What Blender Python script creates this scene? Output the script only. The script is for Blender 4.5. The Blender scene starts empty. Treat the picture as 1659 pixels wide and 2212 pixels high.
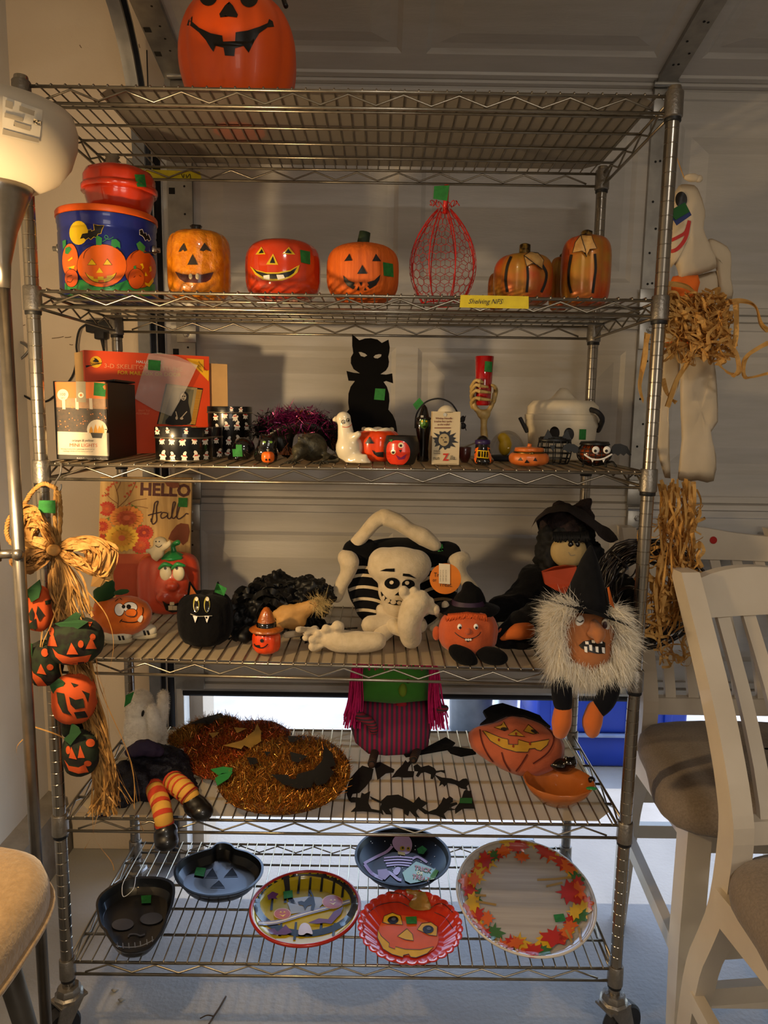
import bpy, bmesh, math, random
from mathutils import Vector, Matrix, noise
from mathutils.bvhtree import BVHTree
random.seed(7)
SC = bpy.context.scene
COL = SC.collection
PI = math.pi
# ---------------------------------------------------------------- camera
IW, IH, FPX = 1659.0, 2212.0, 1541.5
CAM = Vector((0.07185, -1.39558, 1.3894))
_pi, _ya, _ro = -0.14076, -0.00347, 0.01508
def _axes():
    r = Vector((1, 0, 0)); u = Vector((0, 0, 1)); f = Vector((0, 1, 0))
    f2 = f*math.cos(_pi)+u*math.sin(_pi); u2 = u*math.cos(_pi)-f*math.sin(_pi)
    Rz = Matrix.Rotation(_ya, 3, 'Z')
    r = Rz @ r; u2 = Rz @ u2; f2 = Rz @ f2
    return r*math.cos(_ro)+u2*math.sin(_ro), u2*math.cos(_ro)-r*math.sin(_ro), f2
CR, CU, CF = _axes()
cam_data = bpy.data.cameras.new('camera')
cam = bpy.data.objects.new('camera', cam_data); COL.objects.link(cam)
cam_data.sensor_fit = 'VERTICAL'; cam_data.sensor_height = 24.0
cam_data.lens = FPX/IH*24.0
cam_data.clip_start = 0.02
_m = Matrix((CR, CU, -CF)).transposed().to_4x4(); _m.translation = CAM
cam.matrix_world = _m
SC.camera = cam
# ---------------------------------------------------------------- light and exposure
SC.view_settings.view_transform = 'Standard'
SC.view_settings.look = 'None'
SC.view_settings.exposure = 0.55
SC.view_settings.gamma = 1.0
SC.view_settings.use_curve_mapping = False
world = bpy.data.worlds.new('sky'); SC.world = world; world.use_nodes = True
_nt = world.node_tree; _nt.nodes.clear()
_o = _nt.nodes.new('ShaderNodeOutputWorld'); _b = _nt.nodes.new('ShaderNodeBackground')
_s = _nt.nodes.new('ShaderNodeTexSky'); _s.sky_type = 'NISHITA'; _s.sun_disc = False
_s.sun_elevation = math.radians(62); _s.sun_rotation = math.radians(20); _s.air_density = 1.0; _s.dust_density = 0.6
_nt.links.new(_s.outputs[0], _b.inputs[0]); _nt.links.new(_b.outputs[0], _o.inputs[0])
_b.inputs[1].default_value = 0.55
def lamp(name, kind, loc, energy, color, **kw):
    d = bpy.data.lights.new(name, kind); d.energy = energy; d.color = color
    for k, v in kw.items(): setattr(d, k, v)
    o = bpy.data.objects.new(name, d); COL.objects.link(o); o.location = loc
    return o
sun = lamp('sun', 'SUN', (1, 6, 8), 1.8, (1.0, 0.95, 0.86), angle=0.009)
sun.rotation_euler = (-Vector((0.16, 0.30, 1.0))).to_track_quat('-Z', 'Y').to_euler()
LAMP_POS = Vector((-0.61, -0.45, 1.355))
# the warm bulb of the reading arm on the floor lamp (lamp body is built further down)
bulb = lamp('reading_bulb', 'POINT', LAMP_POS, 17.0, (1.0, 0.70, 0.36), shadow_soft_size=0.028)
# ceiling light added behind the photographer as soft fill
ceil = lamp('ceiling_fill_light', 'AREA', (0.5, -2.3, 2.62), 14.0, (1.0, 0.92, 0.82), shape='DISK', size=0.45)

# fill light added in front of the rear wall, behind the photographer
rear_fill = lamp('rear_fill_light', 'AREA', (1.0, -4.12, 1.55), 12.0, (1.0, 0.88, 0.72), shape='RECTANGLE', size=1.3, size_y=1.0)
rear_fill.rotation_euler = (PI/2, 0, 0)

# ---------------------------------------------------------------- pixel helpers (used to measure real positions)
def ray(px, py):
    return (CF+CR*((px-IW/2)/FPX)+CU*((IH/2-py)/FPX))
def Y(px, py, y):
    d = ray(px, py); return CAM+d*((y-CAM.y)/d.y)
def Z(px, py, z):
    d = ray(px, py); return CAM+d*((z-CAM.z)/d.z)
def X(px, py, x):
    d = ray(px, py); return CAM+d*((x-CAM.x)/d.x)
def proj(p):
    d = Vector(p)-CAM; z = d.dot(CF)
    return (IW/2+FPX*d.dot(CR)/z, IH/2-FPX*d.dot(CU)/z)
def mpp(p):
    return (Vector(p)-CAM).dot(CF)/FPX
# ---------------------------------------------------------------- materials
def lin(h):
    if isinstance(h, str):
        h = h.lstrip('#'); c = [int(h[i:i+2], 16)/255 for i in (0, 2, 4)]
        return tuple((x/12.92 if x <= .04045 else ((x+.055)/1.055)**2.4) for x in c)+(1,)
    return tuple(h)+(1,) if len(h) == 3 else tuple(h)
_mats = {}
def mat(name, col, rough=.6, metal=0., col2=None, nscale=20., namt=.5, bump=0., bscale=60., coat=0., sheen=0., trans=0., alpha=1.,
        emit=0., stretch=None, spec=.5, transl=0., detail=4, wave=0, ior=1.45, wscale=100., dirv='X', sss=0.):
    if name in _mats: return _mats[name]
    m = bpy.data.materials.new(name); m.use_nodes = True; nt = m.node_tree
    b = nt.nodes['Principled BSDF']; out = nt.nodes['Material Output']
    c1 = lin(col); c2 = lin(col2) if col2 is not None else tuple(x*.82 for x in c1[:3])+(1,)
    tc = nt.nodes.new('ShaderNodeTexCoord'); mp = nt.nodes.new('ShaderNodeMapping')
    nt.links.new(tc.outputs['Object'], mp.inputs[0])
    if stretch: mp.inputs['Scale'].default_value = stretch
    if wave:
        n = nt.nodes.new('ShaderNodeTexWave'); n.inputs['Scale'].default_value = wscale; n.bands_direction = dirv
        n.inputs['Distortion'].default_value = wave-1; fac = n.outputs['Fac']
    else:
        n = nt.nodes.new('ShaderNodeTexNoise'); n.inputs['Scale'].default_value = nscale; n.inputs['Detail'].default_value = detail
        fac = n.outputs['Fac']
    nt.links.new(mp.outputs[0], n.inputs[0])
    rp = nt.nodes.new('ShaderNodeValToRGB'); rp.color_ramp.elements[0].position = .5-.3*namt-.02 if not wave else .45
    rp.color_ramp.elements[1].position = .5+.3*namt+.02 if not wave else .55
    rp.color_ramp.elements[0].color = c2; rp.color_ramp.elements[1].color = c1
    nt.links.new(fac, rp.inputs[0]); nt.links.new(rp.outputs[0], b.inputs['Base Color'])
    b.inputs['Roughness'].default_value = rough; b.inputs['Metallic'].default_value = metal
    b.inputs['Coat Weight'].default_value = coat; b.inputs['Sheen Weight'].default_value = sheen
    b.inputs['Transmission Weight'].default_value = trans; b.inputs['IOR'].default_value = ior
    b.inputs['Specular IOR Level'].default_value = spec; b.inputs['Alpha'].default_value = alpha
    if sss:
        b.inputs['Subsurface Weight'].default_value = sss; b.inputs['Subsurface Radius'].default_value = (.01, .005, .003)
    if emit:
        b.inputs['Emission Color'].default_value = c1; b.inputs['Emission Strength'].default_value = emit
    if bump:
        n2 = nt.nodes.new('ShaderNodeTexNoise'); n2.inputs['Scale'].default_value = bscale; n2.inputs['Detail'].default_value = 5
        nt.links.new(mp.outputs[0], n2.inputs[0])
        bp = nt.nodes.new('ShaderNodeBump'); bp.inputs['Strength'].default_value = bump; bp.inputs['Distance'].default_value = .004
        nt.links.new(n2.outputs['Fac'], bp.inputs['Height']); nt.links.new(bp.outputs[0], b.inputs['Normal'])
    if transl:
        t = nt.nodes.new('ShaderNodeBsdfTranslucent'); t.inputs[0].default_value = c1
        mx = nt.nodes.new('ShaderNodeMixShader'); mx.inputs[0].default_value = transl
        nt.links.new(b.outputs[0], mx.inputs[1]); nt.links.new(t.outputs[0], mx.inputs[2]); nt.links.new(mx.outputs[0], out.inputs[0])
    _mats[name] = m
    return m
# ---------------------------------------------------------------- mesh builder
def smoothpath(pts, n=6, closed=False):
    P = [Vector(p) for p in pts]; out = []
    L = len(P); rng = range(L if closed else L-1)
    for i in rng:
        if closed: p0, p1, p2, p3 = P[i-1], P[i], P[(i+1) % L], P[(i+2) % L]
        else: p0, p1, p2, p3 = P[max(i-1, 0)], P[i], P[i+1], P[min(i+2, L-1)]
        for k in range(n):
            t = k/n
            out.append(.5*((2*p1)+(-p0+p2)*t+(2*p0-5*p1+4*p2-p3)*t*t+(-p0+3*p1-3*p2+p3)*t*t*t))
    if not closed: out.append(P[-1])
    return out
class MB:
    def __init__(s): s.v = []; s.f = []
    def add(s, vs, fs):
        o = len(s.v); s.v += [Vector(v) for v in vs]; s.f += [tuple(i+o for i in f) for f in fs]; return s
    def box(s, a, b):
        x0, y0, z0 = a; x1, y1, z1 = b
        v = [(x, y, z) for z in (z0, z1) for y in (y0, y1) for x in (x0, x1)]
        return s.add(v, [(0, 2, 3, 1), (4, 5, 7, 6), (0, 1, 5, 4), (2, 6, 7, 3), (0, 4, 6, 2), (1, 3, 7, 5)])
    def bbox(s, c, size, rot=None, bev=0.):   # bevelled box, optional rotation matrix
        sx, sy, sz = [q/2 for q in size]; c = Vector(c)
        bm = bmesh.new(); bmesh.ops.create_cube(bm, size=1)
        for v in bm.verts: v.co = Vector((v.co.x*2*sx, v.co.y*2*sy, v.co.z*2*sz))
        if bev: bmesh.ops.bevel(bm, geom=list(bm.edges), offset=bev, segments=2, affect='EDGES', profile=.5)
        R = rot if rot is not None else Matrix.Identity(3)
        bm.verts.index_update()
        s.add([c+R @ v.co for v in bm.verts], [[v.index for v in f.verts] for f in bm.faces]); bm.free(); return s
    def tube(s, path, r, n=8, cap=True, closed=False):
        P = [Vector(p) for p in path]; L = len(P)
        rr = r if isinstance(r, (list, tuple)) else [r]*L
        ref = None; rings = []; o = len(s.v)
        for i in range(L):
            if closed: t = P[(i+1) % L]-P[i-1]
            else: t = P[min(i+1, L-1)]-P[max(i-1, 0)]
            if t.length < 1e-9: t = Vector((0, 0, 1))
            t.normalize()
            if ref is None:
                ref = Vector((0, 0, 1)) if abs(t.z) < .9 else Vector((1, 0, 0))
            u = (ref-t*ref.dot(t))
            if u.length < 1e-6: u = t.orthogonal()
            u.normalize(); ref = u; w = t.cross(u)
            for k in range(n):
                a = 2*PI*k/n; s.v.append(P[i]+(u*math.cos(a)+w*math.sin(a))*rr[i])
        for i in range(L if closed else L-1):
            j = (i+1) % L
            for k in range(n):
                k2 = (k+1) % n
                s.f.append((o+i*n+k, o+i*n+k2, o+j*n+k2, o+j*n+k))
        if cap and not closed:
            s.f.append(tuple(o+k for k in reversed(range(n)))); s.f.append(tuple(o+(L-1)*n+k for k in range(n)))
        return s
    def lathe(s, prof, c, n=32, rib=None, sx=1., sy=1., capb=True, capt=True, rot=None):
        # prof: list of (r,z); rib(theta, t)->radius factor
        o = len(s.v); c = Vector(c); L = len(prof)
        for i, (r, z) in enumerate(prof):
            for k in range(n):
                a = 2*PI*k/n; q = r*(rib(a, i/(L-1)) if rib else 1)
                p = Vector((q*math.cos(a)*sx, q*math.sin(a)*sy, z))
                s.v.append(c+(rot @ p if rot is not None else p))
        for i in range(L-1):
            for k in range(n):
                k2 = (k+1) % n
                s.f.append((o+i*n+k, o+i*n+k2, o+(i+1)*n+k2, o+(i+1)*n+k))
        if capb: s.f.append(tuple(o+k for k in reversed(range(n))))
        if capt: s.f.append(tuple(o+(L-1)*n+k for k in range(n)))
        return s
    def ell(s, c, r, n=16, m=10, rot=None, p=1.):
        # (super)ellipsoid
        if not isinstance(r, (list, tuple, Vector)): r = (r, r, r)
        o = len(s.v); c = Vector(c)
        def sg(x): return math.copysign(abs(x)**p, x)
        vs = [Vector((0, 0, -r[2]))]
        for i in range(1, m):
            ph = -PI/2+PI*i/m
            for k in range(n):
                th = 2*PI*k/n
                vs.append(Vector((r[0]*sg(math.cos(ph))*sg(math.cos(th)), r[1]*sg(math.cos(ph))*sg(math.sin(th)), r[2]*sg(math.sin(ph)))))
        vs.append(Vector((0, 0, r[2])))
        s.v += [c+(rot @ v if rot is not None else v) for v in vs]
        for k in range(n): s.f.append((o, o+1+(k+1) % n, o+1+k))
        for i in range(m-2):
            for k in range(n):
                a = o+1+i*n; k2 = (k+1) % n
                s.f.append((a+k, a+k2, a+n+k2, a+n+k))
        a = o+1+(m-2)*n; t = o+len(vs)-1
        for k in range(n): s.f.append((a+k, a+(k+1) % n, t))
        return s
    def limb(s, pts, rad, n=12, sub=4):   # smooth tapered capsule through points
        P = smoothpath(pts, sub); L = len(P); R = []
        for i in range(L):
            t = i/(L-1)*(len(rad)-1); k = min(int(t), len(rad)-2); R.append(rad[k]*(1-(t-k))+rad[k+1]*(t-k))
        s.tube(P, R, n); s.ell(P[0], R[0]*.98, n, 8); s.ell(P[-1], R[-1]*.98, n, 8); return s
    def prism(s, poly, vec):   # planar polygon (3D points) extruded along vec
        P = [Vector(p) for p in poly]; L = len(P); o = len(s.v); vec = Vector(vec)
        tri = fill2d_idx(P)
        s.v += P+[p+vec for p in P]
        nrm = Vector((0, 0, 0))
        for i in range(L): nrm += P[i].cross(P[(i+1) % L])
        flip = nrm.dot(vec) > 0
        for t in tri:
            n2 = (P[t[1]]-P[t[0]]).cross(P[t[2]]-P[t[0]])
            tt = t if (n2.dot(vec) < 0) else (t[0], t[2], t[1])
            s.f.append(tuple(o+i for i in tt)); s.f.append(tuple(o+L+i for i in (tt[0], tt[2], tt[1])))
        for i in range(L):
            j = (i+1) % L
            q = (o+i, o+j, o+L+j, o+L+i)
            s.f.append(q if not flip else tuple(reversed(q)))
        return s
    def ribbon(s, path, w, nrm=None, tw=0.):
        P = [Vector(p) for p in path]; L = len(P); o = len(s.v)
        nrm = Vector(nrm) if nrm is not None else Vector((random.uniform(-1, 1), -1, random.uniform(-.5, .5)))
        ww = w if isinstance(w, (list, tuple)) else [w]*L
        for i in range(L):
            t = (P[min(i+1, L-1)]-P[max(i-1, 0)]); t = t.normalized() if t.length > 1e-9 else Vector((0, 0, -1))
            n2 = Matrix.Rotation(tw*i/max(L-1, 1), 3, t) @ nrm
            u = t.cross(n2); u = u.normalized() if u.length > 1e-6 else t.orthogonal().normalized()
            s.v += [P[i]-u*ww[i]/2, P[i]+u*ww[i]/2]
        for i in range(L-1): s.f.append((o+2*i, o+2*i+1, o+2*i+3, o+2*i+2))
        return s
    def join(s, o): return s.add(o.v, o.f)
    def xf(s, M, c=(0, 0, 0)):
        c = Vector(c); s.v = [c+M @ (v-c) for v in s.v]; return s
def fill2d_idx(P):
    from mathutils.geometry import tessellate_polygon
    return tessellate_polygon([P])
def _clean(vs, fs):
    return vs, fs
def blob(mb, vox=.006, smooth=4):
    """fuse overlapping solids into one continuous surface"""
    me = bpy.data.meshes.new('tmp'); me.from_pydata([tuple(v) for v in mb.v], [], mb.f)
    o = bpy.data.objects.new('tmp', me); COL.objects.link(o)
    md = o.modifiers.new('r', 'REMESH'); md.mode = 'VOXEL'; md.voxel_size = vox
    if smooth:
        sm = o.modifiers.new('s', 'SMOOTH'); sm.factor = .5; sm.iterations = smooth
    dg = bpy.context.evaluated_depsgraph_get(); ev = o.evaluated_get(dg)
    m2 = ev.to_mesh(); r = MB(); r.v = [v.co.copy() for v in m2.vertices]; r.f = [tuple(p.vertices) for p in m2.polygons]
    ev.to_mesh_clear(); bpy.data.objects.remove(o); bpy.data.meshes.remove(me)
    return r
# ---------------------------------------------------------------- objects
WV = {}      # object -> (world verts, faces) for ray casts
def root_of(o):
    while o.parent: o = o.parent
    return o
def thing(name, label, cat, loc, group=None):
    o = bpy.data.objects.new(name, None); COL.objects.link(o); o.location = loc
    o.empty_display_size = .02
    o['label'] = label; o['category'] = cat
    if group: o['group'] = group
    return o
def part(name, mb, m, parent=None, smooth=True, label=None, loc=None, sharp=None, stuff=False):
    base = Vector(root_of(parent).location) if parent else Vector(loc if loc is not None else (0, 0, 0))
    me = bpy.data.meshes.new(name); me.from_pydata([tuple(Vector(v)-base) for v in mb.v], [], mb.f); me.validate()
    if smooth:
        me.polygons.foreach_set('use_smooth', [True]*len(me.polygons))
        if sharp is not None: me.set_sharp_from_angle(angle=math.radians(sharp))
    ms = m if isinstance(m, (list, tuple)) else [m]
    for q in ms: me.materials.append(q)
    me.update()
    o = bpy.data.objects.new(name, me); COL.objects.link(o)
    if parent: o.parent = parent
    else: o.location = base
    if label: o['label'] = label
    if stuff: o['kind'] = 'stuff'
    WV[o.name] = (mb.v, mb.f)
    return o
def single(name, mb, m, label, cat, loc=None, group=None, smooth=True, sharp=None):
    if loc is None:
        xs = [v.x for v in mb.v]; ys = [v.y for v in mb.v]; zs = [v.z for v in mb.v]
        loc = ((min(xs)+max(xs))/2, (min(ys)+max(ys))/2, min(zs))
    o = part(name, mb, m, None, smooth, label, loc, sharp)
    o['category'] = cat
    if group: o['group'] = group
    return o
def struct(name, mb, m, parent=None, smooth=False, sharp=None, label=None):
    o = part(name, mb, m, parent, smooth, None, (0, 0, 0), sharp)
    if parent is None: o['kind'] = 'structure'
    if label: o['label'] = label
    return o
_bvh = {}
def bvh(objs):
    key = tuple(o.name for o in objs)
    if key not in _bvh:
        vs = []; fs = []
        for o in objs:
            v, f = WV[o.name]; k = len(vs); vs += v; fs += [tuple(i+k for i in q) for q in f]
        _bvh[key] = BVHTree.FromPolygons(vs, fs)
    return _bvh[key]
def hit(objs, px, py):
    return bvh(objs).ray_cast(CAM, ray(px, py).normalized())
def _polys2d(polys, step):
    """flat tessellation of 2D polygons, cut on a grid so that it can follow a curved surface"""
    bm = bmesh.new()
    for poly in polys:
        P = [Vector((x, y, 0)) for x, y in poly]
        vs = [bm.verts.new(p) for p in P]
        for t in fill2d_idx(P):
            try: bm.faces.new([vs[i] for i in t])
            except ValueError: pass
    xs = [v.co.x for v in bm.verts]; ys = [v.co.y for v in bm.verts]
    if not xs: return [], []
    k = math.floor(min(xs)/step)+1
    while k*step < max(xs):
        bmesh.ops.bisect_plane(bm, geom=bm.verts[:]+bm.edges[:]+bm.faces[:], plane_co=(k*step, 0, 0), plane_no=(1, 0, 0)); k += 1
    k = math.floor(min(ys)/step)+1
    while k*step < max(ys):
        bmesh.ops.bisect_plane(bm, geom=bm.verts[:]+bm.edges[:]+bm.faces[:], plane_co=(0, k*step, 0), plane_no=(0, 1, 0)); k += 1
    bm.verts.index_update()
    vs = [(v.co.x, v.co.y) for v in bm.verts]; fs = [[v.index for v in f.verts] for f in bm.faces]; bm.free()
    return vs, fs
def wrap(vs, fs, targets, off=.0008):
    """lay a flat print, given in photograph pixels, onto the real surface of the targets"""
    T = bvh(targets); out = []; ok = []
    for x, y in vs:
        d = ray(x, y).normalized(); h = T.ray_cast(CAM, d)
        if h[0] is None: out.append(Vector((0, 0, 0))); ok.append(False)
        else:
            n = h[1]; n = n if n.dot(d) < 0 else -n
            out.append(h[0]+n*off*.5-d*off); ok.append(True)
    mb = MB(); idx = {}
    for f in fs:
        if all(ok[i] for i in f):
            P = [out[i] for i in f]
            dd = [(p-CAM).length for p in P]
            if max(dd)-min(dd) > .09: continue
            q = []
            for i in f:
                if i not in idx: idx[i] = len(mb.v); mb.v.append(out[i])
                q.append(idx[i])
            n = (P[1]-P[0]).cross(P[2]-P[0])
            if n.dot(P[0]-CAM) > 0: q.reverse()
            mb.f.append(tuple(q))
    return mb
def pdecal(name, parent, targets, polys, m, step=8., off=.0008, label=None):
    if not isinstance(targets, (list, tuple)): targets = [targets]
    if parent is targets[0].parent: parent = targets[0]
    if polys and not isinstance(polys[0][0], (list, tuple)): polys = [polys]
    vs, fs = _polys2d(polys, step); mb = wrap(vs, fs, targets, off)
    if not mb.f: return None
    return part(name, mb, m, parent, True, label)
def text2d(s, px, py, size, ang=0., xs=1., align='LEFT', shear=0., bold=0., ls=1.):
    c = bpy.data.curves.new('t', 'FONT'); c.body = s; c.size = 1.; c.align_x = align; c.resolution_u = 2; c.shear = shear; c.offset = bold; c.space_character = ls
    o = bpy.data.objects.new('t', c); COL.objects.link(o)
    dg = bpy.context.evaluated_depsgraph_get(); ev = o.evaluated_get(dg); me = ev.to_mesh()
    ca, sa = math.cos(ang), math.sin(ang); k = size/.72
    vs = []
    for v in me.vertices:
        x = v.co.x*k*xs; y = -v.co.y*k
        vs.append((px+x*ca-y*sa, py+x*sa+y*ca))
    fs = [list(p.vertices) for p in me.polygons]
    ev.to_mesh_clear(); bpy.data.objects.remove(o); bpy.data.curves.remove(c)
    return vs, fs
def ptext(parent, targets, s, px, py, size, m, ang=0., xs=1., align='LEFT', off=.0012, shear=0., bold=0., name='lettering', ls=1.):
    """size = cap height in photo pixels, (px,py) = baseline start"""
    if not isinstance(targets, (list, tuple)): targets = [targets]
    if parent is targets[0].parent: parent = targets[0]
    vs, fs = text2d(s, px, py, size, ang, xs, align, shear, bold, ls); mb = wrap(vs, fs, targets, off)
    if not mb.f: return None
    return part(name, mb, m, parent, False)
def stroke(pts, w, closed=False, sm=4):
    """2D polyline as a band polygon list"""
    P = smoothpath([(x, y, 0) for x, y in pts], sm, closed) if sm else [Vector((x, y, 0)) for x, y in pts]
    L = len(P); out = []; A = []; B = []
    for i in range(L):
        t = (P[(i+1) % L]-P[i-1]) if closed else (P[min(i+1, L-1)]-P[max(i-1, 0)])
        if t.length < 1e-9: t = Vector((1, 0, 0))
        t.normalize(); n = Vector((-t.y, t.x, 0))*w/2
        A.append(P[i]+n); B.append(P[i]-n)
    for i in range(L if closed else L-1):
        j = (i+1) % L
        out.append([(A[i].x, A[i].y), (A[j].x, A[j].y), (B[j].x, B[j].y), (B[i].x, B[i].y)])
    return out
def circ(cx, cy, rx, ry=None, n=20, a=0.):
    ry = rx if ry is None else ry; ca, sa = math.cos(a), math.sin(a)
    return [(cx+rx*math.cos(t)*ca-ry*math.sin(t)*sa, cy+rx*math.cos(t)*sa+ry*math.sin(t)*ca) for t in [2*PI*i/n for i in range(n)]]
def sp2(pts, n=5):   # smoothed closed 2D outline
    return [(p.x, p.y) for p in smoothpath([(x, y, 0) for x, y in pts], n, True)]
def tag_tape(parent, targets, quad, m=None, off=.0012):
    return pdecal('green_price_tape', parent, targets, [quad], m or M_GTAPE, 10., off, 'green tape price tag')
M_GTAPE = mat('green_tape', '#24782f', .75, col2='#1c6426', nscale=120)
M_BLACK = mat('print_black', '#0d0b0b', .5)
M_WHITE = mat('print_white', '#ece6dc', .6)
# ================================================================ SETTING
RX0, RX1, RY0, YW, ZC = -0.97, 3.4, -4.2, 0.72, 2.75
DY = 0.60                     # inner face of the garage door
M_CONC = mat('concrete_floor', '#98958f', .7, col2='#7f7c78', nscale=3.5, namt=.9, bump=.35, bscale=90, detail=8)
M_DRIVE = mat('driveway_concrete', '#b4afa8', .85, col2='#a39d95', nscale=5, bump=.3, bscale=120, detail=8)
M_CURB = mat('rough_curb', '#8b857c', .9, col2='#6f675e', nscale=14, bump=.8, bscale=40)
M_WALL = mat('beige_wall_paint', '#cdbda8', .8, col2='#c2b09a', nscale=2.5, bump=.12, bscale=160)
M_WALLW = mat('white_wall_paint', '#d6d2cb', .75, col2='#c6c0b6', nscale=2.5, bump=.12, bscale=160)
M_CEIL = mat('ceiling_paint', '#b9b2a8', .9)
M_DOOR = mat('door_steel_paint', '#b6b1ab', .45, col2='#aea9a2', nscale=6, bump=.10, bscale=40, stretch=(1, 6, 9))
M_GALV = mat('galvanized_steel', '#a9a59e', .38, .85, col2='#8d8a85', nscale=30, namt=.8)
M_TRACK = mat('track_steel', '#8f8f90', .32, .85, col2='#7c7c7e', nscale=20)
M_DARK = mat('dark_rubber', '#17161a', .7)
M_HOLE = mat('punched_hole', '#141210', .8)
M_ALU = mat('aluminium_retainer', '#b9b9bc', .3, .9)

struct('floor', MB().box((RX0, RY0, -.12), (RX1, YW+.14, 0)), M_CONC)
struct('driveway', MB().box((-9, YW+.14, -.14), (12, 22, -.012)), M_DRIVE)
struct('wall_left', MB().box((RX0-.12, RY0, 0), (RX0, YW, ZC)), M_WALLW)
struct('wall_right', MB().box((RX1, RY0, 0), (RX1+.12, YW, ZC)), M_WALLW)
struct('wall_rear', MB().box((RX0-.12, RY0-.12, 0), (RX1+.12, RY0, ZC)), M_WALLW)
struct('ceiling', MB().box((RX0-.12, RY0-.12, ZC), (RX1+.12, YW+.14, ZC+.1)), M_CEIL)
DX0, DX1 = -0.475, 3.0          # clear door opening
wb = MB().box((RX0-.12, YW, 0), (DX0, YW+.14, ZC)).box((DX1, YW, 0), (RX1+.12, YW+.14, ZC)).box((DX0, YW, 2.2), (DX1, YW+.14, ZC))
struct('wall_back', wb, M_WALL)
# rough concrete stem wall along the foot of the side wall and of the back wall
cb = MB()
n = 40
for i in range(n):
    y0 = RY0+(YW-RY0)*i/n; y1 = RY0+(YW-RY0)*(i+1)/n
    def w(y): return .060+.008*noise.noise(Vector((y*6, 1, 0)))
    def hh(y): return .165+.012*noise.noise(Vector((y*5, 7, 0)))
    cb.add([(RX0, y0, 0), (RX0+w(y0)+.02, y0, 0), (RX0+w(y0), y0, hh(y0)), (RX0, y0, hh(y0)+.02),
            (RX0, y1, 0), (RX0+w(y1)+.02, y1, 0), (RX0+w(y1), y1, hh(y1)), (RX0, y1, hh(y1)+.02)],
           [(0, 1, 2, 3), (1, 5, 6, 2), (2, 6, 7, 3), (7, 6, 5, 4)])
struct('trim_1', cb, M_CURB)
struct('baseboard_back', MB().bbox(((RX0+.08+DX0)/2, YW-.012, .055), (DX0-RX0-.08, .024, .11), None, .003), M_WALL)
# wooden door stop on the jamb; its white stands in for leaking daylight
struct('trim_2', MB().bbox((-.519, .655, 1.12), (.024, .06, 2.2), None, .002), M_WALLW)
# ---- garage door: four sections, the topmost already on the curve of the track
DL, DR = -0.505, 3.05
door = bpy.data.objects.new('door_1', None); COL.objects.link(door); door['kind'] = 'structure'
def frame_of(p, ex, ez, en):
    return lambda a, b, c: p+ex*a+ez*b-en*c      # c = towards the room
def raised(mb, F, x0, x1, z0, z1):
    lv = [(0, 0.), (.012, -.007), (.030, -.007), (.075, .0035)]
    rings = []
    o = len(mb.v)
    for ins, c in lv:
        for a, b in ((x0+ins, z0+ins), (x1-ins, z0+ins), (x1-ins, z1-ins), (x0+ins, z1-ins)): mb.v.append(F(a, b, c))
    for i in range(len(lv)-1):
        for k in range(4):
            mb.f.append((o+4*i+k, o+4*i+(k+1) % 4, o+4*i+4+(k+1) % 4, o+4*i+4+k))
    k = o+4*(len(lv)-1); mb.f.append((k, k+1, k+2, k+3))
PX = [(-0.435, 0.105), (0.165, 0.735), (0.845, 1.415), (1.475, 2.045), (2.155, 2.95)]
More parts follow.
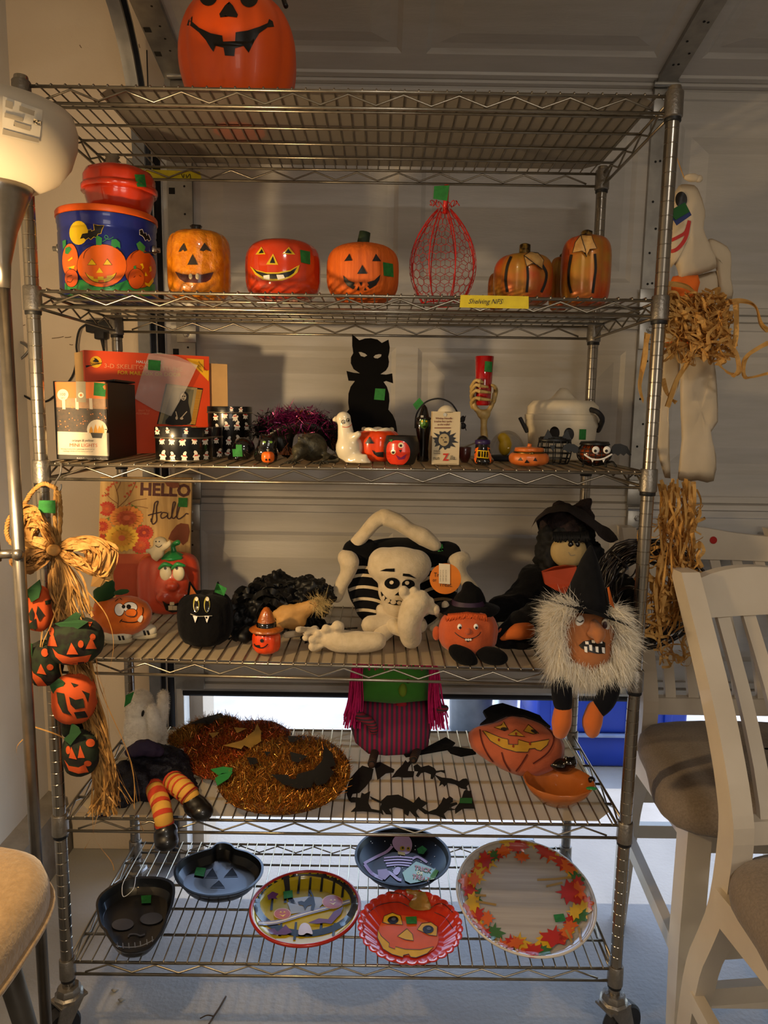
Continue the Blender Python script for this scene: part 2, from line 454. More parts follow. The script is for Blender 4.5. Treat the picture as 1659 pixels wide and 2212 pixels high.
def section(p, ez, en, H, first=False):
    F = frame_of(Vector(p), Vector((1, 0, 0)), Vector(ez), Vector(en))
    sec = struct('door_section', MB().add([F(DL, .0, -.04), F(DR, 0, -.04), F(DR, H, -.04), F(DL, H, -.04), F(DL, .0, 0), F(DR, .0, 0), F(DR, H, 0), F(DL, H, 0)],
                 [(3, 2, 1, 0), (4, 0, 1, 5), (6, 2, 3, 7), (7, 3, 0, 4), (5, 1, 2, 6)]), M_DOOR, door)
    # face strips round the panels
    m = MB(); zb, zt = .095, H-.085
    def q(x0, x1, z0, z1): m.add([F(x0, z0, 0), F(x1, z0, 0), F(x1, z1, 0), F(x0, z1, 0)], [(0, 1, 2, 3)])
    q(DL, DR, 0, zb); q(DL, DR, zt, H)
    xs = [DL]+[v for ab in PX for v in ab]+[DR]
    for i in range(0, len(xs), 2): q(xs[i], xs[i+1], zb, zt)
    struct('face_rails', m, M_DOOR, sec)
    for a, b in PX:
        r = MB(); raised(r, F, a, b, zb, zt); struct('raised_panel', r, M_DOOR, sec)
    # rolled lips along the joint
    r = MB()
    for z0, z1, c in ((-.008, .012, .012), (.012, .034, .006), (H-.03, H-.006, .005)):
        r.add([F(DL, z0, 0), F(DR, z0, 0), F(DR, z0+.003, c), F(DL, z0+.003, c), F(DL, z1-.003, c), F(DR, z1-.003, c), F(DL, z1, 0), F(DR, z1, 0)],
              [(0, 1, 2, 3), (3, 2, 5, 4), (4, 5, 7, 6)])
    struct('joint_lip', r, M_DOOR, sec)
    # steel stiles with punched holes
    for x0, x1, hn in ((-.505, -.44, 0), (.762, .812, 1), (2.06, 2.11, 1)):
        s_ = MB().add([F(x0, .0, 0), F(x1, .0, 0), F(x1, .0, .014), F(x0, .0, .014), F(x0, H, 0), F(x1, H, 0), F(x1, H, .014), F(x0, H, .014)],
                      [(3, 2, 1, 0), (4, 5, 6, 7), (2, 3, 7, 6), (0, 3+0, 7, 4), (1, 5, 6, 2)])
        st = struct('stile', s_, M_GALV, sec)
        hm = MB()
        def dot(a, b, r, c=.0146):
            o = len(hm.v)
            for k in range(8): hm.v.append(F(a+r*math.cos(k*PI/4), b+r*math.sin(k*PI/4), c))
            hm.f.append(tuple(range(o, o+8)))
        xm = (x0+x1)/2
        for i, zz in enumerate([.09, .13, .17, .23, .30, .36, .40, .44]):
            if hn == 0:
                if i % 2 == 0:
                    o = len(hm.v); hm.v += [F(x0+.004, zz, .0146), F(x0+.02, zz, .0146), F(x0+.02, zz+.016, .0146), F(x0+.004, zz+.016, .0146)]; hm.f.append((o, o+1, o+2, o+3))
                dot(x1-.02, zz+.02, .003)
            else:
                dot(xm+(.012 if i % 2 else -.010), zz, .0033); 
                if i % 3 == 0: dot(xm+.002, zz+.002, .0033)
        struct('punched_holes', hm, M_HOLE, st)
    return sec, F
ZJ = [0.587, 1.132, 1.647, 2.232]
U, N = Vector((0, 0, 1)), Vector((0, 1, 0))
secs = [section((0, DY, ZJ[i]), U, N, ZJ[i+1]-ZJ[i]) for i in range(3)]
al = math.radians(78)
ez4 = Vector((0, -math.sin(al), math.cos(al))); en4 = Vector((0, math.cos(al), math.sin(al)))
secs.append(section((0, DY-.004, ZJ[3]+.01), ez4, en4, .535))
# hinges over the joints
def hinge(x, z, w=.062):
    m = MB()
    m.bbox((x, DY-.019, z+.042), (w, .006, .07), None, .002).bbox((x, DY-.019, z-.045), (w*.86, .006, .075), None, .002)
    m.tube([(x-w/2, DY-.027, z), (x+w/2, DY-.027, z)], .008, 10)
    h = struct('hinge', m, M_GALV, door, True, 40)
    b = MB()
    for dz in (.05, -.03, -.062):
        b.lathe([(.0085, 0), (.0085, .003), (.005, .0045), (.005, .007)], (x+(0 if dz < 0 else .01), DY-.022, z+dz), 6, rot=Matrix.Rotation(PI/2, 3, 'X'))
    struct('bolt', b, M_GALV, h, True, 40)
for zj in ZJ[1:]:
    hinge(-.462, zj); hinge(.787, zj)
# bottom fixture, retainer and rubber seal
struct('bottom_bracket', MB().bbox((-.475, DY-.02, ZJ[0]+.035), (.085, .012, .075), None, .003).tube([(-.54, DY-.028, ZJ[0]+.04), (-.42, DY-.028, ZJ[0]+.04)], .006, 8), M_GALV, door, True, 40)
struct('bottom_retainer', MB().box((DL, DY-.006, ZJ[0]-.014), (DR, DY+.044, ZJ[0]+.001)), M_ALU, door)
struct('bottom_seal', MB().tube([(DL, DY+.02, ZJ[0]-.026), (DR, DY+.02, ZJ[0]-.026)], .014, 10), M_DARK, door, True)
# ---- left track: vertical run, curve, horizontal run
def track(x):
    prof = [(-.018, -.03), (-.018, .028), (.014, .028), (.014, .018), (-.012, .018), (-.012, -.022), (.014, -.022), (.014, -.03)]   # (x, across)
    path = [(DY+.018, .02), (DY+.018, 1.2), (DY+.018, 2.06)]
    R = .36
    for i in range(1, 11):
        a = PI/2*i/10; path.append((DY+.018-R*(1-math.cos(a)), 2.06+R*math.sin(a)))
    path.append((RY0+1.6, 2.06+R))
    m = MB(); L = len(prof)
    for i, (y, z) in enumerate(path):
        a = Vector(path[max(i-1, 0)]); b = Vector(path[min(i+1, len(path)-1)]); t = (b-a).normalized(); nn = Vector((-t.y, t.x))
        for px_, ac in prof: m.v.append(Vector((x+px_, y-nn.x*ac*-1, z-nn.y*ac*-1)))
    for i in range(len(path)-1):
        for k in range(L):
            k2 = (k+1) % L; m.f.append((i*L+k, i*L+k2, i*L+L+k2, i*L+L+k))
    return m
TX = -.578
tr = struct('door_track', track(TX), M_TRACK, None, True, 30)
struct('track_angle', MB().box((TX-.045, DY+.075, .02), (TX-.040, YW, 2.1)).box((TX-.045, YW-.006, .02), (TX-.012, YW, 2.1)), M_GALV, tr)
struct('jamb_bracket', MB().bbox((TX-.028, DY+.06, 1.45), (.03, .09, .04), None, .002).bbox((TX-.028, DY+.06, .75), (.03, .09, .04), None, .002).bbox((TX-.028, DY+.06, 2.02), (.03, .09, .05), None, .002), M_GALV, tr)
struct('lift_cable', MB().tube([(TX+.028, DY-.008, .62), (TX+.028, DY-.008, 2.3)], .0016, 6), M_DARK, tr)
struct('weather_strip', MB().tube([(TX+.036, DY+.02, .05), (TX+.036, DY+.02, 2.2)], .010, 8), M_DARK, tr, True)
# ---- window added around the rear fill light, no opening behind it
wn = struct('added_window_1', MB().bbox((1.0, RY0+.012, 1.55), (1.42, .024, 1.12), None, .004), M_WALLW)
struct('added_pane', MB().box((.36, RY0+.025, 1.06), (.99, RY0+.03, 2.04)).box((1.01, RY0+.025, 1.06), (1.64, RY0+.03, 2.04)), mat('added_window_glass', '#cfd8e0', .1), wn)
# ---- ceiling lamp fixture added to go with the ceiling fill light
cl = thing('added_ceiling_lamp', 'round flush ceiling lamp added behind the viewer for fill light', 'lamp', (0.5, -2.3, 2.75))
part('base', MB().lathe([(.06, 2.75), (.06, 2.70), (.02, 2.69)], (.5, -2.3, 0), 24), M_GALV, cl)

# ================================================================ WIRE RACK
ZR = [1.9679, 1.6069, 1.2789, 0.8765, 0.5353, 0.2000]
TILT = [0, 0, 0, .0071, 0, 0]
RW, RD = 1.19, 0.43
def zsh(k, x=0.): return ZR[k]-TILT[k]*x/(RW/2)
def ztop(k, x=0.): return zsh(k, x)+.0044
M_ZINC = mat('zinc_wire', '#a29a8c', .30, .92, col2='#8d8577', nscale=40)
M_POST = mat('zinc_post', '#9d968b', .24, .95, col2='#8e877d', nscale=25)
M_SLEEVE = mat('black_sleeve', '#121214', .5)
M_COLLAR = mat('cast_collar', '#8e8880', .42, .9, nscale=80, bump=.25, bscale=200)
M_LINER = None
rack = thing('wire_shelving_rack', 'tall zinc wire shelving rack on casters with six shelves of decorations', 'shelf', (0, RD/2, 0))
corners = [(-RW/2, 0), (RW/2, 0), (-RW/2, RD), (RW/2, RD)]
for cx, cy in corners:
    prof = [(.0127, .115)]
    z = .13
    while z < 1.965:
        prof += [(.0127, z-.0011), (.0120, z-.0003), (.0120, z+.0003), (.0127, z+.0011)]; z += .0254
    prof += [(.0127, 1.979), (.0118, 1.982), (.004, 1.983)]
    p_ = part('post', MB().lathe(prof, (cx, cy, 0), 18), M_POST, rack, True, sharp=25)
    # caster
    ang = .5 if cx > 0 else -2.2
    cs = part('caster', MB().lathe([(.013, .140), (.022, .139), (.026, .131), (.026, .125), (.031, .121), (.031, .112), (.02, .108)], (cx, cy, 0), 8), M_COLLAR, rack, True, 'swivel caster', sharp=30)
    R = Matrix.Rotation(ang, 3, 'Z'); c0 = Vector((cx, cy, 0)); ofs = R @ Vector((.03, 0, 0))
    fk = MB()
    for sgn in (-1, 1):
        pl = [Vector((-.025, sgn*.021, .112)), Vector((.03, sgn*.021, .112)), Vector((.048, sgn*.021, .05)), Vector((.022, sgn*.021, .045))]
        fk.prism([c0+R @ q for q in pl], R @ Vector((0, -sgn*.004, 0)))
    fk.bbox(c0+R @ Vector((0, 0, .112)), (.062, .046, .006), R, .001)
    part('fork', fk, M_COLLAR, cs, False)
    wh = Matrix.Rotation(ang, 3, 'Z') @ Matrix.Rotation(PI/2, 3, 'X')
    part('wheel', MB().lathe([(.012, -.014), (.045, -.014), (.050, -.009), (.0505, 0), (.050, .009), (.045, .014), (.012, .014)], c0+ofs+Vector((0, 0, .0508)), 28, rot=wh), M_DARK, cs, True, 'black rubber wheel', sharp=40)
hx, wr = RW/2, .0032
for k in range(6):
    def zz(x, d=0.): return zsh(k, x)-d
    xa, xb = -hx+.016, hx-.016
    m = MB()
    for y in (0, RD):
        for d in (.003, .0315): m.tube([(xa-.006, y, zz(xa, d)), (xb+.006, y, zz(xb, d))], wr, 8)
    for x in (-hx, hx):
        for d in (.003, .0315): m.tube([(x, .012, zz(x, d)), (x, RD-.012, zz(x, d))], wr, 8)
    sh = part('shelf', m, M_ZINC, rack)
    zg = MB()
    for y, yy in ((0, .0045), (RD, -.0045)):
        nn = 22; pts = []
        for i in range(nn+1):
            x = xa+.022+(xb-xa-.044)*i/nn; pts.append((x, y+yy*0, zz(x, .008 if i % 2 else .0265)))
        zg.tube(pts, .0022, 6)
    for x in (-hx, hx):
        nn = 8; pts = []
        for i in range(nn+1):
            y = .03+(RD-.06)*i/nn; pts.append((x, y, zz(x, .008 if i % 2 else .0265)))
        zg.tube(pts, .0022, 6)
    part('truss_wire', zg, M_ZINC, sh)
    for y in (.086, .172, .258, .344):
        part('support_wire', MB().tube([(-hx, y, zz(-hx, .0050)), (hx, y, zz(hx, .0050))], .003, 8), M_ZINC, sh)
    cw = MB(); nn = 45
    for i in range(nn):
        x = -hx+.028+(RW-.056)*i/(nn-1); z0 = zz(x)+.0015
        cw.tube([(x, -.0025, z0-.004), (x, .0, z0), (x, RD, z0), (x, RD+.0025, z0-.004)], .0017, 6)
    o = part('cross_wires', cw, M_ZINC, sh, stuff=True)
    for cx, cy in corners:
        z0 = zz(cx)
        c_ = part('collar', MB().lathe([(.0150, z0-.040), (.0172, z0-.038), (.0166, z0+.004), (.0152, z0+.006), (.0128, z0+.006)], (cx, cy, 0), 20), M_COLLAR, sh, True, sharp=40)
        part('sleeve', MB().lathe([(.0142, z0-.047), (.0150, z0-.046), (.0150, z0-.036), (.0135, z0-.034)], (cx, cy, 0), 18), M_SLEEVE, c_)
# ---- translucent plastic liners on the shelves
def liner_mat(nm, c1, c2):
    m = bpy.data.materials.new(nm); m.use_nodes = True; nt = m.node_tree; nt.nodes.clear()
    out = nt.nodes.new('ShaderNodeOutputMaterial'); d = nt.nodes.new('ShaderNodeBsdfDiffuse'); t = nt.nodes.new('ShaderNodeBsdfTranslucent')
    tr = nt.nodes.new('ShaderNodeBsdfTransparent'); a = nt.nodes.new('ShaderNodeMixShader'); b = nt.nodes.new('ShaderNodeMixShader')
    n = nt.nodes.new('ShaderNodeTexNoise'); n.inputs['Scale'].default_value = 9; r = nt.nodes.new('ShaderNodeValToRGB')
    r.color_ramp.elements[0].color = lin(c1); r.color_ramp.elements[1].color = lin(c2)
    nt.links.new(n.outputs['Fac'], r.inputs[0])
    for q in (d, t): nt.links.new(r.outputs[0], q.inputs[0])
    tr.inputs[0].default_value = (.9, .88, .82, 1)
    a.inputs[0].default_value = .72; nt.links.new(d.outputs[0], a.inputs[1]); nt.links.new(t.outputs[0], a.inputs[2])
    b.inputs[0].default_value = .22; nt.links.new(a.outputs[0], b.inputs[1]); nt.links.new(tr.outputs[0], b.inputs[2])
    nt.links.new(b.outputs[0], out.inputs[0]); return m
M_LINER = liner_mat('frosted_liner', '#d8c6a6', '#e6d8bc'); M_LINER0 = liner_mat('smoky_liner', '#a8a29a', '#b5aea4')
for k, lb in ((0, 'frosted plastic liner sheet on the top shelf of the rack'), (2, 'frosted plastic liner sheet on the third shelf down'), (3, 'frosted plastic liner sheet under the skeleton and witch dolls'), (4, 'beige frosted liner sheet under the tinsel pumpkins')):
    x0, x1, y0, y1, c = -hx+.03, hx-.02, .012, RD-.012, .035
    if k == 0: x0 = -.47
    o_ = [(x0+c, y0), (x1-c, y0), (x1, y0+c), (x1, y1-c), (x1-c, y1), (x0+c, y1), (x0, y1-c), (x0, y0+c)]
    if k == 2: o_ = [(x0, y0), (x1, y0), (x1, y1), (x0, y1)]
    single('shelf_liner', MB().prism([(x, y, zsh(k, x)+(.0034 if k == 0 else -.0017)) for x, y in o_], (0, 0, .0012)), M_LINER0 if k == 0 else M_LINER, lb, 'shelf liner', smooth=False)
# ================================================================ generic builders
def cr(*pts): return list(pts)
def cpx(x0, y0, s, pts): return [(x0+x*s, y0+y*s) for x, y in pts]     # crop coordinates -> photo pixels
def pprof(r, h, z0, p=.7, n=14, lo=-78, hi=80, dip=.05):
    pr = []
    a0, a1 = math.radians(lo), math.radians(hi)
    for i in range(n+1):
        a = a0+(a1-a0)*i/n; pr.append((r*math.cos(a)**p, math.copysign(abs(math.sin(a))**p, math.sin(a))))
    zb, zt = pr[0][1], pr[-1][1]
    pr = [(q, z0+h*(z-zb)/(zt-zb)) for q, z in pr]
    if dip: pr += [(pr[-1][0]*.45, pr[-1][1]-dip*h*.5), (pr[-1][0]*.12, pr[-1][1]-dip*h)]
    return pr
def lobes(n, d, ph=0., pw=2.):
    return lambda a, t: 1-d*(1-abs(math.sin(n*(a-ph)/2)))**pw
def mid(px0, px1, py, y):
    a = Y(px0, py, y); b = Y(px1, py, y); return (a+b)/2, (b.x-a.x)/2
def tri(x, y, w, h): return [(x-w/2, y+h/2), (x, y-h/2), (x+w/2, y+h/2)]
# ================================================================ SHELF 1 (top)
M_BLOW = mat('orange_blow_mold', '#ea5a12', .42, col2='#e2500e', nscale=8, sss=.0, coat=.15)
c, r = mid(388, 641, 95, .22)
z0 = ztop(0)
t = thing('jack_o_lantern', 'large orange plastic jack-o-lantern with toothy grin on the top shelf', 'pumpkin', (c.x, .22, z0))
pr = [(.055, z0), (.066, z0+.006), (.080, z0+.02), (.102, z0+.05), (.117, z0+.09), (.1235, z0+.13), (.121, z0+.17), (.108, z0+.21), (.085, z0+.24), (.05, z0+.255), (.01, z0+.25)]
pr = [(p.x, p.z) for p in smoothpath([(a, 0, b) for a, b in pr], 3)]
b = part('body', MB().lathe(pr, (c.x, .22, 0), 64, lobes(10, .055, .1, 2.2), sx=r/.1235, sy=r/.1235), M_BLOW, t)
M_BLK = mat('painted_black', '#120d0b', .45)
mouth = [(416, 35), (407, 44), (404, 55), (412, 56), (430, 70), (444, 86), (455, 104), (461, 112), (466, 99), (483, 103), (486, 120), (506, 121), (508, 104), (519, 101), (526, 99), (537, 114), (549, 90), (560, 72), (578, 59), (592, 58), (589, 46), (581, 41), (578, 50), (560, 58), (535, 66), (509, 70), (508, 89), (482, 90), (480, 77), (455, 72), (430, 60), (415, 47)]
pdecal('mouth', t, b, mouth, M_BLK, 9)
pdecal('nose', t, b, [(495, 4), (503, 12), (514, 32), (512, 38), (494, 36), (476, 38), (474, 30), (486, 12)], M_BLK, 9)
pdecal('eye', t, b, circ(450, -6, 19, 19), M_BLK, 9); pdecal('eye', t, b, circ(538, -6, 20, 22), M_BLK, 9)
hp = [Y(604, -30, .22)+Vector((.01, 0, .03)), Y(612, -8, .22), Y(618, 14, .21)]
part('strap', MB().tube(smoothpath(hp, 4), .005, 8), M_BLK, t, label='black carrying strap')
# yellow tape on the back rail of the top shelf
M_YTAPE = mat('yellow_tape', '#d8c21e', .6, col2='#cbb418', nscale=60)
tp = MB(); qa = [Y(248, 362, RD+.005), Y(432, 371, RD+.005), Y(436, 389, RD+.005), Y(405, 388, RD+.005), Y(250, 380, RD+.005)]
o = single('tape_label', MB().prism(qa, (0, .0008, 0)), M_YTAPE, 'yellow tape strip on the rear rail of the top shelf', 'label', smooth=False)
pdecal('handwriting', o, o, stroke([(392, 376), (396, 384), (398, 376)], 1.6)+stroke([(402, 377), (404, 384), (410, 376), (412, 386)], 1.6), M_BLK, 6)

# ================================================================ SHELF 2
z0 = ztop(1)
M_TINB = mat('tin_blue', '#1c2a86', .28, .1, col2='#182472', coat=.5)
M_TORG = mat('tin_orange_lid', '#e8611c', .35)
c, r = mid(133, 336, 550, .16); zt = Y(234, 482, .16).z
t = thing('pumpkin_tin', 'round blue tin printed with jack-o-lanterns, a bat and a yellow moon', 'tin', (c.x, .16, z0))
pr = [(r*.965, z0), (r*.985, z0+.004), (r*.985, zt-.03), (r*.97, zt-.027), (r*.985, zt-.022), (r*.985, zt-.012), (r*1.0, zt-.009), (r*1.0, zt-.001), (r*.96, zt)]
tb = part('body', MB().lathe(pr, (c.x, .16, 0), 64), M_TINB, t, sharp=50)
tl = part('lid', MB().lathe([(r*.99, zt), (r*1.02, zt+.001), (r*1.02, zt+.010), (r*1.0, zt+.013), (r*.5, zt+.013)], (c.x, .16, 0), 64), M_TORG, t, True, 'orange plastic lid', sharp=40)
zlid = zt+.013
K = 1/3.318
def q3(p): return cpx(0, 340, K, p)
MO, MY, MG = mat('print_orange', '#e8681a', .3, coat=.4), mat('print_yellow', '#f0c614', .3, coat=.4), mat('print_green', '#2c8a44', .3, coat=.4)
MDO = mat('print_dark_orange', '#cf5414', .3, coat=.4)
moon = circ(170, 503, 20, 26)
pdecal('printed_moon', t, tb, moon, MY, 6, .0006)
bat = q3([(575, 585), (590, 548), (630, 542), (632, 518), (641, 524), (650, 515), (655, 530), (678, 522), (672, 478), (700, 490), (745, 490), (730, 515), (722, 545), (700, 548), (690, 575), (672, 568), (650, 588), (635, 575), (615, 590), (600, 578)])
pdecal('printed_bat', t, tb, stroke(bat, 2.4, True, 0), MY, 8, .0008); pdecal('printed_bat', t, tb, bat, M_BLK, 8, .001)
bat2 = q3([(1000, 520), (1018, 515), (1030, 545), (1045, 540), (1050, 560), (1062, 550), (1080, 590), (1065, 600), (1055, 588), (1040, 598), (1030, 575), (1015, 560), (1000, 555)])
pdecal('printed_bat', t, tb, stroke(bat2, 1.4, True, 0), M_WHITE, 6, .0009); pdecal('printed_bat', t, tb, bat2, M_BLK, 8, .0008)
pdecal('printed_grass', t, tb, [(140, 640), (140, 612), (160, 606), (180, 604), (200, 616), (240, 618), (262, 610), (285, 600), (335, 615), (335, 640)], MG, 8, .0006)
def ppk(cx, cy, rx, ry, off, mo=MO):
    pdecal('printed_pumpkin', t, tb, circ(cx, cy, rx+.9, ry+.9, 28), M_BLK, 8, off)
    pdecal('printed_pumpkin', t, tb, circ(cx, cy, rx, ry, 28), mo, 8, off+.0003)
ppk(152, 563, 17, 37, .0008); ppk(303, 581, 34, 41, .0008, MDO); ppk(220, 574, 53, 46, .0012); ppk(155, 601, 14, 19, .0014, MDO); ppk(294, 602, 17, 22, .0014, MDO)
for pl in (q3([(688, 570), (700, 562), (732, 578), (728, 630), (690, 628)]), q3([(800, 590), (830, 585), (858, 610), (862, 655), (840, 640), (820, 650), (795, 630)]), q3([(975, 620), (1000, 600), (1040, 640), (1030, 680), (990, 660)]), q3([(470, 650), (500, 640), (515, 660), (490, 695), (470, 690)]), q3([(450, 600), (475, 590), (475, 630), (455, 660)]), q3([(955, 780), (972, 775), (975, 800), (958, 800)]), q3([(495, 790), (505, 782), (512, 800), (500, 805)])):
    pdecal('printed_leaf', t, tb, pl, MG, 6, .0018)
pdecal('printed_vine', t, tb, stroke(q3([(735, 605), (760, 590), (775, 575), (760, 558), (750, 575), (775, 588), (800, 580), (812, 570)]), 1.3), MG, 6, .0018)
for pl in (q3([(628, 772), (660, 728), (692, 772)]), q3([(740, 772), (768, 728), (802, 772)]), q3([(690, 828), (714, 790), (740, 828)]), q3([(612, 825), (640, 848), (672, 856), (672, 870), (702, 872), (702, 855), (742, 855), (744, 870), (766, 866), (766, 850), (800, 845), (832, 828), (815, 862), (780, 888), (748, 896), (744, 880), (706, 880), (704, 896), (670, 888), (635, 862)]),
           q3([(488, 740), (520, 712), (524, 725), (495, 745)]), q3([(480, 790), (540, 775), (530, 800), (500, 790)]), q3([(1000, 765), (1020, 760), (1030, 790), (1010, 808), (1018, 785)]), q3([(1065, 785), (1080, 780), (1086, 812), (1066, 825), (1072, 805)]), q3([(1035, 895), (1060, 905), (1095, 860), (1098, 890), (1068, 928), (1040, 915)]), q3([(1040, 820), (1055, 850), (1035, 850)])):
    pdecal('printed_face', t, tb, pl, MY, 6, .002)
for pl in (stroke(q3([(628, 772), (660, 728), (692, 772)]), 1, True, 0), stroke(q3([(740, 772), (768, 728), (802, 772)]), 1, True, 0), stroke(q3([(612, 825), (635, 862), (670, 888), (720, 900), (780, 888), (815, 862), (832, 828)]), 1), stroke(q3([(600, 725), (612, 680), (650, 645)]), 1), stroke(q3([(830, 650), (860, 670), (890, 700)]), 1), stroke(q3([(595, 640), (640, 620), (690, 632)]), 1), stroke(q3([(935, 725), (950, 690), (990, 668)]), 1), stroke(q3([(485, 860), (500, 850), (520, 845)]), 1), stroke(q3([(485, 890), (510, 895), (528, 870)]), 1), stroke(q3([(955, 862), (968, 850)]), 1), stroke(q3([(995, 845), (1010, 855)]), 1)):
    pdecal('printed_outline', t, tb, pl, M_BLK, 8, .0024)
# bail handle knobs
for sx in (-1, 1):
    k = part('handle_knob', MB().lathe([(.010, 0), (.010, .004), (.005, .006), (.005, .014)], (c.x+sx*r*.985, .15, zt-.055), 10, rot=Matrix.Rotation(sx*PI/2, 3, 'Y')), M_GALV, t)
part('bail_wire', MB().tube([(c.x+r*1.06, .15, zt-.055), (c.x+r*1.16, .13, zt-.062), (c.x+r*1.19, .10, zt-.07), (c.x+r*1.12, .05, zt-.08)], .0016, 6), M_DARK, t)
# red plastic pumpkin container on the tin
M_RPL = mat('red_plastic', '#c83818', .22, col2='#bd3012', coat=.6)
c2, r2 = mid(181, 336, 420, .16)
zs = Y(258, 412, .16).z; zt2 = Y(258, 366, .16).z
t = thing('plastic_pumpkin_box', 'red plastic pumpkin-shaped container stacked on the blue tin', 'container', (c2.x, .16, zlid))
lb = lobes(8, .05, PI/8, 2)
part('bowl', MB().lathe([(r2*.70, zlid), (r2*.78, zlid+.004), (r2*.86, zlid+(zs-zlid)*.35), (r2*.93, zlid+(zs-zlid)*.7), (r2*.95, zs)], (c2.x, .16, 0), 56, lb), M_RPL, t)
ub = part('lid', MB().lathe([(r2*1.0, zs-.008), (r2*1.03, zs-.006), (r2*1.03, zs+.002), (r2*.98, zs+.004), (r2*.97, zs+.008), (r2*.97, zs+(zt2-zs)*.5), (r2*.88, zs+(zt2-zs)*.8), (r2*.62, zs+(zt2-zs)*1.0), (r2*.3, zs+(zt2-zs)*.97), (r2*.05, zs+(zt2-zs)*.9)], (c2.x, .16, 0), 56, lb), M_RPL, t)
M_STEM = mat('grey_tan_stem', '#8b7c62', .7, col2='#6f6350', nscale=60)
part('stem', MB().lathe([(.016, zt2-.006), (.013, zt2+.010), (.012, zt2+.020), (.016, zt2+.026), (.006, zt2+.028)], (Y(243, 360, .16).x, .16, 0), 12, lobes(6, .15)), M_STEM, t)
tag_tape(t, ub, [(290, 377), (312, 377), (316, 404), (296, 403)])
# gold ceramic pumpkin
def tapes(t, b, q): tag_tape(t, [b], q)
M_GOLD = mat('amber_glaze', '#dd8a12', .22, col2='#b9620a', nscale=70, namt=.9, bump=.9, bscale=70, coat=.7)
c, r = mid(363, 498, 570, .15); zt = Y(430, 503, .15).z
t = thing('ceramic_pumpkin', 'amber glazed ceramic jack-o-lantern with two teeth and dark stem', 'pumpkin', (c.x, .15, z0))
b = part('body', MB().lathe(pprof(r, zt-z0, z0, .42, 18), (c.x, .15, 0), 64, lobes(9, .05, .35)), M_GOLD, t)
M_HOLEB = mat('hollow_dark', '#2a2018', .8); M_MRED = mat('mouth_dark_red', '#4a120a', .4, coat=.4)
q4 = lambda p: cpx(300, 340, 180/948, p)
for pl in (q4([(450, 1075), (478, 1020), (512, 975), (550, 1060), (520, 1072), (502, 1050), (478, 1072)]), q4([(690, 1058), (745, 970), (828, 1072), (790, 1062), (762, 1050), (735, 1070)]), q4([(610, 1100), (672, 1222), (552, 1222)])):
    pdecal('dark_opening_patch', t, b, pl, M_HOLEB, 6, .001)  # dark patch paints the shade inside openings that are not cut
pdecal('mouth', t, b, q4([(412, 1300), (500, 1330), (575, 1335), (710, 1335), (800, 1315), (850, 1305), (810, 1390), (760, 1420), (640, 1428), (520, 1420), (460, 1380)]), M_MRED, 6, .001)
M_TOOTH = mat('cream_tooth', '#e8d2a6', .3, coat=.5)
for x in (590, 665):
    h = hit([b], 300+x*180/948, 340+1355*180/948)[0]; part('tooth', MB().ell(h, (.0042, .004, .006)), M_TOOTH, t)
part('stem', MB().lathe([(.011, zt-.008), (.010, zt+.008), (.0135, zt+.014), (.004, zt+.013)], (Y(424, 500, .15).x, .15, 0), 10, lobes(5, .2)), mat('dark_stem', '#1f1710', .5, coat=.3), t)
# red glossy ceramic pumpkin bowl
M_RGL = mat('red_orange_glaze', '#c83c18', .16, col2='#b93412', coat=.8)
c, r = mid(531, 693, 580, .14); zt = Y(612, 523, .14).z
t = thing('ceramic_pumpkin', 'glossy red ceramic jack-o-lantern bowl with yellow-rimmed eyes', 'pumpkin', (c.x, .14, z0))
b = part('body', MB().lathe(pprof(r, zt-z0, z0, .55, 16, dip=0)+[(r*.55, zt-.004), (r*.5, zt-.02)], (c.x, .14, 0), 64, lobes(8, .03, 1.95, 5)), M_RGL, t)
q5 = lambda p: cpx(340, 380, 540/1659, p)
MYR = mat('glaze_yellow', '#d9b41c', .25, coat=.6)
for pl in (q5([(652, 522), (690, 470), (718, 520)]), q5([(828, 518), (872, 472), (914, 522)]), q5([(722, 588), (768, 516), (802, 590)]), q5([(615, 600), (650, 622), (720, 640), (800, 640), (880, 625), (944, 590), (930, 640), (890, 672), (830, 694), (760, 698), (700, 688), (650, 655)])):
    pdecal('yellow_rim', t, b, pl, MYR, 6, .0007)
for pl in (q5([(672, 515), (692, 485), (706, 512)]), q5([(846, 512), (868, 484), (892, 515)]), q5([(746, 578), (766, 532), (782, 580)]), q5([(632, 612), (660, 632), (730, 650), (800, 650), (880, 634), (926, 606), (905, 645), (870, 668), (820, 682), (760, 684), (705, 672), (660, 645)])):
    pdecal('dark_opening', t, b, pl, M_BLK, 6, .0011)
for pl in (q5([(704, 662), (745, 656), (746, 690), (706, 682)]), q5([(790, 656), (836, 656), (846, 678), (800, 690)])): pdecal('tooth', t, b, pl, M_WHITE, 6, .0015)
tag_tape(t, b, q5([(946, 490), (1012, 503), (1014, 588), (952, 574)]))
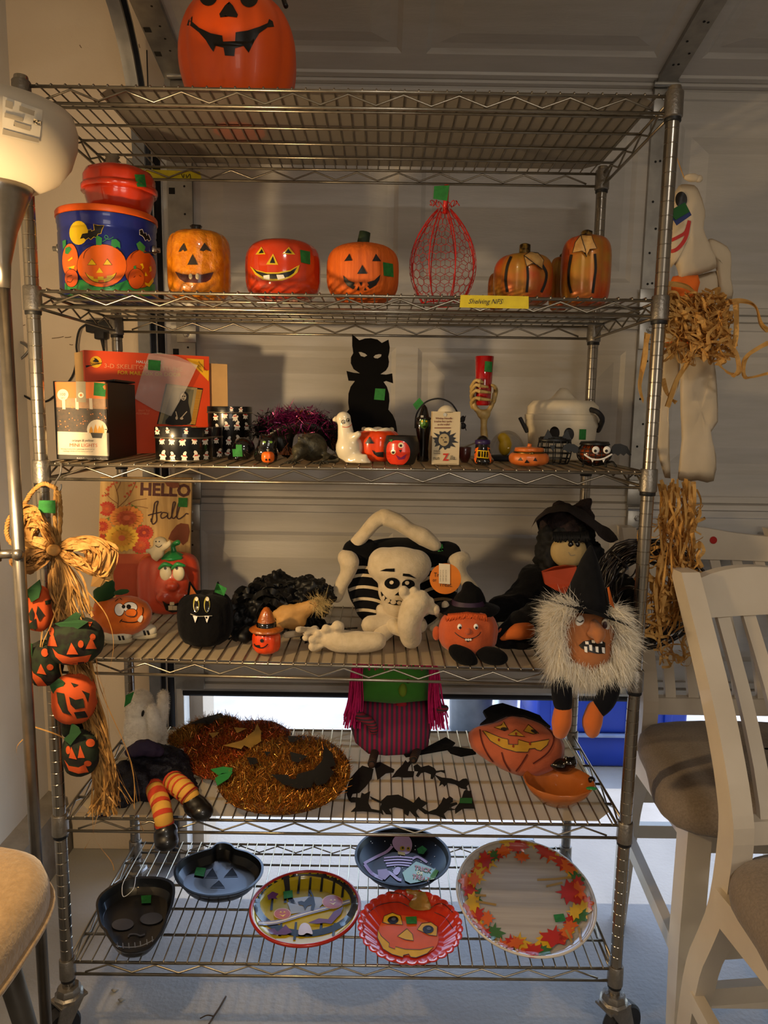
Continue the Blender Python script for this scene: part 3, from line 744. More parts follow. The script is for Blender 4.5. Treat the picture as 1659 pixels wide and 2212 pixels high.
# orange carved foam pumpkin
M_ORC = mat('orange_foam', '#d9661a', .6, col2='#c4560f', nscale=20, stretch=(9, 9, 1), bump=.5, bscale=10)
c, r = mid(705, 863, 590, .14); zt = Y(784, 530, .14).z
t = thing('carved_pumpkin', 'matte orange ribbed jack-o-lantern with dark green stem', 'pumpkin', (c.x, .14, z0))
b = part('body', MB().lathe(pprof(r, zt-z0, z0, .62, 16, dip=.04), (c.x, .14, 0), 96, lambda a, tt: 1-.012*abs(math.sin(17*a))-.03*(1-abs(math.sin(4*a)))**3), M_ORC, t)
for pl in (q5([(1240, 566), (1275, 515), (1293, 562)]), q5([(1425, 566), (1450, 516), (1484, 566)]), q5([(1325, 650), (1360, 590), (1393, 650)]), q5([(1233, 660), (1270, 695), (1310, 708), (1300, 725), (1312, 735), (1300, 752), (1262, 730), (1240, 700)]), q5([(1480, 654), (1440, 692), (1392, 706), (1405, 725), (1392, 732), (1410, 750), (1450, 725), (1472, 690)]), q5([(1340, 705), (1362, 705), (1352, 735)]), q5([(1322, 758), (1335, 730), (1342, 760)]), q5([(1370, 758), (1378, 738), (1388, 760)])):
    pdecal('dark_opening_patch', t, b, pl, M_BLK, 6, .001)
sb = Y(786, 530, .14)
part('stem', MB().tube([sb+Vector((0, 0, -.01)), sb+Vector((-.001, 0, .008)), sb+Vector((.002, 0, .026))], [.015, .0125, .0115], 10), mat('dark_green_stem', '#24331c', .7), t)
tag_tape(t, b, q5([(1496, 572), (1562, 584), (1567, 672), (1502, 662)]))
# red wire pumpkin
M_RW = mat('red_wire', '#c41c14', .4)
c, r = mid(882, 1031, 570, .15); zt = Y(956, 455, .15).z; H = zt-z0
t = thing('wire_pumpkin', 'tall red chicken-wire pumpkin with curly wire top', 'pumpkin', (c.x, .15, z0))
def wp(a, u):   # point on the wire egg
    u = min(max(u, 0), 1); rr = r*(math.sin(PI*(.16+.80*u))**.75)*(1.0-.08*u)
    return Vector((c.x+rr*math.cos(a), .15+rr*math.sin(a), z0+.002+H*u))
m = MB()
for i in range(8):
    m.tube([wp(2*PI*i/8+.3, k/14) for k in range(15)], .0013, 5)
part('rib_wires', m, M_RW, t)
m = MB(); NA, NR = 22, 13
for j in range(NR):
    for i in range(NA):
        a0 = 2*PI*(i+(.5 if j % 2 else 0))/NA; da = 2*PI/NA; u0 = j/NR; du = 1/NR
        pa = wp(a0, u0+du*.34); pb = wp(a0, u0+du*1.0); m.tube([pa, pb], .0006, 3, False)
        m.tube([wp(a0-da/2, u0), pa], .0006, 3, False); m.tube([wp(a0+da/2, u0), pa], .0006, 3, False)
part('chicken_wire_mesh', m, M_RW, t, stuff=True)
part('base_ring', MB().tube([wp(2*PI*k/24, 0) for k in range(24)], .0014, 6, closed=True), M_RW, t)
part('stem', MB().tube([(c.x+.002, .15, zt-.006), (c.x+.004, .15, zt+.05)], .0052, 8), M_RW, t)
for s in (-1, 1):
    cp = [Vector((c.x+.003, .15, zt-.002))]
    for k in range(15):
        u = k/14; cp.append(Vector((c.x+s*(.008+.022*u)+.003*math.cos(k*1.9), .15+.004*math.sin(k*1.9), zt+.012+.006*math.sin(k*1.3)+.004*u)))
    part('curled_tendril', MB().tube(smoothpath(cp, 3), .0009, 5), M_RW, t)
tq = [Y(938, 402, .145), Y(971, 400, .143), Y(966, 434, .143), Y(936, 429, .145)]
part('green_price_tape', MB().prism(tq, (0, .0006, 0)), M_GTAPE, t, False, 'green tape price tag')
# red and gold wooden pumpkins
M_RG = mat('red_gold_paint', '#b5401c', .35, .25, col2='#a77a26', nscale=16, namt=.5, coat=.2)
M_LEAF = mat('carved_leaf', '#c9a060', .5, .1, col2='#a87a40', nscale=60); M_STG = mat('gold_black_stem', '#8a6a2c', .4, .5, col2='#20160c', nscale=90, namt=.3)
M_SLIT = mat('slit_black', '#120a06', .7)
def woodpumpkin(px0, px1, pyt, y, p, lab, slits, leaf, stem, n=5):
    c, r = mid(px0, px1, (pyt+630)/2, y); zt = Y((px0+px1)/2, pyt, y).z
    t = thing('wooden_pumpkin', lab, 'pumpkin', (c.x, y, z0))
    b = part('body', MB().lathe(pprof(r, zt-z0, z0, p, 16, lo=-60), (c.x, y, 0), 64, lobes(8, .07, PI/8+.1, 2)), M_RG, t)
    for s in slits: pdecal('dark_groove', t, b, stroke(s, 5.5), M_SLIT, 5, .0009)
    if leaf: 
        pdecal('leaf', t, b, leaf, M_LEAF, 6, .004)
        pdecal('leaf_edge', t, b, stroke(leaf, 1.2, True, 0), M_SLIT, 6, .0044)
        pdecal('leaf_vein', t, b, stroke([leaf[0], leaf[len(leaf)//2]], 1.5, False, 0), M_SLIT, 6, .0046)
    if stem:
        s0 = Y(stem[0], stem[2], y); rr = (stem[1])*mpp(s0)
        part('stem', MB().lathe([(rr*1.1, s0.z-.012), (rr, s0.z), (rr*.95, Y(stem[0], stem[3], y).z-.003), (rr*.4, Y(stem[0], stem[3], y).z)], (s0.x, y, 0), 12, lobes(6, .12)), M_STG, t)
    return t
q6 = lambda p: cpx(860, 380, 600/1659, p)
woodpumpkin(1066, 1195, 551, .13, .6, 'squat red and gold wooden pumpkin with a carved leaf and gold stem', [q6([(675, 482), (652, 540), (642, 620), (652, 695)]), q6([(772, 540), (775, 610), (768, 695)]), q6([(860, 530), (885, 580), (878, 640), (855, 695)])],
            q6([(752, 480), (790, 458), (835, 466), (868, 505), (858, 560), (830, 535), (800, 525), (768, 540)]), (1133, 13, 552, 526))
woodpumpkin(1212, 1320, 512, .13, .5, 'tall red and gold wooden pumpkin with a big pointed carved leaf', [q6([(1035, 470), (1020, 560), (1020, 640), (1035, 700)]), q6([(1175, 465), (1180, 550), (1172, 620), (1162, 700)])],
            q6([(1092, 358), (1060, 400), (1045, 460), (1100, 450), (1128, 485), (1145, 440), (1185, 435), (1165, 390), (1155, 360)]), (1267, 13, 512, 497))
woodpumpkin(1054, 1094, 590, .20, .6, 'small red and gold pumpkin mostly hidden behind the squat wooden one', [], None, None)
woodpumpkin(1186, 1232, 556, .20, .6, 'small red and gold pumpkin peeking out between the two carved ones', [], None, (1214, 6, 557, 548))
# yellow tape label on the front rail
qa = [Y(995, 637, -.005), Y(1142, 640, -.005), Y(1142, 667, -.005), Y(993, 664, -.005)]
o = single('tape_label', MB().prism(qa, (0, .0008, 0)), M_YTAPE, 'yellow tape strip with handwriting on the front rail of the second shelf', 'label', smooth=False)
ptext(o, o, 'Shelving NFS', 1011, 656, 11, M_BLK, .01, .92, shear=.35, name='handwriting')
# ================================================================ SHELF 3
z0 = ztop(2)
def prismh(outer, holes, vec):
    from mathutils.geometry import tessellate_polygon
    loops = [[Vector(p) for p in outer]]+[[Vector(p) for p in h] for h in holes]
    flat = [p for l in loops for p in l]; L = len(flat); vec = Vector(vec); m = MB(); m.v = flat+[p+vec for p in flat]
    for t in tessellate_polygon(loops):
        n2 = (flat[t[1]]-flat[t[0]]).cross(flat[t[2]]-flat[t[0]]); tt = t if n2.dot(vec) < 0 else (t[0], t[2], t[1])
        m.f.append(tuple(tt)); m.f.append((tt[0]+L, tt[2]+L, tt[1]+L))
    o = 0
    for l in loops:
        k = len(l)
        for i in range(k): j = (i+1) % k; m.f.append((o+i, o+j, o+j+L, o+i+L))
        o += k
    return m
def quadbox(bl, br, zt, dv):
    bl, br = Vector(bl), Vector(br)
    return MB().prism([bl, br, Vector((br.x, br.y, zt)), Vector((bl.x, bl.y, zt))], dv)
q7 = lambda p: cpx(60, 720, 500/1659, p)
q8 = lambda p: cpx(480, 700, 520/1659, p)
q9 = lambda p: cpx(880, 740, 520/1659, p)
# ---- string light box
y = .045
a, b_ = Y(123, 998, y), Y(234, 998, y); zt = Y(178, 824, y).z
t = thing('light_box', 'upright cardboard box of orange and yellow mini string lights', 'box', (a.x, y, z0))
M_CARDW = mat('printed_card_cream', '#e6d6b8', .55); M_CARDK = mat('card_black', '#14120f', .5); M_CARDO = mat('card_orange', '#e0701c', .5)
bx = part('carton', quadbox((a.x, y, z0), (b_.x, y, z0), zt, (0, .17, 0)), M_CARDK, t, False)
F = [bx]
pdecal('print_panel', t, F, q7([(212, 703), (580, 715), (582, 880), (214, 868)]), M_CARDW, 3, .0006)
pdecal('print_panel', t, F, q7([(192, 340), (570, 348), (573, 470), (202, 462)]), M_CARDO, 3, .0006)
M_SCENE = mat('print_night_garden', '#4a3420', .5, col2='#2a241a', nscale=120, namt=.5)
M_SCENE2 = mat('print_house', '#a8835c', .5, col2='#8a6040', nscale=50)
pdecal('print_picture', t, F, q7([(202, 462), (573, 470), (576, 545), (205, 530)]), M_SCENE2, 3, .0006)
pdecal('print_picture', t, F, q7([(205, 530), (576, 545), (580, 715), (212, 703)]), M_SCENE, 3, .0006)
pdecal('print_panel', t, F, q7([(214, 868), (582, 880), (584, 930), (216, 925)]), mat('card_dark_grey', '#3a352c', .5), 3, .0006)
random.seed(3)
sp = []
for i in range(46):
    x, yy = random.uniform(215, 565), random.uniform(520, 695)
    if x > 425 and yy > 630: continue
    sp.append(q7(circ(x, yy, random.uniform(2.5, 5), None, 6)))
pdecal('print_lights', t, F, sp, mat('print_light_dots', '#ef8a3a', .5), 30, .001)
pdecal('print_pillars', t, F, [q7([(x, 465), (x+22, 466), (x+26, 545), (x+4, 543)]) for x in (245, 340, 440)], M_CARDW, 30, .0009)
pdecal('print_ribbon', t, F, q7([(345, 345), (415, 347), (418, 495), (350, 492)]), mat('card_grey_tan', '#8f8468', .5), 30, .001)
pdecal('print_badge', t, F, q7(circ(382, 443, 20)), M_CARDW, 30, .0014); pdecal('print_badge', t, F, q7(circ(382, 443, 10)), M_CARDO, 30, .0017)
pdecal('print_badge', t, F, q7(circ(252, 440, 40)), M_CARDW, 30, .001)
q = q7([(226, 447)])[0]; M_INK = mat('ink_brown', '#5a4630', .6); M_INKO = mat('ink_orange', '#d0642a', .6)
ptext(t, F, '100', q[0], q[1], 6.5, M_INK, .01, 1.0); q = q7([(238, 466)])[0]; ptext(t, F, 'lights', q[0], q[1], 3, M_INK, .01)
pdecal('print_badge', t, F, q7(circ(497, 690, 72)), M_CARDW, 30, .0012)
pdecal('print_bulb', t, F, [q7([(x-14, 715), (x-12, 690), (x, yy), (x+12, 690), (x+14, 715)]) for x, yy in ((455, 665), (487, 650), (515, 660), (535, 652))], mat('print_bulb_amber', '#e09a20', .5), 30, .0015)
pdecal('print_bulb', t, F, q7([(450, 712), (540, 715), (530, 752), (465, 750)]), M_CARDK, 30, .0016)
q = q7([(316, 775)])[0]; ptext(t, F, 'orange & yellow', q[0], q[1], 5.4, M_INK, .01, .95, shear=.2)
q = q7([(298, 812)])[0]; ptext(t, F, 'MINI LIGHTS', q[0], q[1], 7.6, M_INKO, .015, 1.03)
q = q7([(236, 832)])[0]; ptext(t, F, '100 orange & yellow bulbs | Lighted length 20 ft 8 in (6.3 m)', q[0], q[1], 2.6, M_INK, .015, .83)
q = q7([(252, 848)])[0]; ptext(t, F, 'Total length 24 ft 8 in (7.5 m) | Connect end to end*', q[0], q[1], 2.6, M_INK, .015, .85)
q = q7([(352, 899)])[0]; ptext(t, F, 'BLACK', q[0], q[1], 3, M_WHITE, .01); q = q7([(352, 911)])[0]; ptext(t, F, 'WIRE', q[0], q[1], 3, M_WHITE, .01)
q = q7([(412, 910)])[0]; ptext(t, F, 'INDOOR/OUTDOOR', q[0], q[1], 3.6, M_WHITE, .01, .85); q = q7([(533, 914)])[0]; ptext(t, F, '1 SET', q[0], q[1], 4, M_WHITE, .01)
pdecal('print_rule', t, F, [q7([(400, 890), (403, 890), (403, 916), (400, 916)]), q7([(522, 892), (525, 892), (525, 918), (522, 918)])], M_WHITE, 30, .001)
tag_tape(t, F, q7([(476, 352), (560, 360), (556, 455), (472, 445)]))
fl = Y(262, 828, .1)
part('top_flap', MB().bbox((b_.x-.02, y+.10, zt+.002), (.05, .12, .004), Matrix.Rotation(-.12, 3, 'Y'), .001), M_CARDK, t, False)
# ---- costume box
bl = Y(183, 800, .20); br = Y(452, 800, .35); zl, zr_ = Y(183, 756, .20).z, Y(452, 770, .35).z
t = thing('costume_box', 'wide red cardboard box of a skeleton mailbox decoration at the back', 'box', ((bl.x+br.x)/2, .3, z0))
M_CARDR = mat('card_red', '#d84a1c', .45, col2='#cf4216', nscale=10); M_KRAFT = mat('kraft_card', '#b08d5c', .8)
dv = Vector((-(br.y-bl.y), br.x-bl.x, 0)).normalized()*.055
P4 = [Vector((bl.x, bl.y, z0)), Vector((br.x, br.y, z0)), Vector((br.x, br.y, zr_)), Vector((bl.x, bl.y, zl))]
bx = part('carton', MB().prism(P4, dv), M_CARDR, t, False)
e = Y(491, 800, .34); part('side_flap', MB().prism([P4[1]+dv*.3+Vector((0, 0, .02)), Vector((e.x, e.y, z0+.02)), Vector((e.x, e.y, Y(491, 787, .34).z)), P4[2]+dv*.3-Vector((0, 0, .015))], (0, .002, 0)), M_KRAFT, t, False)
e = Y(162, 800, .25); part('side_flap', MB().prism([Vector((e.x, e.y, z0)), P4[0]+dv*.3, P4[3]+dv*.3-Vector((0, 0, .002)), Vector((e.x, e.y, Y(162, 762, .25).z))], (0, .002, 0)), M_KRAFT, t, False)
F = [bx]; M_PY = mat('print_box_yellow', '#efb31e', .5)
pdecal('print_emblem', t, F, q7(circ(488, 205, 42)), M_PY, 20, .0008)
pdecal('print_emblem', t, F, q7([(462, 200), (480, 188), (474, 176), (492, 182), (512, 202), (500, 208), (478, 206)]), M_BLK, 20, .0012)
pdecal('print_emblem', t, F, stroke(q7([(420, 238), (470, 226), (530, 212)]), 1.6)+[q7([(414, 230), (440, 228), (444, 236), (418, 246)])], M_BLK, 20, .0012)
q = q7([(445, 222)])[0]; ptext(t, F, 'SunHill', q[0], q[1], 5.5, M_BLK, .03, .95, off=.0016)
M_PO = mat('print_pale_orange', '#e88a5c', .5)
q = q7([(776, 212)])[0]; ptext(t, F, 'HALLOWEEN', q[0], q[1], 6, M_WHITE, .05, 1.1, bold=.01)
q = q7([(545, 246)])[0]; ptext(t, F, '3-D SKELETON COSTUME', q[0], q[1], 9.5, M_PO, .05, 1.12, bold=.015)
q = q7([(642, 293)])[0]; ptext(t, F, 'FOR MAILBOX OR DOOR', q[0], q[1], 8.2, M_PY, .04, 1.05, bold=.02)
pdecal('print_corner', t, F, q7([(1135, 180), (1300, 190), (1296, 345)]), M_PY, 20, .0009)
q = q7([(1218, 205)])[0]; ptext(t, F, 'Weatherproof', q[0], q[1], 3.4, M_BLK, .82, 1); q = q7([(1218, 228)])[0]; ptext(t, F, 'and', q[0], q[1], 3.4, M_BLK, .82, 1); q = q7([(1212, 240)])[0]; ptext(t, F, 'Reusable', q[0], q[1], 3.4, M_BLK, .82, 1)
q = q7([(793, 560)])[0]; ptext(t, F, 'EASY TO', q[0], q[1], 4.2, M_PO, .03, 1.05); q = q7([(775, 580)])[0]; ptext(t, F, 'ASSEMBLE!', q[0], q[1], 4.2, M_PO, .03, 1.05)
M_PB = mat('print_porch_beige', '#a08f66', .5); M_PBK = mat('print_robe_black', '#1c1814', .5)
pdecal('print_photo', t, F, q7([(990, 360), (1255, 395), (1200, 660), (925, 650)]), M_PBK, 20, .0008)
pdecal('print_photo', t, F, q7([(1000, 365), (1215, 392), (1170, 655), (935, 650)]), M_PB, 20, .001)
pdecal('print_photo', t, F, [q7([(1212, 400), (1250, 405), (1200, 655), (1168, 652)])], mat('print_siding', '#c08a2c', .5, wave=1, wscale=130, dirv='Z', col2='#8e6420'), 20, .0012)
pdecal('print_photo', t, F, q7([(1040, 385), (1190, 405), (1150, 650), (960, 648)]), mat('print_door_grey', '#6f6a52', .5), 20, .0012)
pdecal('print_photo', t, F, sp2(q7([(1120, 415), (1150, 440), (1150, 500), (1162, 560), (1158, 650), (985, 648), (1040, 560), (1075, 490), (1090, 430)]), 3), M_PBK, 20, .0016)
pdecal('print_photo', t, F, q7(circ(1115, 455, 20, 27)), mat('print_bone', '#b5a690', .5), 20, .002)
pdecal('print_photo', t, F, [q7(circ(1108, 450, 5)), q7(circ(1124, 452, 5)), q7([(1105, 468), (1126, 470), (1116, 476)])], M_PBK, 20, .0024)
pdecal('print_photo', t, F, stroke(q7([(1060, 560), (1070, 600)]), 2)+stroke(q7([(1140, 560), (1100, 605)]), 2)+[q7(circ(1066, 607, 9, 12)), q7(circ(1102, 610, 12, 9))], mat('print_bone', '#b5a690', .5), 20, .002)
# ---- plastic bag leaning on it
M_BAG = mat('clear_plastic', '#e8e0d4', .18, alpha=.26, spec=.8, bump=.8, bscale=30)
def onbox(p, k=.006):
    v, f = WV[bx.name]; d = ray(*p).normalized(); n = dv.normalized(); tt = (P4[0]-CAM).dot(n)/d.dot(n); return CAM+d*tt-n*k
bag = [onbox(p, .005+.012*(i in (3, 4))) for i, p in enumerate(q7([(862, 148), (940, 140), (1065, 165), (1200, 232), (1130, 380), (1022, 594), (905, 550), (762, 468), (800, 330)]))]
t = thing('plastic_bag', 'small clear plastic bag with green tape leaning on the red costume box', 'bag', (bag[5].x, bag[5].y, bag[5].z))
bg = part('sheet', MB().prism(bag, -dv.normalized()*.0015), M_BAG, t, False)
tag_tape(t, bg, q7([(864, 188), (952, 197), (948, 270), (861, 262)]))
# ---- ghost tins
M_TINK = mat('tin_black', '#0e0c0b', .3, .2, coat=.5); M_TRIM = mat('tin_rim', '#8d8472', .3, .9); M_GH = mat('print_ghost', '#e6dcc8', .4); M_GRED = mat('print_ghost_scarf', '#c4391f', .4)
GH = [(-7, 10), (-5, 3), (-8, 0), (-6, -3), (-3, -1), (-3, -6), (0, -10), (4, -11), (6, -8), (4, -4), (6, -1), (8, 2), (5, 4), (6, 10), (2, 8), (0, 11), (-3, 8)]
def ghosts(t, b, pts, k=1.):
    g = []; rd = []
    for i, (x, yy) in enumerate(pts):
        s = 1 if i % 2 else -1; kk = k*(1+.1*((i*7) % 3-1))
        g.append([(x+s*a*.85*kk, yy+c*.95*kk) for a, c in GH]); rd.append([(x-3*s*k, yy-3*k), (x+4*s*k, yy-2*k), (x+4*s*k, yy+.5*k), (x-3*s*k, yy-.5*k)])
    pdecal('printed_ghosts', t, b, g, M_GH, 8, .0006); o_ = pdecal('printed_scarves', t, b, rd, M_GRED, 8, .001)
    if o_: o_['kind'] = 'stuff'
def tin(px0, px1, pyt, y, lab, band=.022, n=40):
    c, r = mid(px0, px1, 960, y); zt = Y((px0+px1)/2, pyt, y).z
    t = thing('ghost_tin', lab, 'tin', (c.x, y, z0))
    b = part('body', MB().lathe([(r*.96, z0), (r*.98, z0+.002), (r*.98, zt-band)], (c.x, y, 0), n, capt=False), M_TINK, t, sharp=50)
    part('rim', MB().lathe([(r*1.0, z0), (r*1.005, z0+.0015), (r*1.0, z0+.003)], (c.x, y, 0), n, capb=False, capt=False), M_TRIM, t); part('rim', MB().lathe([(r*.98, zt-band-.001), (r*1.02, zt-band), (r*1.02, zt-band+.002), (r*1., zt-band+.003)], (c.x, y, 0), n, capb=False, capt=False), M_TRIM, t)
    l = part('lid', MB().lathe([(r*1.0, zt-band+.001), (r*1.0, zt-.002), (r*.985, zt), (r*.2, zt)], (c.x, y, 0), n), M_TINK, t, sharp=40)
    return t, b, l
t, b, l = tin(337, 459, 922, .075, 'short round black tin printed with white ghosts, nearest the front edge')
ghosts(t, b, [(350, 951), (371, 951), (394, 952), (420, 951), (443, 951), (352, 984), (373, 985), (398, 986), (424, 985), (445, 984)], 1.05); ghosts(t, l, [(362, 930), (402, 931), (340, 931), (446, 931)], .75)
t, b, l = tin(424, 481, 922, .155, 'second short ghost tin half hidden behind the front round one')
ghosts(t, b, [(467, 950), (474, 978)], .95)
t, b, l = tin(450, 545, 878, .25, 'tall round black ghost tin standing beside the red costume box', .015)
ghosts(t, b, [(466, 900), (486, 895), (508, 900), (530, 897), (490, 920), (512, 920), (533, 921), (494, 952), (515, 950), (534, 952), (470, 925), (492, 980), (512, 980)], .95); ghosts(t, l, [(500, 883), (520, 884)], .7)
# ---- black ceramic cat
M_KGL = mat('black_glaze', '#0d0a0a', .12, coat=.8); M_EYG = mat('cat_eye_green', '#6f9a3a', .3, coat=.5)
y = .06; g = lambda px, py, dy=0: Y(px, py, y+dy)
k = mpp(g(550, 980))
t = thing('ceramic_cat', 'glossy black ceramic cat holder with a tiny orange pumpkin', 'figurine', (g(545, 980).x, y, z0))
zc = z0
m = MB().ell((g(520, 975).x, y+.03, z0+25*k), (26*k, 26*k, 26*k), 18, 12).ell((g(575, 980).x, y, z0+20*k), (24*k, 22*k, 22*k), 18, 12).ell(g(578, 957), (21*k, 18*k, 18*k), 16, 10)
for sx in (-1, 1): m.lathe([(6*k, 0), (4*k, 7*k), (.5*k, 13*k)], g(578+sx*13, 945), 8)
m.limb([g(560, 1000), g(555, 985), g(560, 970)], [7*k, 7*k, 8*k]).limb([g(590, 1000), g(594, 985), g(590, 970)], [7*k, 7*k, 8*k]).limb([g(500, 1000, .02), g(496, 985, .03), g(512, 990, .01)], [6*k, 5*k, 7*k])
m.v = [Vector((v.x, v.y, max(v.z, z0))) for v in m.v]
b = part('body', blob(m, .0035, 3), M_KGL, t)
pdecal('eye', t, b, circ(571, 955, 3.5, 2.5), M_EYG, 5); pdecal('eye', t, b, circ(585, 955, 3.5, 2.5), M_EYG, 5)
tag_tape(t, b, q8([(68, 832), (135, 832), (140, 912), (76, 915)]))
pc = g(579, 1006, -.03)
pb = part('mini_pumpkin', MB().lathe(pprof(14*k, 24*k, z0, .7), (pc.x, pc.y, 0), 32, lobes(8, .07)), MO, t, label='tiny orange pumpkin')
part('pumpkin_stem', MB().tube([(pc.x, pc.y, z0+22*k), (pc.x+.001, pc.y, z0+29*k)], .0022, 6), M_STEM, pb)
pdecal('pumpkin_face', t, pb, [circ(575, 993, 2.2), circ(582, 993, 2.2), [(572, 1000), (578, 1003), (586, 1000), (579, 1001)]], M_BLK, 4, .001)
# ---- tinsel cat garland piece
def tinsel(path, R, n, mats_cols, ln=.018, name='tinsel', parent=None, w=.0012, seed=1):
    """bristle tinsel round a path: one mesh per foil colour"""
    random.seed(seed); P = [Vector(p) for p in path]; out = []
    ms = [MB() for _ in mats_cols]
    for i in range(n):
        j = random.randrange(len(P)-1); u = random.random(); p = P[j].lerp(P[j+1], u)+Vector((random.gauss(0, R*.4), random.gauss(0, R*.4), random.gauss(0, R*.4)))
        d = Vector((random.gauss(0, 1), random.gauss(0, 1), random.gauss(0, 1))).normalized()*random.uniform(.5, 1)*ln
        s = d.cross(Vector((random.gauss(0, 1), random.gauss(0, 1), random.gauss(0, 1)))).normalized()*w
        m = ms[min(int(len(ms)*(j+u)/(len(P)-1)+random.gauss(0, .5)) % len(ms), len(ms)-1)] if len(ms) > 1 else ms[0]
        p.z = max(p.z, z0+.004); e_ = p+d; e_.z = max(e_.z, z0+.002); m.add([p-s, p+s, e_], [(0, 1, 2)])
    for q, mm in zip(ms, mats_cols):
        if q.f: out.append(part(name, q, mm, parent, False, stuff=True))
    return out
M_TPUR = mat('tinsel_purple', '#8a2060', .3, .5, col2='#4a1034', nscale=200); M_TBLK = mat('tinsel_black', '#17130f', .3, .6); M_TORGE = mat('tinsel_orange', '#c46a14', .25, .7, col2='#8c430c', nscale=200)
y = .2; g = lambda px, py, dy=0: Y(px, py, y+dy)
t = thing('tinsel_cat', 'purple and black tinsel cat ornament with broom-like feet', 'ornament', (g(640, 985).x, y, z0))
core = [g(568, 935), g(600, 920), g(640, 908), g(680, 912), g(705, 925)]
part('core', blob(MB().limb([g(575, 945), g(610, 925), g(650, 918), g(690, 925), g(715, 945)], [.010, .018, .020, .018, .010]).limb([g(600, 950), g(612, 980)], [.012, .008]).limb([g(625, 940), g(622, 985)], [.012, .007]).limb([g(700, 940), g(722, 970)], [.012, .007]), .005), M_TBLK, t)
tinsel([g(560, 930), g(600, 912), g(640, 905), g(690, 915), g(725, 945)], .028, 3600, [M_TBLK, M_TPUR, M_TPUR, M_TPUR, M_TBLK], .030, 'tinsel_fur', t, .0012, 5)
tinsel([g(640, 900), g(668, 925)], (.016), 260, [M_TORGE], .03, 'tinsel_stripe', t, .0012, 6)
tinsel([g(578, 945), g(570, 985)], .012, 300, [M_TBLK], .02, 'tinsel_leg', t, .001, 7)
for a, b2 in (((622, 955), (618, 998)), ((712, 935), (733, 968))):
    m = MB(); random.seed(int(a[0]))
    for i in range(120):
        p = g(*a)+Vector((random.gauss(0, .003), random.gauss(0, .004), random.gauss(0, .003))); e = g(*b2)+Vector((random.gauss(0, .011), random.gauss(0, .009), random.uniform(-.004, .01)))
        e.z = max(e.z, z0+.006); p.z = max(p.z, z0+.006); m.ribbon([p, p.lerp(e, .5)+Vector((random.gauss(0, .002), 0, 0)), e], .0012)
    part('broom_tuft', m, mat('broom_straw', '#8c4f1e', .6, col2='#6f3612', nscale=100), t, False, stuff=True)
# ---- rat figurine
y = .08; k = mpp(g(668, 980)); M_RAT = mat('rat_pewter', '#4a4636', .45, .3, col2='#2f2c22', nscale=90, bump=.6, bscale=120)
t = thing('rat_figurine', 'dark pewter rat figurine crouching in front of the tinsel cat', 'figurine', (g(668, 990).x, y, z0))
m = MB().ell((g(672, 970).x, y+.02, z0+30*k), (34*k, 40*k, 32*k), 18, 12).ell((g(650, 980).x, y-.02, z0+24*k), (18*k, 20*k, 17*k)).ell((g(648, 990).x, y-.035, z0+14*k), (8*k, 12*k, 8*k))
for px_ in (650, 664): m.ell(g(px_-3, 948, -.015), (7*k, 3*k, 8*k))
for px_, d in ((640, -.05), (700, -.03)): m.limb([g(px_+8, 985), (g(px_, 1000).x, y+d, z0+4*k)], [8*k, 5*k])
m.v = [Vector((v.x, v.y, max(v.z, z0))) for v in m.v]
part('body', blob(m, .004, 3), M_RAT, t)
m = MB()
for i in range(5):
    for cx_ in (640, 698): m.limb([(g(cx_, 1000).x, y-.045, z0+.003), (g(cx_-16+8*i, 1000).x, y-.07-.006*(2-abs(i-2)), z0+.002)], [.0028, .0015], 6, 2)
part('claws', m, M_RAT, t)
part('tail', MB().limb([(g(690, 990).x, y+.05, z0+.01), (g(722, 990).x, y+.02, z0+.006), (g(728, 995).x, y-.02, z0+.004), (g(705, 995).x, y-.04, z0+.003)], [.006, .005, .004, .002], 8), M_RAT, t)
# ---- black cat silhouette
y = .30
cat_ = q8([(895, 70), (945, 112), (985, 99), (1025, 97), (1070, 106), (1100, 130), (1146, 107), (1155, 160), (1152, 195), (1144, 225), (1150, 260), (1145, 292), (1128, 320), (1090, 345), (1130, 348), (1172, 340), (1178, 408), (1130, 392), (1112, 398), (1135, 432), (1150, 480), (1153, 530), (1145, 590), (1175, 625), (1195, 670), (1205, 730), (1212, 800), (1215, 900), (1210, 970), (825, 965), (815, 860), (818, 740), (830, 640), (874, 588), (868, 540), (870, 480), (885, 432), (915, 392), (870, 390), (856, 323), (905, 335), (950, 340), (905, 310), (886, 270), (887, 230), (903, 200), (896, 150)])
ho = [q8([(940, 192), (958, 192), (985, 203), (1000, 216), (980, 227), (955, 220)]), q8([(1042, 226), (1055, 212), (1080, 206), (1098, 208), (1094, 224), (1072, 237), (1052, 235)])]
P = [Y(x, yy, y) for x, yy in cat_]; P = [Vector((p.x, p.y, max(p.z, z0))) for p in P]
c = Y(805, 900, y)
t = thing('cat_silhouette', 'tall flat black cat silhouette with cut-out eyes and bow tie', 'decoration', (c.x, y, z0))
b = part('panel', prismh(P, [[Y(x, yy, y) for x, yy in h] for h in ho], (0, .006, 0)), mat('flat_black_board', '#040303', .8, spec=.12), t, False)
part('foot', MB().bbox((c.x, y+.01, z0+.006), (.12, .06, .012), None, .002), mat('flat_black_board', '#040303', .8, spec=.12), t)
tag_tape(t, b, q8([(1055, 443), (1125, 447), (1118, 526), (1046, 520)]))
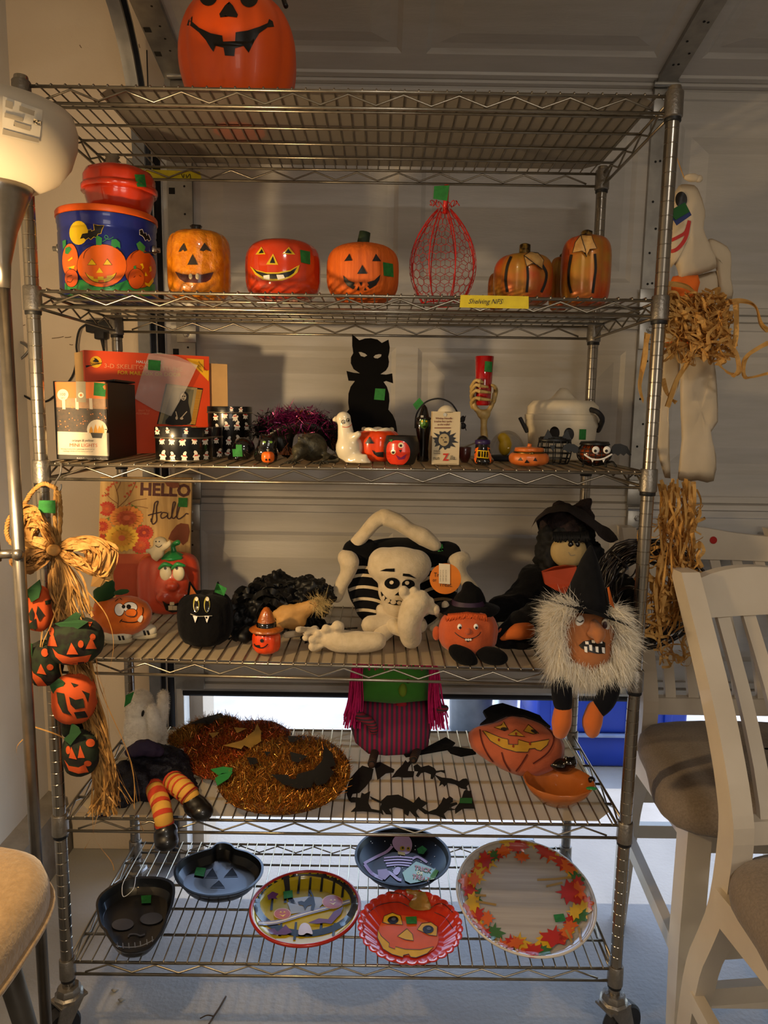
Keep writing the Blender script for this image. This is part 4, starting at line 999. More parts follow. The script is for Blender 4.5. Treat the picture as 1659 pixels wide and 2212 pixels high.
# ---- ghost hugging pumpkin
y = .09; k = mpp(g(780, 960)); g = lambda px, py, dy=0: Y(px, py, y+dy)
M_WGL = mat('cream_glaze', '#e6d9bc', .18, coat=.7); M_ORGL = mat('orange_glaze', '#e2430f', .18, coat=.7)
t = thing('ghost_pumpkin_dish', 'cream ceramic ghost hugging an open orange pumpkin candy dish', 'figurine', (g(790, 1000).x, y, z0))
pc = g(815, 1000, .02); pr = 50*k; pzt = g(815, 927, .02).z
pb = part('pumpkin', MB().lathe(pprof(pr, pzt-z0, z0, .55, 14, dip=0)+[(pr*.5, pzt-.006), (pr*.45, pzt-.03)], (pc.x, pc.y, 0), 56, lobes(10, .06, .2)), M_ORGL, t)
part('pumpkin_rim', MB().tube([(pc.x+pr*.62*math.cos(a)*(1+.04*math.sin(5*a)), pc.y+pr*.62*math.sin(a), pzt-.002+.002*math.sin(5*a)) for a in [2*PI*i/40 for i in range(40)]], .0045, 8, closed=True), M_WGL, t)
m = MB().ell((g(755, 980).x, y-.01, z0+30*k), (30*k, 26*k, 34*k)).ell(g(742, 905, -.01), (17*k, 15*k, 17*k)).limb([g(730, 905), g(722, 906), g(720, 914)], [9*k, 5*k, 2*k]).limb([g(745, 915, -.01), g(748, 945, -.01), g(752, 975, -.01)], [15*k, 19*k, 25*k]).limb([g(758, 950, -.02), g(766, 944, -.025), g(774, 938, -.03)], [10*k, 10*k, 8*k]).limb([g(760, 1000, -.02), g(780, 1000, -.03), g(795, 1000, -.03)], [16*k, 13*k, 8*k]).limb([g(770, 992, -.03), g(790, 985, -.03)], [10*k, 6*k])
m.v = [Vector((v.x, v.y, max(v.z, z0))) for v in m.v]
gb = part('ghost', blob(m, .004, 4), M_WGL, t)
for pl in (q8(circ(834, 674, 12)), q8(circ(866, 662, 10, 12))): pdecal('eye', t, gb, stroke(pl, 1.2, True, 0), M_BLK, 5, .0008); 
pdecal('eye', t, gb, [q8(circ(836, 676, 4)), q8(circ(868, 664, 5))], M_BLK, 5, .001)
pdecal('smile', t, gb, stroke(q8([(826, 708), (850, 712), (875, 706), (893, 690)]), 1.2), M_GRED, 5, .0008)
pdecal('pumpkin_eye', t, pb, q8([(984, 824), (1016, 776), (1046, 824)]), M_BLK, 6, .001); pdecal('pumpkin_mouth', t, pb, q8([(1030, 866), (1060, 884), (1110, 880), (1112, 918), (1070, 914), (1045, 895)]), M_BLK, 6, .001)
# ---- black candle holder
y = .045; c, r = mid(828, 906, 980, y); zt = Y(867, 941, y).z
t = thing('candle_holder', 'matte black votive candle holder with a crazy red pumpkin face', 'candle holder', (c.x, y, z0))
M_MBK = mat('matte_brown_black', '#1f1a16', .5, coat=.1)
b = part('cup', MB().lathe([(r*.66, z0), (r*.74, z0+.003), (r*.9, z0+.02), (r*1.0, z0+(zt-z0)*.45), (r*.97, z0+(zt-z0)*.75), (r*.85, zt-.001), (r*.8, zt), (r*.78, zt-.01), (r*.8, zt-.04)], (c.x, y, 0), 44), M_MBK, t)
M_RP = mat('painted_red_pumpkin', '#d8361a', .3, coat=.5)
pdecal('painted_pumpkin', t, b, sp2(q8([(1160, 810), (1210, 802), (1262, 815), (1292, 860), (1290, 915), (1262, 958), (1215, 978), (1165, 965), (1135, 925), (1132, 870), (1140, 830)])), M_RP, 5, .0008)
for pl in (circ(1231, 836, 19), circ(1179, 881, 17)):
    pdecal('painted_eye', t, b, q8(pl), M_TOOTH, 5, .0011); pdecal('painted_eye', t, b, q8(circ(sum(p[0] for p in pl)/len(pl), sum(p[1] for p in pl)/len(pl)+2, 9)), M_BLK, 5, .0014)
pdecal('painted_mouth', t, b, q8([(1195, 900), (1230, 920), (1270, 895), (1255, 930), (1215, 935)]), mat('painted_purple', '#7a1f52', .4), 5, .0012)
pdecal('painted_nose', t, b, q8([(1218, 868), (1238, 868), (1228, 886)]), M_BLK, 5, .0012); pdecal('painted_leaf', t, b, q8([(1150, 800), (1175, 795), (1170, 815)]), MG, 5, .0012)
# ---- witch figurine
y = .13; g = lambda px, py, dy=0: Y(px, py, y+dy); k = mpp(g(914, 950)); cx_ = g(914, 950).x
t = thing('witch_figurine', 'slim black glass witch figurine with green face and pointed hat', 'figurine', (cx_, y, z0))
zf = lambda py: g(914, py).z
part('robe', MB().lathe([(12*k, z0), (13*k, z0+.004), (12*k, zf(970)), (14*k, zf(940)), (17*k, zf(922)), (16*k, zf(908)), (11*k, zf(900))], (cx_, y, 0), 28, sy=.8), M_KGL, t)
hd = part('face', MB().ell(g(916, 914, -.008), (10*k, 9*k, 14*k)).ell(g(918, 916, -.019), (2.5*k, 4*k, 4*k)), mat('witch_green', '#4d7a2c', .35, coat=.4), t)
pdecal('eye', t, hd, [circ(912, 910, 2), circ(921, 910, 2)], MY, 3, .0006); pdecal('mouth', t, hd, [(911, 922), (917, 920), (923, 922), (917, 924)], M_BLK, 4, .0006)
part('hat', MB().lathe([(18*k, zf(906)), (18.5*k, zf(904)), (12*k, zf(900)), (10*k, zf(893)), (6*k, zf(880)), (1.5*k, zf(874))], (cx_+.001, y, 0), 28), M_KGL, t)
part('buckle', MB().bbox(g(912, 900, -.0125), (6*k, .002, 6*k), None, .0004), M_TRIM, t, False)
tq = [g(892, 874, -.02), g(906, 859, -.02), g(915, 870, -.02), g(900, 886, -.02)]; part('green_price_tape', MB().prism(tq, (0, .0006, 0)), M_GTAPE, t, False, 'green tape price tag')
# ---- skeleton pail behind the toy box
y = .22; g = lambda px, py, dy=0: Y(px, py, y+dy); k = mpp(g(955, 950)); cx_ = g(958, 950).x; zf = lambda py: g(958, py).z
t = thing('white_pail', 'small white pail with a wire handle behind the wind-up toy box', 'pail', (cx_, y, z0))
part('pail', MB().lathe([(30*k, z0), (36*k, zf(950)), (38*k, zf(915)), (35*k, zf(914)), (33*k, zf(930))], (cx_, y, 0), 32), M_WGL, t)
part('ball_lid', MB().ell((g(965, 897).x, y, zf(897)), 22*k), M_WGL, t)
part('handle', MB().tube(smoothpath([g(897, 925), g(900, 895), g(918, 870), g(945, 861), g(970, 868), g(985, 885), g(996, 912)], 5), .0018, 6), M_DARK, t)
part('spider', MB().ell(g(1000, 905), (5*k, 5*k, 7*k)).ell(g(1000, 920), (7*k, 6*k, 7*k)).join(MB().tube([g(993, 900), g(998, 912), g(992, 928)], .001, 5)).join(MB().tube([g(1006, 898), g(1001, 912), g(1007, 930)], .001, 5)), M_DARK, t)
# small dark red dish behind
y = .12; c, r = mid(990, 1018, 980, y)
t = thing('red_dish', 'small dark red trinket dish between the toy box and the little shoe', 'dish', (c.x, y, z0))
part('bowl', MB().lathe([(r*.5, z0), (r*.9, z0+.012), (r, z0+.032), (r*.9, z0+.033), (r*.5, z0+.01)], (c.x, y, 0), 24), mat('oxblood_glaze', '#4c1a14', .3, coat=.4), t)
part('stick', MB().tube([(c.x-.01, y-.005, z0+.03), (c.x+.022, y, z0+.042)], .0016, 6), M_STEM, t)
# ---- wind-up toy box
y = .05; a, b_ = Y(932, 1012, y), Y(991, 1012, y); zt = Y(962, 889, y).z
t = thing('toy_box', 'narrow tan wind-up toy box with a face in a cracked hole', 'box', ((a.x+b_.x)/2, y, z0))
bx = part('carton', quadbox((a.x, y, z0), (b_.x, y, z0), zt, (0, .045, 0)), mat('toy_card', '#c9b896', .6, col2='#bfac88', nscale=14), t, False); F = [bx]
star = []
for i in range(28):
    a_ = 2*PI*i/28; rr = (1.0 if i % 2 else .70)*(1+.15*math.sin(i*2.3)); star.append((258+88*rr*math.cos(a_), 672+72*rr*math.sin(a_)))
pdecal('print_hole', t, F, q9(star), M_BLK, 10, .0006)
pdecal('print_face', t, F, sp2(q9([(220, 650), (235, 632), (265, 630), (285, 650), (284, 690), (262, 712), (236, 708), (216, 685)])), mat('print_nun_face', '#a8946a', .5), 10, .001)
pdecal('print_face', t, F, [q9(circ(236, 655, 7, 4)), q9(circ(262, 655, 7, 4)), q9(circ(262, 685, 12, 6)), q9([(243, 668), (252, 668), (248, 678)])], mat('print_shadow', '#3a2c1c', .5), 8, .0014)
def c9(s, x, yy, h, m_, xs=1., sh=0., bo=0.):
    p = q9([(x, yy)])[0]; ptext(t, F, s, p[0], p[1], h, m_, .0, xs, shear=sh, bold=bo)
M_DR = mat('ink_dark_red', '#6a2a1c', .6); M_RED = mat('ink_red', '#c02a18', .6)
c9('Windup Nunzilla', 194, 528, 4.1, M_DR, .93, 0, .02); c9('breathes fiery sparks', 184, 549, 4.1, M_DR, .80, 0, .02); c9('as she walks!', 208, 570, 4.1, M_DR, .88, 0, .02)
pdecal('print_rule', t, F, q9([(186, 585), (300, 585), (300, 591), (186, 591)]), M_DR, 20, .0008); pdecal('print_notch', t, F, q9(circ(258, 497, 12)), M_TRIM, 8, .0008)
c9('accoutrements', 258, 482, 2.2, M_BLK, .95, 0, .03)
c9('Walking', 180, 752, 3.4, M_BLK, .9); c9('Sparking', 180, 767, 3.4, M_BLK, .9)
c9('nun', 178, 808, 9, M_BLK, .72); c9('Z', 246, 812, 15, M_RED, .85, 0, .04); c9('illa.', 292, 808, 10, M_BLK, .78)
pdecal('print_warning', t, F, stroke(q9([(184, 836), (341, 836), (341, 868), (184, 868)]), .6, True, 0), M_BLK, 20, .0008); c9('WARNING: CHOKING HAZARD', 206, 850, 2.2, M_BLK, .75, 0, .03); c9('Small parts. Not under 3 years.', 206, 862, 2.2, M_BLK, .72)
# ---- skeleton hand glass
y = .15; g = lambda px, py, dy=0: Y(px, py, y+dy); k = mpp(g(1045, 900)); cx_ = g(1044, 850).x; zf = lambda py: g(1044, py).z
t = thing('skeleton_hand_glass', 'red shot glass held up by a bone-coloured skeleton hand', 'glass', (cx_, y, z0))
M_RGLS = mat('red_glass', '#b80f12', .08, col2='#a00c10', trans=.25, coat=.8, ior=1.45)
gl = part('glass', MB().lathe([(14*k, zf(876)), (16*k, zf(872)), (17.5*k, zf(830)), (20*k, zf(770)), (19*k, zf(769.5)), (16*k, zf(840)), (13*k, zf(866))], (cx_, y, 0), 32, capt=False), M_RGLS, t)
M_BONE = mat('bone_resin', '#b89a5e', .5, col2='#8c713c', nscale=60)
m = MB().limb([g(1046, 945), g(1045, 920), g(1046, 903), g(1046, 895)], [9*k, 7*k, 8*k, 11*k]).ell(g(1045, 895), (15*k, 12*k, 11*k)).ell((cx_, y, z0+4*k), (22*k, 22*k, 5*k)).limb([g(1046, 945), (cx_, y, z0+4*k)], [9*k, 12*k])
m.limb([g(1040, 893), g(1026, 880, -.004), g(1022, 860)], [7*k, 6*k, 6*k]); m.limb([g(1052, 893), g(1064, 872), g(1068, 850)], [6*k, 5*k, 5*k])
part('arm', blob(m.xf(Matrix.Identity(3)) if False else MB().add([Vector((v.x, v.y, max(v.z, z0))) for v in m.v], m.f), .003, 3), M_BONE, t)
for i, (py0, py1, ex) in enumerate(((838, 822, 1043), (848, 832, 1053), (858, 844, 1058), (872, 860, 1060))):
    fp = [g(1021, py0+8, 0), g(1019, py0-3, -.006), g(1027, py1, -22*k), g(1036, py1+1, -25*k), g(ex, py1+4, -22*k)]
    f_ = MB().limb(fp, [4.2*k, 4.4*k, 3.4*k, 4.2*k, 2.6*k], 8, 3)
    for j in (1, 3): f_.ell(fp[j], 4.8*k, 8, 6)
    part('finger', f_, M_BONE, t)
part('thumb', MB().limb([g(1066, 868), g(1071, 846), g(1069, 836, -.012), g(1063, 832, -.018)], [5*k, 5*k, 4*k, 3*k], 8, 3), M_BONE, t)
tag_tape(t, gl, q9([(535, 128), (584, 132), (582, 205), (530, 200)]))
# ---- little shoe
y = .045; g = lambda px, py, dy=0: Y(px, py, y+dy); k = mpp(g(1044, 990)); cx_ = g(1044, 990).x; zf = lambda py: g(1044, py).z
t = thing('shoe_figurine', 'tiny black and orange witch shoe figurine with a yellow buckle', 'figurine', (cx_, y, z0))
m = MB().ell((cx_, y, z0+10*k), (24*k, 28*k, 13*k)).limb([(cx_, y+.01, z0+10*k), (cx_, y+.015, zf(970)), (cx_, y+.018, zf(955))], [20*k, 17*k, 15*k])
m.v = [Vector((v.x, v.y, max(v.z, z0))) for v in m.v]
b = part('shoe', blob(m, .003, 3), M_KGL, t)
part('cuff', MB().lathe([(15*k, zf(962)), (17*k, zf(959)), (17*k, zf(952)), (13*k, zf(950))], (cx_, y+.017, 0), 20), mat('shoe_purple', '#2c1a4a', .4), t)
pdecal('orange_stripe', t, b, [q9([(455, 790), (470, 730), (490, 720), (480, 790), (470, 830)]), q9([(580, 790), (570, 730), (550, 720), (558, 790), (575, 830)]), q9([(450, 840), (480, 825), (490, 870), (460, 880)]), q9([(595, 840), (566, 825), (556, 870), (590, 880)])], MO, 5, .0008)
pdecal('buckle', t, b, stroke(q9([(486, 745), (560, 750), (556, 798), (482, 792)]), 2.2, True, 0), MY, 5, .0014); pdecal('buckle_bars', t, b, [q9([(x, 752), (x+6, 752), (x+4, 792), (x-2, 792)]) for x in (505, 522, 540)], MY, 5, .0014)
# ---- glass dome
y = .21; g = lambda px, py, dy=0: Y(px, py, y+dy); c, r = mid(1053, 1136, 970, y); k = mpp(c)
t = thing('glass_dome', 'clear glass dome over a small yellow figure', 'dome', (c.x, y, z0))
M_GLS = mat('clear_glass', '#f4f4f0', .03, trans=1., ior=1.25, alpha=.35)
part('base', MB().lathe([(r*.95, z0), (r*1.02, z0+.004), (r*1.0, z0+.010), (r*.7, z0+.011)], (c.x, y, 0), 36), M_DARK, t)
part('dome', MB().lathe([(r*.98*math.cos(a), z0+.011+r*1.30*math.sin(a)) for a in [PI/2*i/12 for i in range(12)]]+[(.0005, z0+.011+r*1.3)], (c.x, y, 0), 40, capb=False), M_GLS, t)
part('figure', blob(MB().ell((g(1090, 975).x, y, z0+.03), (.014, .013, .02)).ell((g(1086, 957).x, y, z0+.05), (.012, .011, .012)).limb([(g(1096, 960).x, y, z0+.05), (g(1102, 970).x, y, z0+.035)], [.005, .004]), .003), mat('yellow_paint', '#c9a016', .5), t)
# ---- pumpkin trinket box
y = .05; g = lambda px, py, dy=0: Y(px, py, y+dy); c, r = mid(1099, 1185, 995, y); zt = Y(1142, 980, y).z; zt2 = Y(1142, 966, y).z
t = thing('pumpkin_trinket_box', 'small orange porcelain pumpkin trinket box with brass hinge', 'trinket box', (c.x, y, z0))
M_OPR = mat('orange_porcelain', '#cf6a26', .35, coat=.3)
b = part('bowl', MB().lathe(pprof(r, (zt-z0)*1.06, z0, .7, 14, hi=40, dip=0), (c.x, y, 0), 48, lobes(10, .05, .2)), M_OPR, t)
part('band', MB().lathe([(r*.74, zt-.001), (r*.77, zt), (r*.77, zt+.004), (r*.73, zt+.005)], (c.x, y, 0), 40), mat('brass', '#6a5428', .35, .9), t)
part('clasp', MB().ell((c.x, y-r*.78, zt+.002), (.006, .003, .004)), mat('brass', '#6a5428', .35, .9), t)
part('lid', MB().lathe([(r*.74, zt+.005), (r*.70, zt+.012), (r*.5, zt2), (r*.15, zt2+.001)], (c.x, y, 0), 48, lobes(10, .05, .2)), M_OPR, t)
part('stem', MB().tube([(c.x, y, zt2), (c.x+.001, y, zt2+.007)], [.005, .004], 8), M_OPR, t)
for pl in (q9([(762, 812), (780, 790), (796, 815)]), q9([(866, 815), (882, 792), (896, 818)]), q9([(806, 830), (823, 806), (842, 830)]), q9([(742, 838), (770, 852), (820, 858), (870, 855), (912, 840), (890, 872), (850, 880), (845, 872), (825, 880), (795, 876), (790, 868), (770, 872)])): pdecal('painted_face', t, b, pl, M_BLK, 5, .0008)
# ---- ghost bucket
y = .30; g = lambda px, py, dy=0: Y(px, py, y+dy); c, r = mid(1134, 1291, 940, y); k = mpp(c); zf = lambda py: g(1212, py).z
t = thing('ghost_bucket', 'white plastic ghost candy bucket with peaked lid and black handle', 'bucket', (c.x, y, z0))
M_WPL = mat('white_plastic', '#e2d4b8', .4)
b = part('bucket', MB().lathe([(r*.80, z0), (r*.85, z0+.004), (r*.93, zf(925)), (r*.99, zf(918)), (r*.99, zf(908))], (c.x, y, 0), 56), M_WPL, t, sharp=50)
part('lid', MB().lathe([(r*.99, zf(908)), (r*1.01, zf(905)), (r*1.01, zf(896)), (r*.96, zf(894)), (r*.95, zf(878)), (r*.80, zf(866)), (r*.4, zf(864)), (r*.3, zf(858)), (r*.18, zf(846)), (r*.10, zf(839)), (r*.02, zf(838))], (c.x, y, 0), 56), M_WPL, t, sharp=60)
for pl in (circ(1198, 935, 11, 14), circ(1229, 938, 11, 14)): pdecal('eye', t, b, pl, M_BLK, 8, .0008)
part('handle', MB().tube(smoothpath([g(1272, 884, -.06), g(1290, 890, -.085), g(1301, 905, -.075), g(1296, 922, -.03), g(1292, 930)], 5), .006, 8), M_DARK, t)
part('handle_mount', MB().bbox(g(1131, 918), (.008, .012, .04), Matrix.Rotation(-.5, 3, 'Y'), .002), M_DARK, t)
tag_tape(t, b, q9([(1186, 596), (1232, 596), (1228, 670), (1182, 668)]))
# ---- wire cat basket
y = .11; g = lambda px, py, dy=0: Y(px, py, y+dy); c, r = mid(1160, 1234, 985, y); zt = Y(1197, 946, y).z; H = zt-z0
t = thing('wire_cat_basket', 'small black wire basket shaped like a cat head', 'basket', (c.x, y, z0))
M_KW = mat('black_wire', '#0c0b0a', .45)
bp = lambda a, u: Vector((c.x+r*(.72+.28*math.sin(PI*(.1+.75*u)))*math.cos(a), y+.7*r*(.72+.28*math.sin(PI*(.1+.75*u)))*math.sin(a), z0+.0015+H*u))
m = MB()
for i in range(14): m.tube([bp(2*PI*i/14, j/6) for j in range(7)], .0011, 5)
for j in range(6): m.tube([bp(2*PI*i/24, j/5) for i in range(24)], .0011, 5, closed=True)
part('wire_cage', m, M_KW, t)
part('rim_band', MB().lathe([(r*.93, zt-.008), (r*.95, zt-.007), (r*.95, zt), (r*.92, zt)], (c.x, y, 0), 32, sy=.7), M_KW, t)
for s in (-1, 1): part('ear', MB().prism([(c.x+s*r*.5-.011, y-.02, zt-.002), (c.x+s*r*.5+.011, y-.02, zt-.002), (c.x+s*r*.55, y-.02, zt+.018)], (0, .002, 0)), M_KW, t, False)
part('cat_nose', MB().prism([g(1188, 962, -.04), g(1200, 962, -.04), g(1194, 975, -.04)], (0, .002, 0)), M_KW, t, False)
# ---- bat votive
y = .06; g = lambda px, py, dy=0: Y(px, py, y+dy); c, r = mid(1248, 1322, 982, y); zc_ = Y(1285, 980, y).z; k = mpp(c)
t = thing('bat_votive', 'wire bat votive holder with googly eyes, fangs and black wings', 'candle holder', (c.x, y, z0))
pb = part('glass_ball', MB().ell((c.x, y+.005, zc_), (r*.9, r*.8, r*.62), 28, 16), mat('dark_orange_glass', '#8a3a12', .15, coat=.6), t)
m = MB()
for i in range(9):
    a = PI*i/9; m.tube([(c.x+r*math.cos(a)*math.cos(b2), y+.005+r*.9*math.sin(a)*math.cos(b2), zc_+r*.72*math.sin(b2)) for b2 in [2*PI*j/20 for j in range(20)]], .0011, 5, closed=True)
for u in (-.5, -.2, .1, .4): m.tube([(c.x+r*math.sqrt(1-u*u)*math.cos(a), y+.005+r*.9*math.sqrt(1-u*u)*math.sin(a), zc_+r*.72*u) for a in [2*PI*j/24 for j in range(24)]], .0011, 5, closed=True)
part('wire_cage', m, M_KW, t)
part('rim_band', MB().lathe([(r*.85, zc_+r*.5), (r*.88, zc_+r*.52), (r*.80, zc_+r*.70), (r*.76, zc_+r*.70)], (c.x, y+.005, 0), 32), M_KW, t)
for px_ in (1287, 1311):
    e = part('eye', MB().ell(g(px_, 972, -r*.95), (8*k, 4*k, 8*k), 16, 10), M_WHITE, t); pdecal('pupil', t, e, circ(px_-1, 974, 3.2), M_BLK, 4, .0006)
part('mouth_wire', MB().tube(smoothpath([g(1262, 981, -r*.95), g(1275, 990, -r*1.0), g(1290, 993, -r*1.02), g(1306, 990, -r), g(1322, 981, -r*.9)], 4), .0018, 6), M_WHITE, t)
for x0 in (1280, 1304): part('fang', MB().prism([g(x0-4, 990, -r*1.0), g(x0+4, 990, -r*1.0), g(x0, 999, -r*1.0)], (0, .002, 0)), M_WHITE, t, False)
wing = q9([(1410, 720), (1430, 700), (1470, 697), (1515, 715), (1545, 775), (1530, 778), (1510, 762), (1492, 780), (1470, 765), (1452, 780), (1432, 765), (1412, 770)])
part('wing', MB().prism([Y(x, yy, y) for x, yy in wing], (0, .0025, 0)), M_KW, t, False)
wing = q9([(1180, 720), (1150, 700), (1105, 695), (1075, 712), (1068, 740), (1090, 742), (1110, 760), (1130, 748), (1150, 762), (1180, 760)])
part('wing', MB().prism([Y(x, yy, y) for x, yy in wing], (0, .0025, 0)), M_KW, t, False)
for sx, px_ in ((-1, 1255), (-.4, 1272), (.4, 1300), (1, 1318)):
    part('foot', MB().tube(smoothpath([(c.x+sx*r*.4, y-.01, zc_-r*.6), (c.x+sx*r*.8, y-.025, z0+.012), (c.x+sx*r*.95, y-.035, z0+.0025)], 4), .0022, 6), M_KW, t)
# ---- power adapter and cord on the wall under the second shelf
t = thing('power_adapter', 'black power adapter plugged in on the wall with a hanging cord', 'adapter', (Y(215, 715, .70).x, .70, Y(215, 735, .70).z))
part('plug_block', MB().bbox(Y(222, 706, .695), (.085, .04, .035), None, .004), M_DARK, t)
part('plug', MB().bbox(Y(218, 722, .69), (.03, .03, .03), None, .004).tube([Y(219, 722, .69), Y(225, 760, .69)], [.007, .003], 8), M_DARK, t)
part('cord', MB().tube(smoothpath([Y(192, 698, .69), Y(172, 712, .69), Y(165, 745, .69), Y(166, 770, .70), Y(155, 815, .705), Y(118, 855, .705), Y(95, 868, .705), Y(65, 862, .705), Y(33, 842, .705)], 6), .003, 6), M_DARK, t)
t = thing('wall_hook_bracket', 'thin bent grey wire bracket hanging on the wall behind the lamp', 'bracket', Y(40, 780, .705))
part('wire', MB().tube(smoothpath([Y(16, 736, .70), Y(36, 736, .70), Y(58, 748, .70), Y(60, 760, .70), Y(33, 787, .70)], 5), .0035, 6), M_TRACK, t)
# ================================================================ SHELF 4
qA = lambda p: cpx(180, 1020, 380/1659, p)
qB = lambda p: cpx(500, 1080, 460/1659, p)
qC = lambda p: cpx(680, 1080, 440/1659, p)
qD = lambda p: cpx(1020, 1050, 480/1659, p)
def zt4(px, y): 
    p = Y(px, 1350, y); return ztop(3, p.x)
def floorclip(m, z):
    m.v = [Vector((v.x, v.y, max(v.z, z))) for v in m.v]; return m
def wrinkle(m, amp, sc, seed=0.):
    o = Vector((seed, seed*1.7, 0))
    # displacement along rough normals
    nr = [Vector((0, 0, 0)) for _ in m.v]
    for f in m.f:
        n = (m.v[f[1]]-m.v[f[0]]).cross(m.v[f[2]]-m.v[f[0]])
        for i in f: nr[i] += n
    m.v = [v+(n.normalized() if n.length > 0 else n)*amp*(noise.fractal(v*sc+o, 1., 2., 3)) for v, n in zip(m.v, nr)]
    return m
# ---- HELLO fall sign
y = .405; M_BOARD = mat('sign_wood', '#c9a468', .6, col2='#b08a50', nscale=6, stretch=(14, 1, .6))
zb = zt4(310, y); P = [Y(210, 1340, y), Y(409, 1340, y), Y(414, 1032, y), Y(217, 1030, y)]
P[0].z = P[1].z = zb = zb+.003
t = thing('fall_sign', 'rectangular wooden sign with flowers in a pot and fall greeting', 'sign', ((P[0].x+P[1].x)/2, y, zb))
bd = part('board', MB().prism(P, (0, .010, 0)), M_BOARD, t, False); F = [bd]
M_TERR = mat('print_terracotta', '#b84a26', .6, col2='#a33e1e', nscale=9); M_TERR2 = mat('print_terracotta_rim', '#c45a32', .6)
pdecal('printed_pot', t, F, qA([(270, 860), (640, 860), (600, 1400), (330, 1400)]), M_TERR, 12, .0006)
pdecal('printed_pot', t, F, qA([(250, 770), (660, 770), (648, 862), (262, 862)]), M_TERR2, 12, .0008)
M_GRN = mat('print_leaf_green', '#6f7a2c', .6)
pdecal('printed_leaves', t, F, [qA([(x, yy), (x+60*dx, yy+30), (x+90*dx, yy+90), (x+20*dx, yy+60)]) for x, yy, dx in ((330, 720, -1), (470, 700, 1), (560, 690, 1), (250, 420, -1), (500, 470, 1), (240, 560, -1), (620, 600, -1), (450, 300, 1))], M_GRN, 12, .0006)
def flower(cx, cy, R, m1, m2, off, n=18, sq=.85):
    o_, i_ = [], []
    for rr, k, L in ((1., n, o_), (.62, n-4, i_)):
        for j in range(k):
            a = 2*PI*(j+.5*(rr < 1))/k; ca, sa = math.cos(a), math.sin(a); w = .16*R*rr
            pts = [(.15*R, 0), (.5*R*rr, -w), (.88*R*rr, -w*.8), (R*rr, 0), (.88*R*rr, w*.8), (.5*R*rr, w)]
            L.append(qA([(cx+x*ca-yy*sa, cy+(x*sa+yy*ca)*sq) for x, yy in pts]))
    for q_, j in zip(o_, range(99)): pass
    pdecal('printed_flower', t, F, o_, m1, 14, off); pdecal('printed_flower', t, F, i_, m2, 14, off+.0004)
    pdecal('printed_flower', t, F, qA(circ(cx, cy, R*.2, R*.2*sq)), MDO, 14, off+.0007)
M_FY, M_FY2 = mat('petal_yellow', '#ecb83c', .6), mat('petal_gold', '#d9962a', .6); M_FR, M_FR2 = mat('petal_red', '#bf3a22', .6), mat('petal_dark_red', '#96261a', .6); M_FO, M_FO2 = mat('petal_orange', '#e08a3a', .6), mat('petal_rust', '#c2542a', .6)
flower(225, 345, 85, M_FR, M_FO2, .0008); flower(180, 510, 95, M_FO, M_FR, .0010); flower(410, 430, 165, M_FO, M_FO2, .0012, 22, .72); flower(575, 570, 90, M_FR, M_FR2, .0014); flower(540, 690, 95, M_FR, M_FO2, .0016); flower(160, 650, 85, M_FR, M_FO2, .0016); flower(365, 620, 165, M_FY, M_FY2, .0018, 20, .8)
M_TWIG = mat('print_twig', '#7a4a22', .6); tw = []
for pl in ([(320, 360), (330, 260), (310, 160), (290, 110)], [(330, 300), (260, 250), (200, 190)], [(330, 330), (420, 240), (480, 130), (500, 70)], [(380, 330), (480, 270), (600, 250)], [(400, 340), (500, 320), (610, 340)], [(310, 180), (350, 100), (345, 70)]): tw += stroke(qA(pl), 1.3)
pdecal('printed_twigs', t, F, tw, M_TWIG, 20, .0007)
random.seed(5); bs = []
for i in range(24): x, yy = random.choice(((250, 120), (200, 190), (330, 90), (430, 210), (470, 130), (400, 280))); bs.append(qA(circ(x+random.uniform(-40, 40), yy+random.uniform(-35, 35), 11, None, 8)))
pdecal('printed_berries', t, F, bs, M_FO2, 12, .0009)
p = qA([(530, 213)])[0]; ptext(t, F, 'HELLO', p[0], p[1], 27, mat('ink_maroon', '#4a1410', .6), .035, .97, bold=.035)
fall = [[(640, 440), (655, 490), (690, 460), (690, 400), (690, 330), (705, 275), (675, 290), (665, 350), (655, 400), (640, 470), (640, 435)], [(610, 408), (650, 395), (740, 375)], [(790, 385), (750, 380), (730, 410), (745, 435), (790, 410), (795, 385), (795, 425), (815, 438), (840, 410)], [(830, 420), (850, 350), (868, 290), (850, 285), (838, 350), (835, 420), (855, 435), (880, 410)], [(880, 420), (900, 350), (915, 300), (900, 290), (885, 350), (882, 420), (905, 440), (950, 410), (970, 390), (992, 395)]]
ls = []
for s in fall: ls += stroke(qA(s), 2.6)
pdecal('lettering', t, F, ls, mat('ink_maroon2', '#3c1814', .6), 12, .0016)
pdecal('printed_leaf', t, F, qA([(800, 630), (830, 560), (880, 500), (920, 480), (990, 490), (1005, 560), (985, 650), (940, 690), (900, 640), (850, 650)]), mat('print_oak_brown', '#7c3c1c', .6), 14, .001)
pdecal('printed_leaf', t, F, qA([(760, 80), (830, 70), (900, 100), (910, 140), (850, 150), (790, 130)]), mat('print_oak_brown', '#7c3c1c', .6), 14, .0022)
tag_tape(t, F, qA([(898, 240), (984, 242), (980, 330), (896, 325)]), off=.0025)
